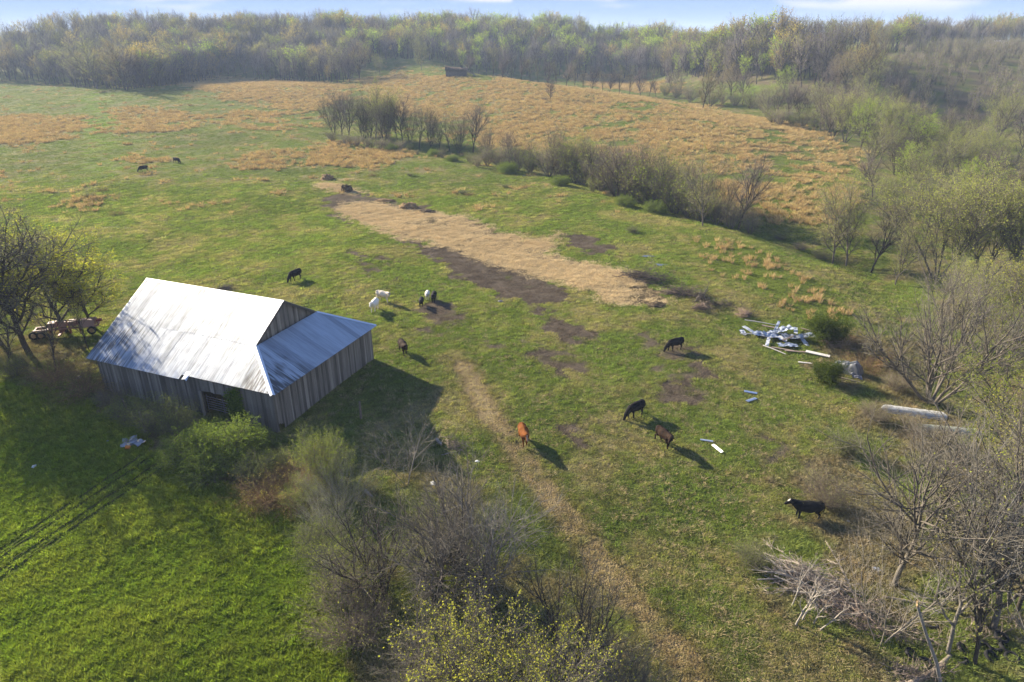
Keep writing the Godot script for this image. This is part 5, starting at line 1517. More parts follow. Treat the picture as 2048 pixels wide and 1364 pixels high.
# ---------------------------------------------------------------- far woods
func make_forest() -> void:
	var dark := Color(0.07, 0.06, 0.055)
	var far := {"h": 20.0, "r": 0.3, "top": 3, "trunk_levels": 1, "lead": 0.74, "n": [13, 8, 7], "t0": [0.35, 0.2, 0.15], "ang": [0.75, 0.7, 0.7], "ratio": [0.50, 0.5, 0.5], "twig_r": 0.045, "thick": 0.03, "leaf_size": 0.5}
	var kinds := []
	var mk := func(sd: int, tw: Color, leaf: Color, leaf2: Color, leaves: float, more := {}) -> void:
		var d := species(dark, tw, leaf, leaf2, far)
		d.leaves = leaves
		d.merge(more, true)
		kinds.append(grow(sd, d))
	var tw := Color(0.165, 0.14, 0.132)
	mk.call(31, Color(0.19, 0.165, 0.155), Color(0.2, 0.2, 0.08), Color(0.2, 0.18, 0.1), 0.0)
	mk.call(32, Color(0.185, 0.16, 0.15), Color(0.2, 0.2, 0.08), Color(0.2, 0.18, 0.1), 0.25, {"ang": [0.6, 0.65, 0.7]})
	mk.call(33, tw, Color(0.25, 0.25, 0.08), Color(0.31, 0.27, 0.10), 0.9)
	mk.call(34, tw, Color(0.32, 0.42, 0.05), Color(0.40, 0.45, 0.08), 1.9)
	mk.call(35, tw, Color(0.36, 0.25, 0.11), Color(0.40, 0.32, 0.12), 1.7)
	mk.call(36, Color(0.06, 0.06, 0.04), Color(0.035, 0.05, 0.02), Color(0.05, 0.07, 0.025), 3.0, {"conical": true, "h": 11.0, "lead": 1.0, "top": 2, "n": [50, 8], "t0": [0.08, 0.1], "ang": [1.2, 0.6], "ratio": [0.3, 0.4], "up": [0.0, 0.1, 0.0], "wig": [0.02, 0.1, 0.1]})
	var names := [["bare grey tree", "bare"], ["slender bare tree", "bare"], ["olive budding tree", "olive"], ["fresh light green tree", "green"], ["tan budding tree", "tan"], ["dark evergreen cedar", "cedar"]]
	var where := {"left": "at the edge of the far left wood", "middle": "at the edge of the far middle wood", "hill": "at the edge of the wood right of the ruined barn", "right": "at the edge of the right hillside wood"}
	# each wood: name, its front edge (x, z), rows, spacing, shares of the six kinds
	var woods := [
		["left", [-373.67, -468.5, -346.57, -466.59, -325.42, -463.52, -282.89, -445.54, -228.35, -397.54, -191.32, -363.18, -202.33, -409.05, -227.15, -469.82], 26, 7.0, [0.40, 0.32, 0.10, 0.04, 0.10, 0.04], 1.0],
		["left", [-234.78, -496.09, -199.72, -483.8, -160.5, -464.87, -125.08, -429.8, -93.37, -407.06], 24, 7.0, [0.42, 0.34, 0.10, 0.03, 0.06, 0.05], 1.0],
		["middle", [-150, -470, -110, -480, -60, -505, -20, -470, 20, -480, 55, -470, 85, -460, 115, -440], 24, 7.0, [0.40, 0.34, 0.08, 0.14, 0.04, 0.0], 1.0],
		["hill", [91.21, -435.01, 101.89, -395.82, 107.11, -358.53, 111.83, -328.38, 118.16, -308.92, 125.81, -291.47, 131.81, -273.49, 139.96, -263.1], 22, 7.0, [0.36, 0.30, 0.08, 0.18, 0.08, 0.0], 1.0],
		["right", [165, -405, 185, -390, 200, -395, 240, -430, 300, -470, 380, -500], 8, 7.5, [0.42, 0.30, 0.14, 0.06, 0.08, 0.0], 0.9]
	]
	var bufs := [PackedFloat32Array(), PackedFloat32Array(), PackedFloat32Array(), PackedFloat32Array(), PackedFloat32Array(), PackedFloat32Array()]
	rng.seed = 611
	var single := 0
	for w in woods:
		var line: Array = w[1]
		for row in (w[2] as int):
			for k in range(0, line.size() - 3, 2):
				var a := Vector2(line[k], line[k + 1])
				var b := Vector2(line[k + 2], line[k + 3])
				var step: float = w[3]
				var n := maxi(1, int(a.distance_to(b) / step))
				for i in n:
					var q := a.lerp(b, (i + rng.randf()) / n) + Vector2(rnd(-3, 3), -row * step * 1.05 + rnd(-3.5, 3.5))
					var pick := clampf(rng.randf() + 0.35 * broad.get_noise_2d(q.x * 1.6, q.y * 1.6), 0.0, 0.999)
					var kind := 0
					for s in (w[4] as Array):
						pick -= s
						if pick <= 0.0:
							break
						kind += 1
					kind = mini(kind, 5)
					if row > 1 and kind == 5:
						kind = 1
					var tall: float = rnd(14.0, 23.0) * (1.0 + 0.3 * broad.get_noise_2d(q.x * 1.3 + 70.0, q.y * 1.3)) * (w[5] as float) * (0.5 if kind == 5 else 1.0)
					if row == 0:
						tall *= rnd(0.6, 0.95)
					var p := on(q.x, q.y)
					var s := tall / (kinds[kind][2] as float)
					if row == 0 or row == 1 and single < 210:
						var nm: Array = names[kind]
						var o := thing("woodland_tree" if kind != 5 else "cedar_tree", nm[0] + " " + where[w[0]], "tree", p, rnd(0, TAU), nm[1] + " trees of the " + w[0] + " wood")
						o.scale = Vector3(s * rnd(0.85, 1.25), s, s * rnd(0.85, 1.25))
						part(o, "trunk", kinds[kind][0])
						part(o, "crown", kinds[kind][1])
						single += 1
					else:
						var g := rnd(0.8, 1.2)
						put(bufs[kind], p, rnd(0, TAU), s * rnd(0.9, 1.3), s, Color(g, g * rnd(0.95, 1.05), g * rnd(0.9, 1.05)))
	print("single woodland trees ", single)
	for k in 6:
		var whole := ArrayMesh.new()
		for src in [kinds[k][0], kinds[k][1]]:
			for i in (src as ArrayMesh).get_surface_count():
				whole.add_surface_from_arrays(Mesh.PRIMITIVE_TRIANGLES, (src as ArrayMesh).surface_get_arrays(i))
				whole.surface_set_material(whole.get_surface_count() - 1, (src as ArrayMesh).surface_get_material(i))
		scatter("forest", whole, bufs[k], "deep wood of " + (names[k][0] as String) + "s behind the fields", "forest")
	# scrub of saplings on the right hillside
	var scrub := grow(38, species(dark, Color(0.20, 0.17, 0.15), Color(0.2, 0.2, 0.08), Color(0.2, 0.18, 0.1), {"h": 6.0, "r": 0.06, "stems": 3, "lean": 0.2, "top": 2, "trunk_levels": 0, "n": [10, 5], "t0": [0.2, 0.1], "ang": [0.4, 0.5], "ratio": [0.4, 0.5], "twig_r": 0.03, "leaves": 0.3, "leaf_size": 0.3}))
	var sb := PackedFloat32Array()
	var home := Vector2(320.21, -495.26)
	var area := PackedVector2Array()
	var sp: Array = [141.67, -262.87, 161.43, -317.41, 194.51, -371.01, 273.04, -462.63, 358.04, -520.13, 566.54, -742.3, 184.52, -222.34, 170.31, -237.07, 146.56, -238.82]
	for k in range(0, sp.size(), 2):
		area.append(Vector2(sp[k], sp[k + 1]))
	var box := Rect2(area[0], Vector2.ZERO)
	for q in area:
		box = box.expand(q)
	for i in 9000:
		var q := Vector2(rnd(box.position.x, box.end.x), rnd(box.position.y, box.end.y))
		if Geometry2D.is_point_in_polygon(q, area) and not (absf(q.x - home.x) < 13.0 and q.y > home.y - 4.0 and q.y < home.y + 45.0) and patchy.get_noise_2d(q.x * 0.3, q.y * 0.3) > -0.35:
			var s: float = rnd(4.5, 10.0) / scrub[2]
			var g := rnd(0.8, 1.25)
			put(sb, on(q.x, q.y), rnd(0, TAU), s, s, Color(g, g, g))
	var whole := ArrayMesh.new()
	for src in [scrub[0], scrub[1]]:
		for i in (src as ArrayMesh).get_surface_count():
			whole.add_surface_from_arrays(Mesh.PRIMITIVE_TRIANGLES, (src as ArrayMesh).surface_get_arrays(i))
			whole.surface_set_material(whole.get_surface_count() - 1, (src as ArrayMesh).surface_get_material(i))
	scatter("undergrowth", whole, sb, "grey scrub of leafless saplings over the right hillside", "undergrowth")


# ---------------------------------------------------------------- cattle: one continuous skin over jointed, tapered bones
func skin(bones: Array, cell: float, soft: float) -> Array:
	var lo := Vector3(1e9, 1e9, 1e9)
	var hi := -lo
	for b in bones:
		var m := Vector3.ONE * (maxf(b[2], b[3]) + soft + 2.0 * cell)
		lo = lo.min(b[0] - m).min(b[1] - m)
		hi = hi.max(b[0] + m).max(b[1] + m)
	var nx := int((hi.x - lo.x) / cell) + 2
	var ny := int((hi.y - lo.y) / cell) + 2
	var nz := int((hi.z - lo.z) / cell) + 2
	var f := PackedFloat32Array()
	f.resize(nx * ny * nz)
	f.fill(1.0)
	for b in bones:
		var pa: Vector3 = b[0]
		var pb: Vector3 = b[1]
		var ra: float = b[2]
		var rb: float = b[3]
		var m := Vector3.ONE * (maxf(ra, rb) + soft + 2.0 * cell)
		var l := ((pa.min(pb) - m - lo) / cell).floor()
		var h := ((pa.max(pb) + m - lo) / cell).ceil()
		var ba := pb - pa
		var bb := maxf(ba.length_squared(), 1e-6)
		for k in range(maxi(0, int(l.z)), mini(nz, int(h.z) + 1)):
			for j in range(maxi(0, int(l.y)), mini(ny, int(h.y) + 1)):
				var o := (k * ny + j) * nx
				for i in range(maxi(0, int(l.x)), mini(nx, int(h.x) + 1)):
					var q := lo + Vector3(i, j, k) * cell - pa
					var t := clampf(q.dot(ba) / bb, 0.0, 1.0)
					var d := (q - ba * t).length() - lerpf(ra, rb, t)
					var e := f[o + i]
					var g := maxf(soft - absf(e - d), 0.0) / soft
					f[o + i] = minf(e, d) - g * g * soft * 0.25
	var id := PackedInt32Array()
	id.resize(nx * ny * nz)
	id.fill(-1)
	var v := PackedVector3Array()
	var n := PackedVector3Array()
	for k in nz - 1:
		for j in ny - 1:
			for i in nx - 1:
				var o := (k * ny + j) * nx + i
				var g := [f[o], f[o + 1], f[o + nx], f[o + nx + 1], f[o + nx * ny], f[o + nx * ny + 1], f[o + nx * ny + nx], f[o + nx * ny + nx + 1]]
				var inside := 0
				for q in g:
					if q < 0.0:
						inside += 1
				if inside == 0 or inside == 8:
					continue
				var s := Vector3.ZERO
				var w := 0
				for e in [[0, 1], [2, 3], [4, 5], [6, 7], [0, 2], [1, 3], [4, 6], [5, 7], [0, 4], [1, 5], [2, 6], [3, 7]]:
					var a: float = g[e[0]]
					var b: float = g[e[1]]
					if (a < 0.0) != (b < 0.0):
						var t := a / (a - b)
						var pa := Vector3(e[0] & 1, (e[0] >> 1) & 1, e[0] >> 2)
						var pb := Vector3(e[1] & 1, (e[1] >> 1) & 1, e[1] >> 2)
						s += pa.lerp(pb, t)
						w += 1
				id[o] = v.size()
				v.append(lo + (Vector3(i, j, k) + s / w) * cell)
				n.append(Vector3(g[1] + g[3] + g[5] + g[7] - g[0] - g[2] - g[4] - g[6], g[2] + g[3] + g[6] + g[7] - g[0] - g[1] - g[4] - g[5], g[4] + g[5] + g[6] + g[7] - g[0] - g[1] - g[2] - g[3]).normalized())
	var ix := PackedInt32Array()
	var st := [1, nx, nx * ny]
	for k in range(1, nz - 1):
		for j in range(1, ny - 1):
			for i in range(1, nx - 1):
				var o := (k * ny + j) * nx + i
				for ax in 3:
					var a := f[o] < 0.0
					var b := f[o + (st[ax] as int)] < 0.0
					if a == b:
						continue
					var u: int = st[(ax + 1) % 3]
					var w: int = st[(ax + 2) % 3]
					var q := [id[o], id[o - u], id[o - u - w], id[o - w]]
					if q.min() < 0:
						continue
					if a:
						ix.append_array([q[0], q[2], q[1], q[0], q[3], q[2]])
					else:
						ix.append_array([q[0], q[1], q[2], q[0], q[2], q[3]])
	return [v, n, ix]


func cow_bones(pose: String) -> Array:
	var b := []
	var V := func(x: float, y: float, z: float) -> Vector3: return Vector3(x, y, z)
	var add := func(p: Vector3, q: Vector3, r: float, s: float) -> void: b.append([p, q, r, s])
	add.call(V.call(-0.70, 1.04, 0.0), V.call(-0.1, 0.95, 0.0), 0.30, 0.41)
	add.call(V.call(-0.1, 0.95, 0.0), V.call(0.55, 0.97, 0.0), 0.41, 0.34)
	add.call(V.call(-0.78, 1.18, 0.10), V.call(-0.70, 1.16, -0.10), 0.17, 0.17)
	add.call(V.call(-0.7, 1.24, 0.0), V.call(0.5, 1.25, 0.0), 0.12, 0.12)
	add.call(V.call(0.55, 0.90, 0.0), V.call(0.75, 0.98, 0.0), 0.26, 0.22)
	for s in [-1.0, 1.0]:
		var sway: float = 0.14 * s if pose != "still" else 0.03 * s
		# front leg
		add.call(V.call(0.55, 0.90, 0.17 * s), V.call(0.56 + sway * 0.5, 0.60, 0.17 * s), 0.15, 0.085)
		add.call(V.call(0.56 + sway * 0.5, 0.60, 0.17 * s), V.call(0.57 + sway, 0.32, 0.16 * s), 0.075, 0.058)
		add.call(V.call(0.57 + sway, 0.32, 0.16 * s), V.call(0.58 + sway * 1.2, 0.05, 0.16 * s), 0.05, 0.062)
		# hind leg: stifle forward, hock backward
		add.call(V.call(-0.68, 1.0, 0.17 * s), V.call(-0.55 - sway * 0.4, 0.68, 0.18 * s), 0.21, 0.13)
		add.call(V.call(-0.55 - sway * 0.4, 0.68, 0.18 * s), V.call(-0.80 - sway, 0.45, 0.17 * s), 0.10, 0.062)
		add.call(V.call(-0.80 - sway, 0.45, 0.17 * s), V.call(-0.75 - sway * 1.2, 0.05, 0.17 * s), 0.055, 0.062)
	# tail
	add.call(V.call(-0.95, 1.25, 0.0), V.call(-1.05, 0.95, 0.0), 0.045, 0.035)
	add.call(V.call(-1.05, 0.95, 0.0), V.call(-1.04, 0.55, 0.03), 0.03, 0.045)
	var head := Vector3(1.18, 1.33, 0.0)
	var muzzle := Vector3(1.52, 1.10, 0.0)
	var neck := Vector3(0.72, 1.12, 0.0)
	if pose == "graze":
		head = Vector3(1.18, 0.52, 0.06)
		muzzle = Vector3(1.34, 0.13, 0.08)
		neck = Vector3(0.70, 1.02, 0.0)
	elif pose == "turned":
		head = Vector3(1.10, 1.30, 0.22)
		muzzle = Vector3(1.26, 1.08, 0.50)
	add.call(neck, neck.lerp(head, 0.55), 0.28, 0.21)
	add.call(neck.lerp(head, 0.5), head, 0.21, 0.16)
	add.call(head, muzzle, 0.15, 0.10)
	var d := (muzzle - head).normalized()
	var side := d.cross(Vector3.UP).normalized()
	for s in [-1.0, 1.0]:
		add.call(head - d * 0.02 + side * 0.12 * s, head - d * 0.05 + side * 0.27 * s + Vector3(0, 0.02, 0), 0.045, 0.03)
	return b


func coated(sk: Array, coat: Callable) -> ArrayMesh:
	var c := PackedColorArray()
	for p in sk[0]:
		c.append(coat.call(p))
	var mb := MB.new()
	mb.v = sk[0]
	mb.n = sk[1]
	mb.c = c
	mb.ix = sk[2].duplicate()
	return mb.mesh(materials["coat"])


func make_cattle() -> void:
	var skins := {}
	for pose in ["still", "walk", "graze", "turned"]:
		skins[pose] = skin(cow_bones(pose), 0.045, 0.07)
	var n := FastNoiseLite.new()
	n.seed = 6; n.frequency = 1.6
	var coats := {
		"black": func(p: Vector3) -> Color: return Color(0.014, 0.013, 0.013) * (1.0 + 0.5 * n.get_noise_3dv(p * 2.0)),
		"dark_brown": func(p: Vector3) -> Color: return Color(0.026, 0.015, 0.010) * (1.0 + 0.6 * n.get_noise_3dv(p * 2.0)),
		"white_face": func(p: Vector3) -> Color: return Color(0.45, 0.42, 0.38) if p.x > 1.26 and p.x < 1.42 and absf(p.z) < 0.05 and p.y > 1.15 else Color(0.015, 0.014, 0.014),
		"white": func(p: Vector3) -> Color: return Color(0.66, 0.61, 0.52) * (1.0 + 0.12 * n.get_noise_3dv(p * 2.0)),
		"cream": func(p: Vector3) -> Color: return Color(0.60, 0.53, 0.42).lerp(Color(0.20, 0.15, 0.10), smoothstep(0.28, 0.42, n.get_noise_3dv(p * 1.4)) * 0.8 + (0.7 if p.x > 1.1 else 0.0)),
		"rust": func(p: Vector3) -> Color: return Color(0.145, 0.048, 0.011).lerp(Color(0.40, 0.30, 0.22), 0.6 if p.x > 1.3 and absf(p.z) < 0.07 else 0.0) * (1.0 + 0.2 * n.get_noise_3dv(p * 2.0)),
	}
	var made := {}
	# [coat, pose, x, z, facing (degrees, 0 = to the right, 90 = away), size, label]
	for c in [
		["black", "graze", -85.07, -159.82, 225, 1, "far black cow grazing with its head down to the left"],
		["black", "graze", -82.9, -171.95, -25, 1, "farthest black cow, grazing with its head to the right"],
		["black", "graze", -28.4, -84.98, 242, 1.05, "black cow grazing alone behind the barn roof"],
		["cream", "turned", -15.61, -77.46, -28, 1, "cream cow with darker head walking right, behind the white cow"],
		["white", "walk", -16.1, -74.45, 262, 1, "white cow walking toward the barn's end wall"],
		["white", "still", -10.38, -78.45, 270, 0.72, "small white calf standing behind the black calf"],
		["black", "still", -9.49, -77.52, 268, 0.85, "young black cow beside the small white calf"],
		["black", "walk", -10.82, -76, 272, 0.75, "small black calf in front of the white calf"],
		["dark_brown", "walk", -11.08, -62.92, -66, 0.98, "dark cow walking near the barn's right corner"],
		["black", "graze", 16.77, -63.52, 205, 0.98, "black cow grazing left of the scrap heap"],
		["black", "graze", 10.53, -50.32, 218, 1, "black cow with lowered head behind the dark brown cow"],
		["dark_brown", "turned", 12.05, -45.97, -66, 1, "dark brown cow facing the viewer in the middle of the pasture"],
		["rust", "walk", 0.92, -46.15, -80, 1, "rusty orange-brown cow standing on the dirt path"],
		["white_face", "still", 19.86, -36.99, 174, 1, "black cow with a white face mark under the right bare tree"]
	]:
		var key: String = c[0] + c[1]
		if not made.has(key):
			made[key] = coated(skins[c[1]], coats[c[0]])
		var t := Transform3D(Basis(Vector3.UP, deg_to_rad(c[4])).scaled(Vector3.ONE * (c[5] as float)), on(c[2], c[3], 0.0))
		solo("cow", made[key], c[6], "cow", t, "cattle grazing in the pasture")


# ---------------------------------------------------------------- hay
func lump(sd: int, rx: float, ry: float, rz: float, rough: float, flat: float, a: Color, b: Color) -> MB:
	var n := FastNoiseLite.new()
	n.seed = sd; n.frequency = 1.3; n.fractal_octaves = 4
	var mb := MB.new()
	var U := 30
	var W := 12
	for j in W + 1:
		for i in U:
			var th := TAU * i / U
			var ph := PI * 0.5 * j / W
			var e := Vector3(cos(th) * cos(ph), sin(ph), sin(th) * cos(ph))
			e.y = pow(maxf(e.y, 0.0), flat)
			var k := 1.0 + rough * n.get_noise_3dv(e * 1.5 + Vector3(sd, 0, 0))
			var p := Vector3(e.x * rx, e.y * ry - 0.08, e.z * rz) * k
			mb.v.append(p)
			mb.n.append(e)
			mb.c.append(a.lerp(b, clampf(0.5 + 1.1 * n.get_noise_3dv(p * 3.0), 0.0, 1.0)))
	for j in W:
		for i in U:
			var o := j * U + i
			var q := j * U + (i + 1) % U
			mb.ix.append_array([o, q + U, q, o, o + U, q + U])
	var acc := PackedVector3Array()
	acc.resize(mb.v.size())
	for i in range(0, mb.ix.size(), 3):
		var f := (mb.v[mb.ix[i + 2]] - mb.v[mb.ix[i]]).cross(mb.v[mb.ix[i + 1]] - mb.v[mb.ix[i]])
		for k in 3:
			acc[mb.ix[i + k]] += f
	for i in acc.size():
		if acc[i].length_squared() > 1e-12:
			mb.n[i] = acc[i].normalized()
	return mb


func make_hay() -> void:
	rng.seed = 71
	for h in [
		[-40.79, -152.15, 1.5, 1.0, 1.3, false, "light brown torn hay heap farthest up the strip"],
		[-33.74, -139.66, 1.15, 1.35, 1.1, true, "dark weathered round hay bale standing upright"],
		[-24.68, -131.96, 1.8, 0.45, 1.2, false, "low flat hay remnant between the bale and the torn heap"],
		[-19.2, -125.47, 1.7, 0.95, 1.3, false, "brown torn hay heap on the mud beside the strip"],
		[-15.31, -122.25, 1.6, 0.5, 1.0, true, "dark low hay heap right of the brown torn heap"],
		[17.24, -76.12, 1.2, 0.35, 0.9, true, "dark hay lump at the strip's near end"]
	]:
		var old: bool = h[5]
		var mb := lump(h[6].length(), h[2], h[3], h[4], 0.5, 0.7, Color(0.16, 0.12, 0.075) if old else Color(0.24, 0.16, 0.085), Color(0.07, 0.055, 0.04) if old else Color(0.36, 0.25, 0.13))
		# loose straws sticking out
		for k in 500:
			var i := rng.randi() % mb.v.size()
			var p: Vector3 = mb.v[i]
			var nn: Vector3 = mb.n[i]
			mb.spike(p, p + (nn + rv() * 0.9).normalized() * rnd(0.08, 0.25), 0.008, Color(0.20, 0.15, 0.09) * rnd(0.6, 1.8))
		solo("hay_heap", mb.mesh(materials["straw"]), h[6], "hay", Transform3D(Basis(Vector3.UP, rnd(0, TAU)), on(h[0], h[1])), "trampled hay heaps around the feeding strip")
	# loose hay spread over the feeding strip
	var s := MB.new()
	for k in 26:
		var p := Vector3(rnd(-0.32, 0.32), rnd(0.0, 0.10), rnd(-0.32, 0.32))
		var d := Vector3(rnd(-1, 1), rnd(-0.15, 0.45), rnd(-1, 1)).normalized() * rnd(0.18, 0.42)
		s.leaf(p, d, d.cross(Vector3.UP).normalized() * 0.018, Color.WHITE * rnd(0.7, 1.2))
	var buf := PackedFloat32Array()
	for r in regions:
		if r[0] != 3:
			continue
		var box: Rect2 = r[3]
		var count := int(box.get_area() * 12.0)
		for k in count:
			var x := rnd(box.position.x, box.end.x)
			var z := rnd(box.position.y, box.end.y)
			var cv := cover(x + rnd(-1.5, 1.5), z + rnd(-1.5, 1.5))
			if cv[1] == 3:
				var g := rnd(0.75, 1.2)
				put(buf, on(x, z, 0.05 + 0.12 * fine.get_noise_2d(x * 1.3 + 9.0, z * 1.3)), rnd(0, TAU), rnd(0.7, 1.5), rnd(0.6, 1.7), Color(0.66 * g, 0.51 * g, 0.275 * g))
	print("straw ", buf.size() / 16)
	scatter("hay", s.mesh(materials["straw"]), buf, "tan hay strewn in a long trampled strip across the pasture", "hay")


# ---------------------------------------------------------------- things lying about
func bent_sheet(sd: int, w: float, l: float, amp: float, a: Color, b: Color, waves := 0.0) -> MB:
	var n := FastNoiseLite.new()
	n.seed = sd; n.frequency = 0.9; n.fractal_octaves = 2
	var mb := MB.new()
	var U := 14
	var W := 20
	for j in W + 1:
		for i in U + 1:
			var x := (float(i) / U - 0.5) * w
			var z := (float(j) / W - 0.5) * l
			var y := 0.6 * amp * (absf(n.get_noise_2d(z * 0.9, x * 0.35)) * 2.0 + absf(n.get_noise_2d(x * 1.1 + 50.0, z * 0.3)) * 1.2 + 0.25 * n.get_noise_2d(x * 3.0, z * 3.0 + 30.0))
			if waves > 0.0:
				y += 0.02 * sin(x * TAU / waves)
			mb.v.append(Vector3(x + 0.15 * amp * n.get_noise_2d(z, 40.0), y + 0.03, z + 0.25 * amp * n.get_noise_2d(x * 2.0, 80.0)))
			mb.n.append(Vector3.UP)
			mb.c.append(a.lerp(b, clampf(0.5 + 1.4 * n.get_noise_2d(x * 2.0 + 9.0, z * 2.0), 0.0, 1.0)))
	for j in W:
		for i in U:
			var o := j * (U + 1) + i
			mb.ix.append_array([o, o + 1, o + U + 2, o, o + U + 2, o + U + 1])
	for i in mb.v.size():
		var j := i / (U + 1)
		var k := i % (U + 1)
		var du := mb.v[j * (U + 1) + mini(k + 1, U)] - mb.v[j * (U + 1) + maxi(k - 1, 0)]
		var dv := mb.v[mini(j + 1, W) * (U + 1) + k] - mb.v[maxi(j - 1, 0) * (U + 1) + k]
		mb.n[i] = dv.cross(du).normalized()
	return mb


func plank(l: float, w: float, t: float, col: Color) -> MB:
	var mb := MB.new()
	mb.box(Vector3(-l * 0.5, 0, -w * 0.5), Vector3(l * 0.5, t, w * 0.5), Transform3D.IDENTITY, col)
	return mb


func make_junk() -> void:
	rng.seed = 300
	var sm: StandardMaterial3D = materials["sheet_metal"]
	var pm: StandardMaterial3D = materials["paint"]
	# scrap: [kind, x, z, turn, width, length, amp, lift, tilt, label]
	for s in [
		["white", 26.11, -68.56, 15, 0.5, 2.6, 0.15, 0.05, 0, "long white strip at the scrap heap's left end"],
		["pole", 27.76, -70.25, -28, 0.1, 3.4, 0, 0.25, 0.1, "pale pole lying along the top of the scrap heap"],
		["pole", 26, -67.36, -10, 0.1, 2.6, 0, 0.15, 0.0, "pale pole pointing left out of the scrap heap"],
		["sheet", 27.32, -67.28, 80, 1.1, 2.8, 0.22, 0.1, 0.1, "crumpled silver sheet in the scrap heap's left part"],
		["white", 28, -66.47, 60, 1.0, 2.6, 0.28, 0.2, 0.15, "bent white sheet folded over the middle of the scrap heap"],
		["sheet", 29.09, -67.72, 100, 1.0, 2.6, 0.3, 0.35, -0.2, "arched silver sheet on top of the scrap heap"],
		["dark", 29.68, -66.4, 95, 1.3, 2.2, 0.2, 0.2, 0.15, "dark blue-black crumpled sheet in the scrap heap"],
		["dark", 30.54, -66.13, 70, 1.1, 1.8, 0.22, 0.25, -0.2, "small dark crumpled sheet at the scrap heap's right"],
		["sheet", 28.72, -64.48, 85, 0.8, 2.0, 0.25, 0.1, 0.0, "silver sheet at the scrap heap's lower edge"],
		["white", 30.45, -64.92, 20, 0.5, 1.6, 0.2, 0.5, 0.5, "white curved panel standing up at the scrap heap's right"],
		["sheet", 31.63, -66.62, 100, 0.9, 1.7, 0.3, 0.2, 0.1, "grey-blue sheet behind the scrap heap"],
		["pole", 27, -63.58, -52, 0.1, 2.6, 0, 0.1, 0, "pale pole lying below the scrap heap"],
		["old_board", 27.96, -63.8, -25, 0.2, 2.2, 0, 0.1, 0, "old brown board below the scrap heap"],
		["old_board", 29.03, -63.22, -10, 0.2, 2.0, 0, 0.12, 0, "old brown board beside the white plank"],
		["old_board", 28.66, -68.82, -35, 0.18, 2.4, 0, 0.3, 0.1, "old brown board on the scrap heap"],
		["old_board", 32.47, -68.05, -40, 0.18, 2.0, 0, 0.2, 0, "old brown board behind the scrap heap"],
		["board", 31.11, -62.66, -30, 0.5, 2.3, 0, 0.12, 0, "wide cream plank between scrap heap and tarp bundle"],
		["board", 29.15, -60.85, -15, 0.18, 1.3, 0, 0.06, 0, "narrow white strip in the grass below the cream plank"],
		["white", 27.12, -65.75, -25, 0.35, 3.0, 0.12, 0.15, 0, "long white strip along the scrap heap's lower left"],
		["sheet", 28.89, -68.4, -30, 0.3, 2.8, 0.1, 0.5, 0.1, "narrow silver strip lying across the scrap heap"],
		["white", 30.69, -67.66, -20, 0.4, 2.2, 0.12, 0.35, -0.1, "pale strip on the scrap heap's upper right"],
		["old_board", 29.15, -65.66, 35, 0.16, 1.8, 0, 0.45, 0.2, "dark brown board sticking out of the scrap heap"],
		["white", 25.1, -67.94, 5, 0.5, 1.0, 0.3, 0.1, 0.2, "crumpled white bag left of the scrap heap"]
	]:
		var t := Transform3D(slope_basis(s[1], s[2], deg_to_rad(s[3])) * Basis(Vector3.RIGHT, s[8]), on(s[1], s[2], s[7]))
		match s[0] as String:
			"sheet":
				solo("scrap_sheet", bent_sheet(int(s[3]) + 3, s[4], s[5], s[6], Color(0.40, 0.44, 0.50), Color(0.12, 0.145, 0.19)).mesh(sm), s[9], "scrap metal", t, "scrap in the demolition heap")
			"white":
				solo("scrap_sheet", bent_sheet(int(s[3]) + 5, s[4], s[5], s[6], Color(0.44, 0.45, 0.47), Color(0.18, 0.21, 0.26)).mesh(pm), s[9], "scrap metal", t, "scrap in the demolition heap")
			"dark":
				solo("scrap_sheet", bent_sheet(int(s[3]) + 9, s[4], s[5], s[6], Color(0.05, 0.06, 0.08), Color(0.14, 0.16, 0.20)).mesh(pm), s[9], "scrap metal", t, "scrap in the demolition heap")
			"board":
				solo("scrap_board", plank(s[5], s[4], 0.06, Color(0.62, 0.58, 0.52)).mesh(pm), s[9], "board", t, "scrap in the demolition heap")
			"old_board":
				solo("scrap_board", plank(s[5], s[4], 0.05, Color(0.24, 0.18, 0.13)).mesh(pm), s[9], "board", t, "scrap in the demolition heap")
			"pole":
				var mb := MB.new()
				var l: float = s[5]
				mb.tube(PackedVector3Array([Vector3(-l * 0.5, 0.06, 0), Vector3(-l * 0.1, 0.12, 0.04), Vector3(l * 0.5, 0.06, 0)]), PackedFloat32Array([0.055, 0.05, 0.04]), 7, Color(0.50, 0.46, 0.42), true)
				solo("scrap_pole", mb.mesh(pm), s[9], "pole", t, "scrap in the demolition heap")
	# the bundle under a dark tarp
	var at := on(32.51, -59.24)
	var o := thing("tarp_bundle", "dark grey tarp stretched over a slanting boxy bundle beside the junipers", "tarp", at, -0.75)
	var mb := MB.new()
	var n := FastNoiseLite.new()
	n.seed = 4; n.frequency = 1.1
	var U := 26
	var W := 14
	for j in W + 1:
		for i in U + 1:
			var u := (float(i) / U - 0.5) * 2.0
			var w := (float(j) / W - 0.5) * 2.0
			var edge := minf(1.0, (1.0 - maxf(absf(u), absf(w))) * 3.5)
			var y := pow(maxf(edge, 0.0), 0.55) * (0.95 + 0.28 * u) + 0.14 * n.get_noise_2d(u * 3.0, w * 3.0) + 0.05 * sin(u * 9.0 + w * 4.0)
			mb.v.append(Vector3(u * 1.45 * (0.85 + 0.15 * (1.0 - edge)), maxf(y, 0.02), w * 0.72 * (0.8 + 0.2 * (1.0 - edge))))
			mb.n.append(Vector3.UP)
			mb.c.append(Color(0.095, 0.10, 0.115) * (1.0 + 0.5 * n.get_noise_2d(u * 6.0, w * 6.0)))
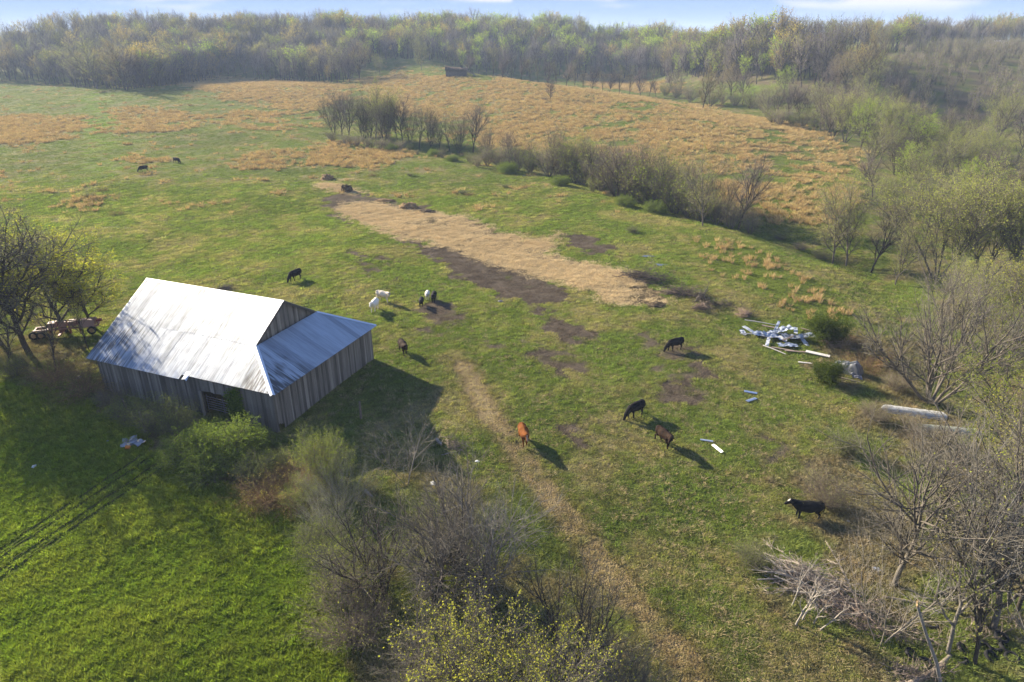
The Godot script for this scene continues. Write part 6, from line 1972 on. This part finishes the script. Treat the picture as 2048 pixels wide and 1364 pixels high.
	for j in W:
		for i in U:
			var q := j * (U + 1) + i
			mb.ix.append_array([q, q + 1, q + U + 2, q, q + U + 2, q + U + 1])
	for i in mb.v.size():
		var j := i / (U + 1)
		var k := i % (U + 1)
		var du := mb.v[j * (U + 1) + mini(k + 1, U)] - mb.v[j * (U + 1) + maxi(k - 1, 0)]
		var dv := mb.v[mini(j + 1, W) * (U + 1) + k] - mb.v[maxi(j - 1, 0) * (U + 1) + k]
		mb.n[i] = dv.cross(du).normalized()
	part(o, "cover", mb.mesh(materials["tarp"]))
	var fold := bent_sheet(9, 0.9, 1.4, 0.35, Color(0.09, 0.095, 0.11), Color(0.14, 0.14, 0.16))
	part(o, "loose_fold", fold.mesh(materials["tarp"]), null, Transform3D(Basis(Vector3.UP, 0.5), Vector3(1.15, 0.1, 0.75)))
	# two long half-round tanks in the brush
	for a in [
		[34.77, -51.13, -17, 5.2, 0.62, "long white half-round tank with a blue rim in the brush", true],
		[35.91, -48.24, -10, 5.4, 0.60, "long grey-green half-round tank just below the white one", false]
	]:
		var tk := thing("trough_tank", a[5], "tank", on(a[0], a[1], -0.05), deg_to_rad(a[2]), "long tanks lying in the brush")
		var tb := MB.new()
		var len: float = a[3]
		var rr: float = a[4]
		var S := 40
		var R := 18
		for k in S + 1:
			var u := float(k) / S
			var e := minf(u, 1.0 - u) * len
			var rad := rr * sqrt(clampf(1.0 - pow(maxf(0.0, 1.0 - e / 0.55), 2.0), 0.02, 1.0))
			for j in R + 1:
				var th := PI * j / R
				tb.v.append(Vector3((u - 0.5) * len, sin(th) * rad * 0.6 + 0.05 + 0.012 * sin(u * 50.0), cos(th) * rad))
				tb.n.append(Vector3(0, sin(th), cos(th)))
				var g := 1.0 + 0.9 * fine.get_noise_2d(u * 40.0, j * 1.5 + rr * 90.0)
				var wc: Color = (Color(0.33, 0.33, 0.315) if a[6] else Color(0.19, 0.205, 0.175)) * g
				tb.c.append(Color(wc.r, wc.g, wc.b))
		for k in S:
			for j in R:
				var q := k * (R + 1) + j
				tb.ix.append_array([q, q + R + 1, q + R + 2, q, q + R + 2, q + 1])
		part(tk, "shell", tb.mesh(pm))
		var rim := MB.new()
		for sgn in [-1.0, 1.0]:
			rim.box(Vector3(-len * 0.44, 0.0, sgn * rr - 0.04), Vector3(len * 0.44, 0.11, sgn * rr + 0.04), Transform3D.IDENTITY, Color(0.20, 0.27, 0.42) if a[6] else Color(0.20, 0.22, 0.21))
		part(tk, "rim", rim.mesh(pm))
	# rusty farm implement behind the trees
	var im := thing("farm_implement", "rusty red and pink farm implement parked behind the left trees", "farm implement", on(-47.9, -67.24), 0.28)
	var rust := Color(0.22, 0.075, 0.05)
	var pink := Color(0.27, 0.15, 0.12)
	var fr := MB.new()
	for z in [-0.5, 0.5]:
		fr.box(Vector3(-3.0, 0.75, z - 0.07), Vector3(3.2, 0.92, z + 0.07), Transform3D.IDENTITY, pink)
	for k in 6:
		fr.box(Vector3(-2.9 + 1.2 * k, 0.76, -0.5), Vector3(-2.76 + 1.2 * k, 0.90, 0.5), Transform3D.IDENTITY, rust)
	part(im, "frame", fr.mesh(pm))
	for k in 5:
		var hb := MB.new()
		hb.box(Vector3(-1.5 + 0.95 * k, 0.95, -0.42), Vector3(-0.75 + 0.95 * k, 1.5, 0.38), Transform3D.IDENTITY, pink * rnd(0.8, 1.25))
		hb.box(Vector3(-1.45 + 0.95 * k, 0.25, 0.3), Vector3(-1.3 + 0.95 * k, 0.95, 0.55), Transform3D.IDENTITY, rust)
		part(im, "hopper", hb.mesh(pm))
	var dr := MB.new()
	dr.tube(PackedVector3Array([Vector3(1.0, 1.25, 0.1), Vector3(3.6, 1.3, 0.0)]), PackedFloat32Array([0.16, 0.16]), 10, Color(0.20, 0.045, 0.05), true)
	part(im, "drum", dr.mesh(pm))
	var tg := MB.new()
	tg.box(Vector3(-0.1, 0.7, 0.5), Vector3(0.1, 0.85, 2.4), Transform3D.IDENTITY, rust)
	part(im, "drawbar", tg.mesh(pm))
	var panel := MB.new()
	panel.box(Vector3(1.6, 0.6, 0.5), Vector3(2.9, 1.35, 0.58), Transform3D(Basis(Vector3.RIGHT, -0.3), Vector3(0, 0.05, 0.25)), Color(0.30, 0.19, 0.16))
	part(im, "side_panel", panel.mesh(pm))
	for q in [[-2.9, 0.75], [-2.2, 0.85], [2.6, 0.7], [-2.6, -0.75]]:
		var w := Node3D.new()
		w.name = "wheel"
		im.add_child(w, true)
		w.position = Vector3(q[0], 0.42, q[1])
		part(w, "tyre", tyre_mesh(0.44, 0.13), null, Transform3D(Basis(Vector3.RIGHT, PI / 2), Vector3.ZERO))
		var rm := MB.new()
		rm.tube(PackedVector3Array([Vector3(0, 0, -0.06), Vector3(0, 0, 0.06)]), PackedFloat32Array([0.24, 0.24]), 12, Color(0.30, 0.20, 0.10), true)
		part(w, "rim", rm.mesh(pm))


var tyres := {}

func tyre_mesh(R: float, w: float) -> ArrayMesh:
	var key := "%.2f_%.2f" % [R, w]
	if tyres.has(key):
		return tyres[key]
	var mb := MB.new()
	var prof := [[-0.62, 0.62], [-0.95, 0.72], [-1.0, 0.88], [-0.8, 0.985], [0.0, 1.0], [0.8, 0.985], [1.0, 0.88], [0.95, 0.72], [0.62, 0.62], [0.5, 0.70], [-0.5, 0.70]]
	var N := 24
	var M := prof.size()
	for i in N:
		var a := TAU * i / N
		for p in prof:
			var tread := 1.0 + (0.012 if i % 2 == 0 and absf(p[0]) < 0.85 and p[1] > 0.9 else 0.0)
			var r: float = R * p[1] * tread
			mb.v.append(Vector3(cos(a) * r, w * p[0], sin(a) * r))
			mb.n.append(Vector3(cos(a) * (p[1] - 0.8), (p[0] as float) * 0.3, sin(a) * (p[1] - 0.8)).normalized())
			mb.c.append(Color.WHITE)
	for i in N:
		for j in M:
			var a := i * M + j
			var b := i * M + (j + 1) % M
			var e := ((i + 1) % N) * M + j
			var f := ((i + 1) % N) * M + (j + 1) % M
			mb.ix.append_array([a, b, f, a, f, e])
	tyres[key] = mb.mesh(materials["rubber"])
	return tyres[key]


# a heap of cut branches: each heap is one tangled thing with boughs and twigs
func brush_pile(called: String, label: String, at: Vector3, turn: float, sx: float, sz: float, tall: float, boughs: int, bark: Color, twig: Color, sd: int, thick: float) -> void:
	rng.seed = sd
	var o := thing(called, label, "brush pile", at, turn)
	var bb := MB.new()
	var tb := MB.new()
	for k in boughs:
		var p := Vector3(rnd(-sx, sx) * 0.6, rnd(0.0, tall * 0.5), rnd(-sz, sz) * 0.6)
		var az := rnd(-0.6, 0.6) + (PI if rng.randf() < 0.25 else 0.0)
		var d := Vector3(cos(az), rnd(-0.05, 0.5), sin(az)).normalized()
		var l := rnd(0.6, 1.1) * sx
		var pts := PackedVector3Array([p - d * l * 0.5])
		var r0 := rnd(0.5, 1.1) * thick
		var rad := PackedFloat32Array([r0])
		for s in 4:
			d = (d + rv() * 0.22 + Vector3(0, -0.05, 0)).normalized()
			var q := pts[-1] + d * l * 0.25
			q.y = maxf(q.y, 0.03)
			pts.append(q)
			rad.append(r0 * (1.0 - 0.2 * (s + 1)))
		bb.tube(pts, rad, 5, bark * rnd(0.75, 1.2))
		for s in range(1, 5):
			for e in 4:
				var td := (d + rv() * 0.9).normalized()
				var tp := pts[s]
				var tl := rnd(0.3, 0.9)
				var q := tp + td * tl
				q.y = maxf(q.y, 0.02)
				tb.spike(tp, q, 0.016, twig * rnd(0.7, 1.3))
				for g in 3:
					var p2 := tp.lerp(q, rnd(0.3, 0.9))
					var q2 := p2 + (td + rv() * 0.8).normalized() * rnd(0.2, 0.5)
					q2.y = maxf(q2.y, 0.02)
					tb.spike(p2, q2, 0.011, twig * rnd(0.7, 1.3))
	part(o, "boughs", bb.mesh(materials["bark"]))
	part(o, "twigs", tb.mesh(materials["twig"]))


func make_dump() -> void:
	for b in [
		["dark heap of cut brush beside the hay strip's end, left part", 17.44, -85.44, -28, 4.0, 1.7, 1.8, 56, Color(0.13, 0.105, 0.09), Color(0.16, 0.13, 0.11), 51, 0.045],
		["dark heap of cut brush beside the hay strip's end, right part", 20.99, -79.52, -20, 3.0, 1.4, 1.5, 40, Color(0.15, 0.12, 0.10), Color(0.20, 0.155, 0.125), 52, 0.045],
		["uprooted dead tree with splayed pale branches beyond the hay strip", 23.09, -77.28, 60, 2.0, 1.1, 2.4, 18, Color(0.20, 0.17, 0.14), Color(0.10, 0.085, 0.07), 53, 0.07],
		["brown twig heap between the uprooted tree and the pasture", 22.18, -74.82, 5, 1.4, 0.9, 0.8, 16, Color(0.24, 0.18, 0.14), Color(0.26, 0.19, 0.15), 54, 0.03],
		["low cut branches trailing right of the uprooted tree", 24.83, -75.93, -5, 2.0, 0.7, 0.5, 12, Color(0.15, 0.12, 0.09), Color(0.17, 0.14, 0.10), 55, 0.03],
		["brown upright twig clump above the scrap heap's left end", 26.85, -72.77, 80, 1.2, 0.8, 1.2, 14, Color(0.25, 0.19, 0.15), Color(0.25, 0.18, 0.14), 56, 0.03],
		["tan tangle of dry branches between juniper and tarp bundle", 34.14, -64.34, -30, 1.7, 0.9, 0.7, 20, Color(0.33, 0.27, 0.20), Color(0.33, 0.26, 0.19), 57, 0.025],
		["big heap of pale bare branches below the white-faced cow", 17.68, -30.46, -38, 3.2, 1.6, 1.7, 60, Color(0.42, 0.38, 0.33), Color(0.30, 0.25, 0.21), 58, 0.05],
		["brushy brown heap joined to the right of the pale branches", 19.03, -28.57, -50, 2.6, 1.2, 0.8, 36, Color(0.24, 0.19, 0.15), Color(0.27, 0.21, 0.17), 59, 0.025],
		["scattered dead branches on the litter left of the tyres", 21.36, -27.65, -20, 2.4, 1.5, 0.4, 16, Color(0.28, 0.23, 0.18), Color(0.26, 0.21, 0.17), 60, 0.025],
		["dead twigs lying beside the barn's shadow by the short log", -5.12, -45.93, -40, 1.5, 0.8, 0.4, 8, Color(0.30, 0.25, 0.19), Color(0.26, 0.21, 0.16), 61, 0.025],
		["tangled fallen branches around the tyre heap", 26.2, -27.74, 15, 2.4, 1.4, 0.5, 16, Color(0.24, 0.20, 0.16), Color(0.22, 0.18, 0.145), 63, 0.03],
		["tangled brush at the bottom right below the broken trunk", 19.92, -24.82, -10, 2.4, 1.2, 0.6, 26, Color(0.24, 0.20, 0.16), Color(0.24, 0.19, 0.15), 64, 0.03],
		["small grey brush clump behind the barn ridge", -36.45, -81.27, 10, 1.3, 0.7, 0.6, 14, Color(0.15, 0.13, 0.12), Color(0.17, 0.14, 0.12), 62, 0.03]
	]:
		brush_pile("brush_pile", b[0], on(b[1], b[2]), deg_to_rad(b[3]), b[4], b[5], b[6], b[7], b[8], b[9], b[10], b[11])
	# tyres: [x, z, lift, tilt, turn, radius, label]
	for t in [
		[25.22, -26.78, 0.12, 0.15, 1.36, 0.36, "tyre lying flat at the top of the tyre heap, partly covered"],
		[24.91, -26.06, 0.15, 0.35, 5.77, 0.36, "tyre with a clear round hole in the middle of the heap"],
		[24.93, -25.49, 0.16, 0.45, 0.76, 0.36, "tyre tipped towards the viewer at the heap's front"],
		[24.32, -25.92, 0.05, 0.1, 4.23, 0.36, "tyre left of the round-holed one"],
		[25.61, -26.18, 0.1, -0.3, 0.51, 0.36, "tyre right of the round-holed one"],
		[26.05, -26.04, 0.12, 0.5, 1.48, 0.36, "tyre at the heap's right end"],
		[25.98, -25.46, 0.1, 0.2, 5.99, 0.36, "rightmost tyre of the heap"],
		[23.85, -26.09, 0.1, 0.6, 1.26, 0.36, "half-buried pale-rimmed tyre left of the heap"],
		[23.38, -25.31, 0.1, 0.7, 3.85, 0.27, "small tyre below the half-buried one"],
		[23.09, -27.71, 0.08, 0.3, 2.75, 0.36, "lone tyre half in the litter left of the forked trunk"],
		[25.03, -29.86, 0.2, 0.7, 2.72, 0.36, "tyre tipped against the forked tree, left one"],
		[25.68, -30.13, 0.25, 0.9, 2.97, 0.36, "tyre tipped against the forked tree, right one"],
		[20.99, -25.8, 0.12, 0.5, 1.15, 0.36, "lone tyre left of the broken trunk's foot"],
		[21.36, -25.23, 0.1, 0.3, 4.98, 0.36, "dark tyre just below the lone one"],
		[26.17, -26.64, 0.3, 0.2, 0.54, 0.36, "tyre lying on top of the heap"]
	]:
		var b := Basis(Vector3.UP, t[4]) * Basis(Vector3.RIGHT, t[3])
		solo("tyre", tyre_mesh(t[5], 0.10), t[6], "tyre", Transform3D(b, on(t[0], t[1], t[2])), "dumped tyres under the right trees")
	# pale dead boughs thrown on the heap: [x, z, lift, lean, turn, height, label]
	for t in [
		[15.72, -27.84, 0, 0.25, 1.9, 4.3, "pale dead bough, the lowest and longest, rising left out of the heap"],
		[16.22, -28.26, 0.1, 0.05, 0.5, 4.0, "pale dead bough standing nearly upright in the heap"],
		[16.72, -27.97, 0, 0.35, 0.9, 3.8, "pale dead bough leaning right in the heap"],
		[16.91, -27.5, 0, 0.6, 2.4, 3.2, "pale dead bough lying low at the heap's lower right"],
		[16.02, -29.16, 0.2, 0.5, 3.4, 3.4, "pale dead bough leaning away at the heap's upper left"],
		[17.52, -30.07, 0.4, 1.2, 5.9, 4.2, "pale dead bough lying across the top of the heap"]
	]:
		var pr: Array = protos["dead_bough"]
		var o := thing("dead_bough", t[6], "branch", on(t[0], t[1], t[2]), 0.0, "pale dead boughs on the branch heap")
		var k: float = t[5] / pr[2]
		o.transform.basis = Basis(Vector3.UP, t[4]) * Basis(Vector3.BACK, t[3]) * Basis.from_scale(Vector3(k, k, k))
		part(o, "stem", pr[0])
		part(o, "twigs", pr[1])
	# broken pale trunk standing aslant
	var o := thing("broken_trunk", "pale dead trunk with a splintered top leaning beside the tyres", "tree trunk", on(21.59, -23.97))
	var mb := MB.new()
	mb.tube(PackedVector3Array([Vector3(0, -0.2, 0), Vector3(-0.55, 1.4, -0.2), Vector3(-1.35, 3.1, -0.5), Vector3(-2.0, 4.6, -0.7)]), PackedFloat32Array([0.10, 0.09, 0.075, 0.065]), 8, Color(0.27, 0.25, 0.225))
	part(o, "stem", mb.mesh(materials["bark"]))
	mb = MB.new()
	for k in 7:
		mb.spike(Vector3(-2.0, 4.58, -0.7) + rv() * 0.05, Vector3(-2.13, 4.95 + rnd(-0.15, 0.15), -0.75) + rv() * 0.06, 0.035, Color(0.50, 0.36, 0.20))
	part(o, "splinters", mb.mesh(materials["bark"]))


func make_small_things() -> void:
	rng.seed = 800
	var pm: StandardMaterial3D = materials["paint"]
	# fence posts: [x, z, height, lean, label]
	for p in [
		[-32.67, -50.25, 1.9, -0.12, "leaning fence post in the shrubs, left one of two"],
		[-29.99, -47.76, 2.0, -0.1, "leaning fence post in the shrubs, right one of two"],
		[-12.8, -49.92, 1.7, 0.03, "upright fence post in the shade right of the barn"]
	]:
		var mb := MB.new()
		mb.tube(PackedVector3Array([Vector3(0, -0.3, 0), Vector3(0.02, (p[2] as float) * 0.5, 0), Vector3(p[3], p[2], 0.03)]), PackedFloat32Array([0.11, 0.10, 0.09]), 8, Color(0.20, 0.17, 0.14), true)
		solo("fence_post", mb.mesh(materials["bark"]), p[4], "post", Transform3D(Basis.IDENTITY, on(p[0], p[1])), "old fence posts near the barn")
	# logs and fallen branches: [x, z, turn, length, radius, label]
	for l in [
		[-5.81, -46.06, -60, 0.9, 0.13, "short pale log at the edge of the barn's shadow"],
		[-10.13, -39.48, -50, 1.0, 0.12, "short pale log in the brush below the sapling"],
		[-4.64, -44.78, 25, 1.8, 0.05, "thin fallen branch in the grass by the short log"],
		[23.1, -29.38, -12, 3.2, 0.09, "long dark fallen trunk behind the broken trunk"],
		[21.41, -24.77, 28, 3.6, 0.16, "thick mossy fallen log at the bottom right"],
		[32.05, -57.35, -35, 2.2, 0.07, "pale fallen branch left of the many-stemmed tree"],
		[37.76, -62.07, -40, 2.6, 0.06, "pale fallen branch behind the many-stemmed tree"]
	]:
		var mb := MB.new()
		var h: float = l[3] * 0.5
		mb.tube(PackedVector3Array([Vector3(-h, l[4], 0), Vector3(0, l[4] * 1.15, 0.06 * h), Vector3(h, l[4] * 0.8, -0.05 * h)]), PackedFloat32Array([l[4], l[4] * 0.9, l[4] * 0.7]), 8, Color(0.34, 0.29, 0.23), true)
		for k in 3:
			var p := Vector3(rnd(-h, h), l[4], 0)
			mb.spike(p, p + Vector3(rnd(-0.5, 0.5), rnd(0.1, 0.4), rnd(-0.6, 0.6)), l[4] * 0.35, Color(0.32, 0.27, 0.21))
		solo("log", mb.mesh(materials["bark"]), l[5], "log", Transform3D(Basis(Vector3.UP, deg_to_rad(l[2])), on(l[0], l[1], -0.02)), "logs lying in the grass")
	# pale rags, stones and bits: [x, z, size, colour, label, name, category]
	for s in [
		[-2.64, -43.64, 0.22, Color(0.70, 0.70, 0.70), "white crumpled bag in the grass beside the dirt path", "plastic_bag", "bag"],
		[-36.16, -43.05, 0.24, Color(0.60, 0.60, 0.56), "pale stone in the lush grass at the far left", "stone", "stone"],
		[-35.54, -40.91, 0.16, Color(0.40, 0.42, 0.44), "small grey stone below the pale stone", "stone", "stone"],
		[-5.74, -40.84, 0.3, Color(0.50, 0.50, 0.48), "pale scrap half hidden in the thicket's upper edge", "plastic_bag", "bag"],
		[-32.51, -46.58, 0.18, Color(0.25, 0.30, 0.42), "small bluish scrap left of the junk heap", "plastic_bag", "bag"],
		[-1.39, -77.29, 0.35, Color(0.26, 0.23, 0.20), "grey lump on the mud's lower edge", "stone", "stone"],
		[12.78, -29.29, 0.1, Color(0.65, 0.25, 0.02), "small orange ball in the grass left of the pale branches", "ball", "ball"],
		[22.49, -36.58, 0.16, Color(0.55, 0.55, 0.55), "small white scrap behind the white-faced cow", "plastic_bag", "bag"],
		[22.19, -31.95, 0.3, Color(0.35, 0.38, 0.45), "bluish grey scrap at the foot of the bare spreading tree", "plastic_bag", "bag"],
		[-41.03, -57.42, 0.3, Color(0.03, 0.07, 0.16), "dark blue plastic drum end in the bramble by the barn corner", "drum", "drum"]
	]:
		var mb := lump((s[4] as String).length() + int(s[2] * 100.0), s[2], s[2] * 0.55, s[2] * 0.7, 0.7, 0.8, s[3], (s[3] as Color) * 0.7)
		solo(s[5], mb.mesh(pm), s[4], s[6], Transform3D(Basis(Vector3.UP, rnd(0, TAU)), on(s[0], s[1], 0.03)))
	# bent gutter pieces lying in the grass
	for g in [
		[21.76, -54.7, -18, 1.15, 0.33, "white roofing strip, upper arm of the V in the grass"],
		[21.35, -53.27, 32, 1.25, 0.33, "blue-grey roofing strip, lower arm of the V in the grass"],
		[15.57, -46.37, -18, 1.0, 0.17, "narrow white roofing strip left of its wider partner"],
		[16.12, -45.2, -68, 1.15, 0.26, "wider white roofing strip standing away from the V"]
	]:
		var mb := MB.new()
		var l: float = g[3]
		var w: float = g[4]
		var cc := Color(0.68, 0.70, 0.73)
		for k in 6:
			var z0 := -w * 0.5 + w * k / 6.0
			var z1 := -w * 0.5 + w * (k + 1) / 6.0
			var y0 := 0.05 + 0.05 * (k % 2)
			var y1 := 0.05 + 0.05 * ((k + 1) % 2)
			mb.quad(Vector3(-l * 0.5, y0, z0), Vector3(-l * 0.5, y1, z1), Vector3(l * 0.5, y1, z1), Vector3(l * 0.5, y0, z0), cc)
		solo("roofing_strip", mb.mesh(materials["sheet_metal"]), g[5], "roofing strip", Transform3D(slope_basis(g[0], g[1], deg_to_rad(g[2])), on(g[0], g[1], 0.05)), "bent roofing strips in the grass")
	# junk beside the barn's fence posts
	var j := thing("junk_heap", "crumpled pale sheets and an orange can heaped by the fence posts", "junk", on(-30.63, -46.28), 0.4)
	part(j, "sheet", bent_sheet(21, 1.1, 1.5, 0.28, Color(0.30, 0.30, 0.30), Color(0.16, 0.16, 0.16)).mesh(pm))
	part(j, "sheet", bent_sheet(22, 0.8, 1.2, 0.30, Color(0.28, 0.30, 0.34), Color(0.14, 0.15, 0.17)).mesh(pm), null, Transform3D(Basis(Vector3.UP, 0.8), Vector3(0.7, 0.12, 0.6)))
	var can := MB.new()
	can.tube(PackedVector3Array([Vector3(0, 0.0, 0), Vector3(0, 0.36, 0)]), PackedFloat32Array([0.15, 0.15]), 12, Color(0.50, 0.17, 0.02), true)
	part(j, "can", can.mesh(pm), null, Transform3D(Basis(Vector3.BACK, 1.3), Vector3(0.2, 0.16, 1.0)))
	# ivy on the barn wall
	var iv := thing("ivy", "green ivy climbing the barn wall beside the doorway", "ivy", BARN_AT, 0.0)
	iv.transform = Transform3D(Basis(BARN_U.normalized(), Vector3.UP, BARN_V.normalized()), BARN_AT)
	var lm := MB.new()
	var stm := MB.new()
	for k in 16:
		var x := 4.3 + rnd(-0.7, 0.6)
		var p := Vector3(x, -0.1, 0.30)
		var pts := PackedVector3Array([p])
		var rad := PackedFloat32Array([0.02])
		var tall := rnd(1.8, 3.5)
		for s in 7:
			p += Vector3(rnd(-0.16, 0.16), tall / 7.0, 0.0)
			p.z = 0.30 - rnd(0.0, 0.05)
			pts.append(p)
			rad.append(0.02 - 0.002 * s)
			for e in 26:
				var q := p + Vector3(rnd(-0.28, 0.28), rnd(-0.3, 0.3), -rnd(0.0, 0.16))
				var d := (rv() + Vector3(0, -0.3, -0.3)).normalized() * rnd(0.09, 0.17)
				lm.leaf(q, d, d.cross(rv()).normalized() * rnd(0.04, 0.07), Color(0.085, 0.15, 0.025).lerp(Color(0.17, 0.24, 0.04), rng.randf()))
		stm.tube(pts, rad, 4, Color(0.12, 0.09, 0.06))
	part(iv, "stems", stm.mesh(materials["bark"]))
	part(iv, "foliage", lm.mesh(materials["leaf"]))


# ---------------------------------------------------------------- grass
func tuft(sd: int, blades: int, spread: float, tall: float, wide: float, lean: float) -> MB:
	rng.seed = sd
	var mb := MB.new()
	for k in blades:
		var a := rnd(0, TAU)
		var p := Vector3(cos(a), 0, sin(a)) * spread * sqrt(rng.randf())
		var d := Vector3(cos(a) * lean * rnd(0.2, 1.2), 1.0, sin(a) * lean * rnd(0.2, 1.2)).normalized()
		var h := tall * rnd(0.55, 1.2)
		var s := d.cross(rv()).normalized() * wide
		var g := rnd(0.8, 1.2)
		var col := Color(g, g, g)
		var mid := p + d * h * 0.55
		var tip := mid + (d + Vector3(cos(a), -0.3, sin(a)) * lean).normalized() * h * 0.5
		mb.quad(p - s, mid - s * 0.8, mid + s * 0.8, p + s, col)
		mb.tri(mid - s * 0.8, tip, mid + s * 0.8, col)
	return mb


func make_grass() -> void:
	var m: StandardMaterial3D = materials["blade"]
	var lush := tuft(1, 20, 0.20, 0.24, 0.016, 0.55).mesh(m)
	var short_ := tuft(2, 16, 0.19, 0.11, 0.015, 0.8).mesh(m)
	var sedge := tuft(3, 26, 0.17, 0.85, 0.016, 0.28).mesh(materials["straw"])
	var weed := tuft(4, 18, 0.20, 0.32, 0.012, 0.7).mesh(materials["straw"])
	var b_lush := PackedFloat32Array()
	var b_short := PackedFloat32Array()
	var b_sedge := PackedFloat32Array()
	var b_weed := PackedFloat32Array()
	rng.seed = 900
	# near ground
	var inv := Transform3D(Basis(BARN_U.normalized(), Vector3.UP, BARN_V.normalized()), BARN_AT).affine_inverse()
	for i in 420000:
		var d := 21.0 + 150.0 * pow(rng.randf(), 1.5)
		if d > 95.0 and rng.randf() < ss((d - 95.0) / 70.0):
			continue
		var x := rnd(-1.0, 1.0) * (d * 0.80 + 6.0)
		var z := -d
		var bl := inv * Vector3(x, 0, z)
		if bl.x > 0.3 and bl.x < 20.1 and bl.z > 0.3 and bl.z < 14.9:
			continue
		var cv := cover(x, z)
		var col: Color = cv[0]
		var clump := fine.get_noise_2d(x * 4.5 + 17.0, z * 4.5)
		var g := rnd(0.8, 1.25) * 1.32 * (1.0 + 0.55 * clump)
		col = Color(col.r * g * rnd(0.92, 1.1), col.g * g, col.b * g)
		var far := 1.0 + maxf(0.0, d - 45.0) * 0.012
		match cv[1] as int:
			1:
				var rut := 9.0
				for line in RUT_LINES:
					rut = minf(rut, line_distance(line, x, z))
				if rut > 0.25 - 0.14 * fine.get_noise_2d(x * 3.0, z * 3.0):
					put(b_lush, on(x, z, -0.02), rnd(0, TAU), rnd(0.8, 1.3), rnd(0.6, 1.2) * (1.0 + 0.8 * clump + 0.5 * patchy.get_noise_2d(x, z)), col)
			0:
				var u := rng.randf()
				if u < 0.045:
					var k := rnd(0.7, 1.3)
					put(b_weed, on(x, z, -0.02), rnd(0, TAU), rnd(0.7, 1.5), rnd(0.3, 0.8), Color(0.42 * k, 0.33 * k, 0.18 * k))
				elif u < 0.075:
					var k := rnd(0.5, 1.2)
					put(b_weed, on(x, z, -0.02), rnd(0, TAU), rnd(0.8, 1.6), rnd(0.3, 0.9), Color(0.10 * k, 0.10 * k, 0.04 * k))
				else:
					put(b_short, on(x, z, -0.01), rnd(0, TAU), rnd(0.8, 1.4) * far, rnd(0.5, 1.3) * far * (1.0 + 1.3 * clump), col)
			6:
				if rng.randf() < 0.6:
					put(b_short if rng.randf() < 0.6 else b_weed, on(x, z, -0.01), rnd(0, TAU), rnd(0.7, 1.4), rnd(0.4, 1.3), col)
			4:
				if rng.randf() < 0.5:
					var k := rnd(0.5, 1.6)
					put(b_weed, on(x, z, -0.04), rnd(0, TAU), rnd(0.8, 1.6), rnd(0.2, 0.6), Color(0.16 * k, 0.125 * k, 0.09 * k))
			5:
				if rng.randf() < 0.3:
					put(b_short, on(x, z, -0.01), rnd(0, TAU), rnd(0.6, 1.0), rnd(0.4, 1.0), col)
			2:
				put(b_short, on(x, z, -0.01), rnd(0, TAU), rnd(0.8, 1.4) * far, rnd(0.5, 1.3) * far, Color(0.165 * g, 0.195 * g, 0.045 * g))
				if d < 100.0 and rng.randf() < 0.3 * (cv[2] as float):
					var k := rnd(0.75, 1.2)
					put(b_sedge, on(x, z), rnd(0, TAU), rnd(0.8, 1.5), rnd(0.5, 1.2), Color(0.50 * k, 0.37 * k, 0.19 * k))
	# broomsedge on the hills
	for i in 190000:
		var d := 98.0 + 390.0 * pow(rng.randf(), 1.15)
		var x := rnd(-0.82, 0.82) * d
		var z := -d
		var cv := cover(x, z)
		if cv[1] == 2:
			if rng.randf() < (cv[2] as float):
				var k := rnd(0.65, 1.25)
				var f := 1.0 + d * 0.003
				put(b_sedge, on(x, z), rnd(0, TAU), rnd(0.9, 1.7) * f, rnd(0.45, 1.15), Color(0.50 * k, 0.38 * k * rnd(0.94, 1.08), 0.185 * k))
		elif cv[1] == 0 and d > 120.0:
			var f := 1.0 + d * 0.006
			var c: Color = cv[0]
			var k := rnd(0.7, 1.6)
			put(b_short, on(x, z), rnd(0, TAU), rnd(0.9, 1.6) * f, rnd(0.8, 2.0), Color(c.r * k, c.g * k, c.b * k))
	print("tufts ", b_lush.size() / 16, " ", b_short.size() / 16, " ", b_sedge.size() / 16, " ", b_weed.size() / 16)
	scatter("grass", lush, b_lush, "lush bright green grass of the near left field", "grass")
	scatter("grass", short_, b_short, "short grazed grass of the cattle pasture", "grass")
	scatter("grass", sedge, b_sedge, "orange broomsedge standing on the hill and far fields", "grass")
	scatter("grass", weed, b_weed, "low weeds and old grass across the rough ground", "grass")
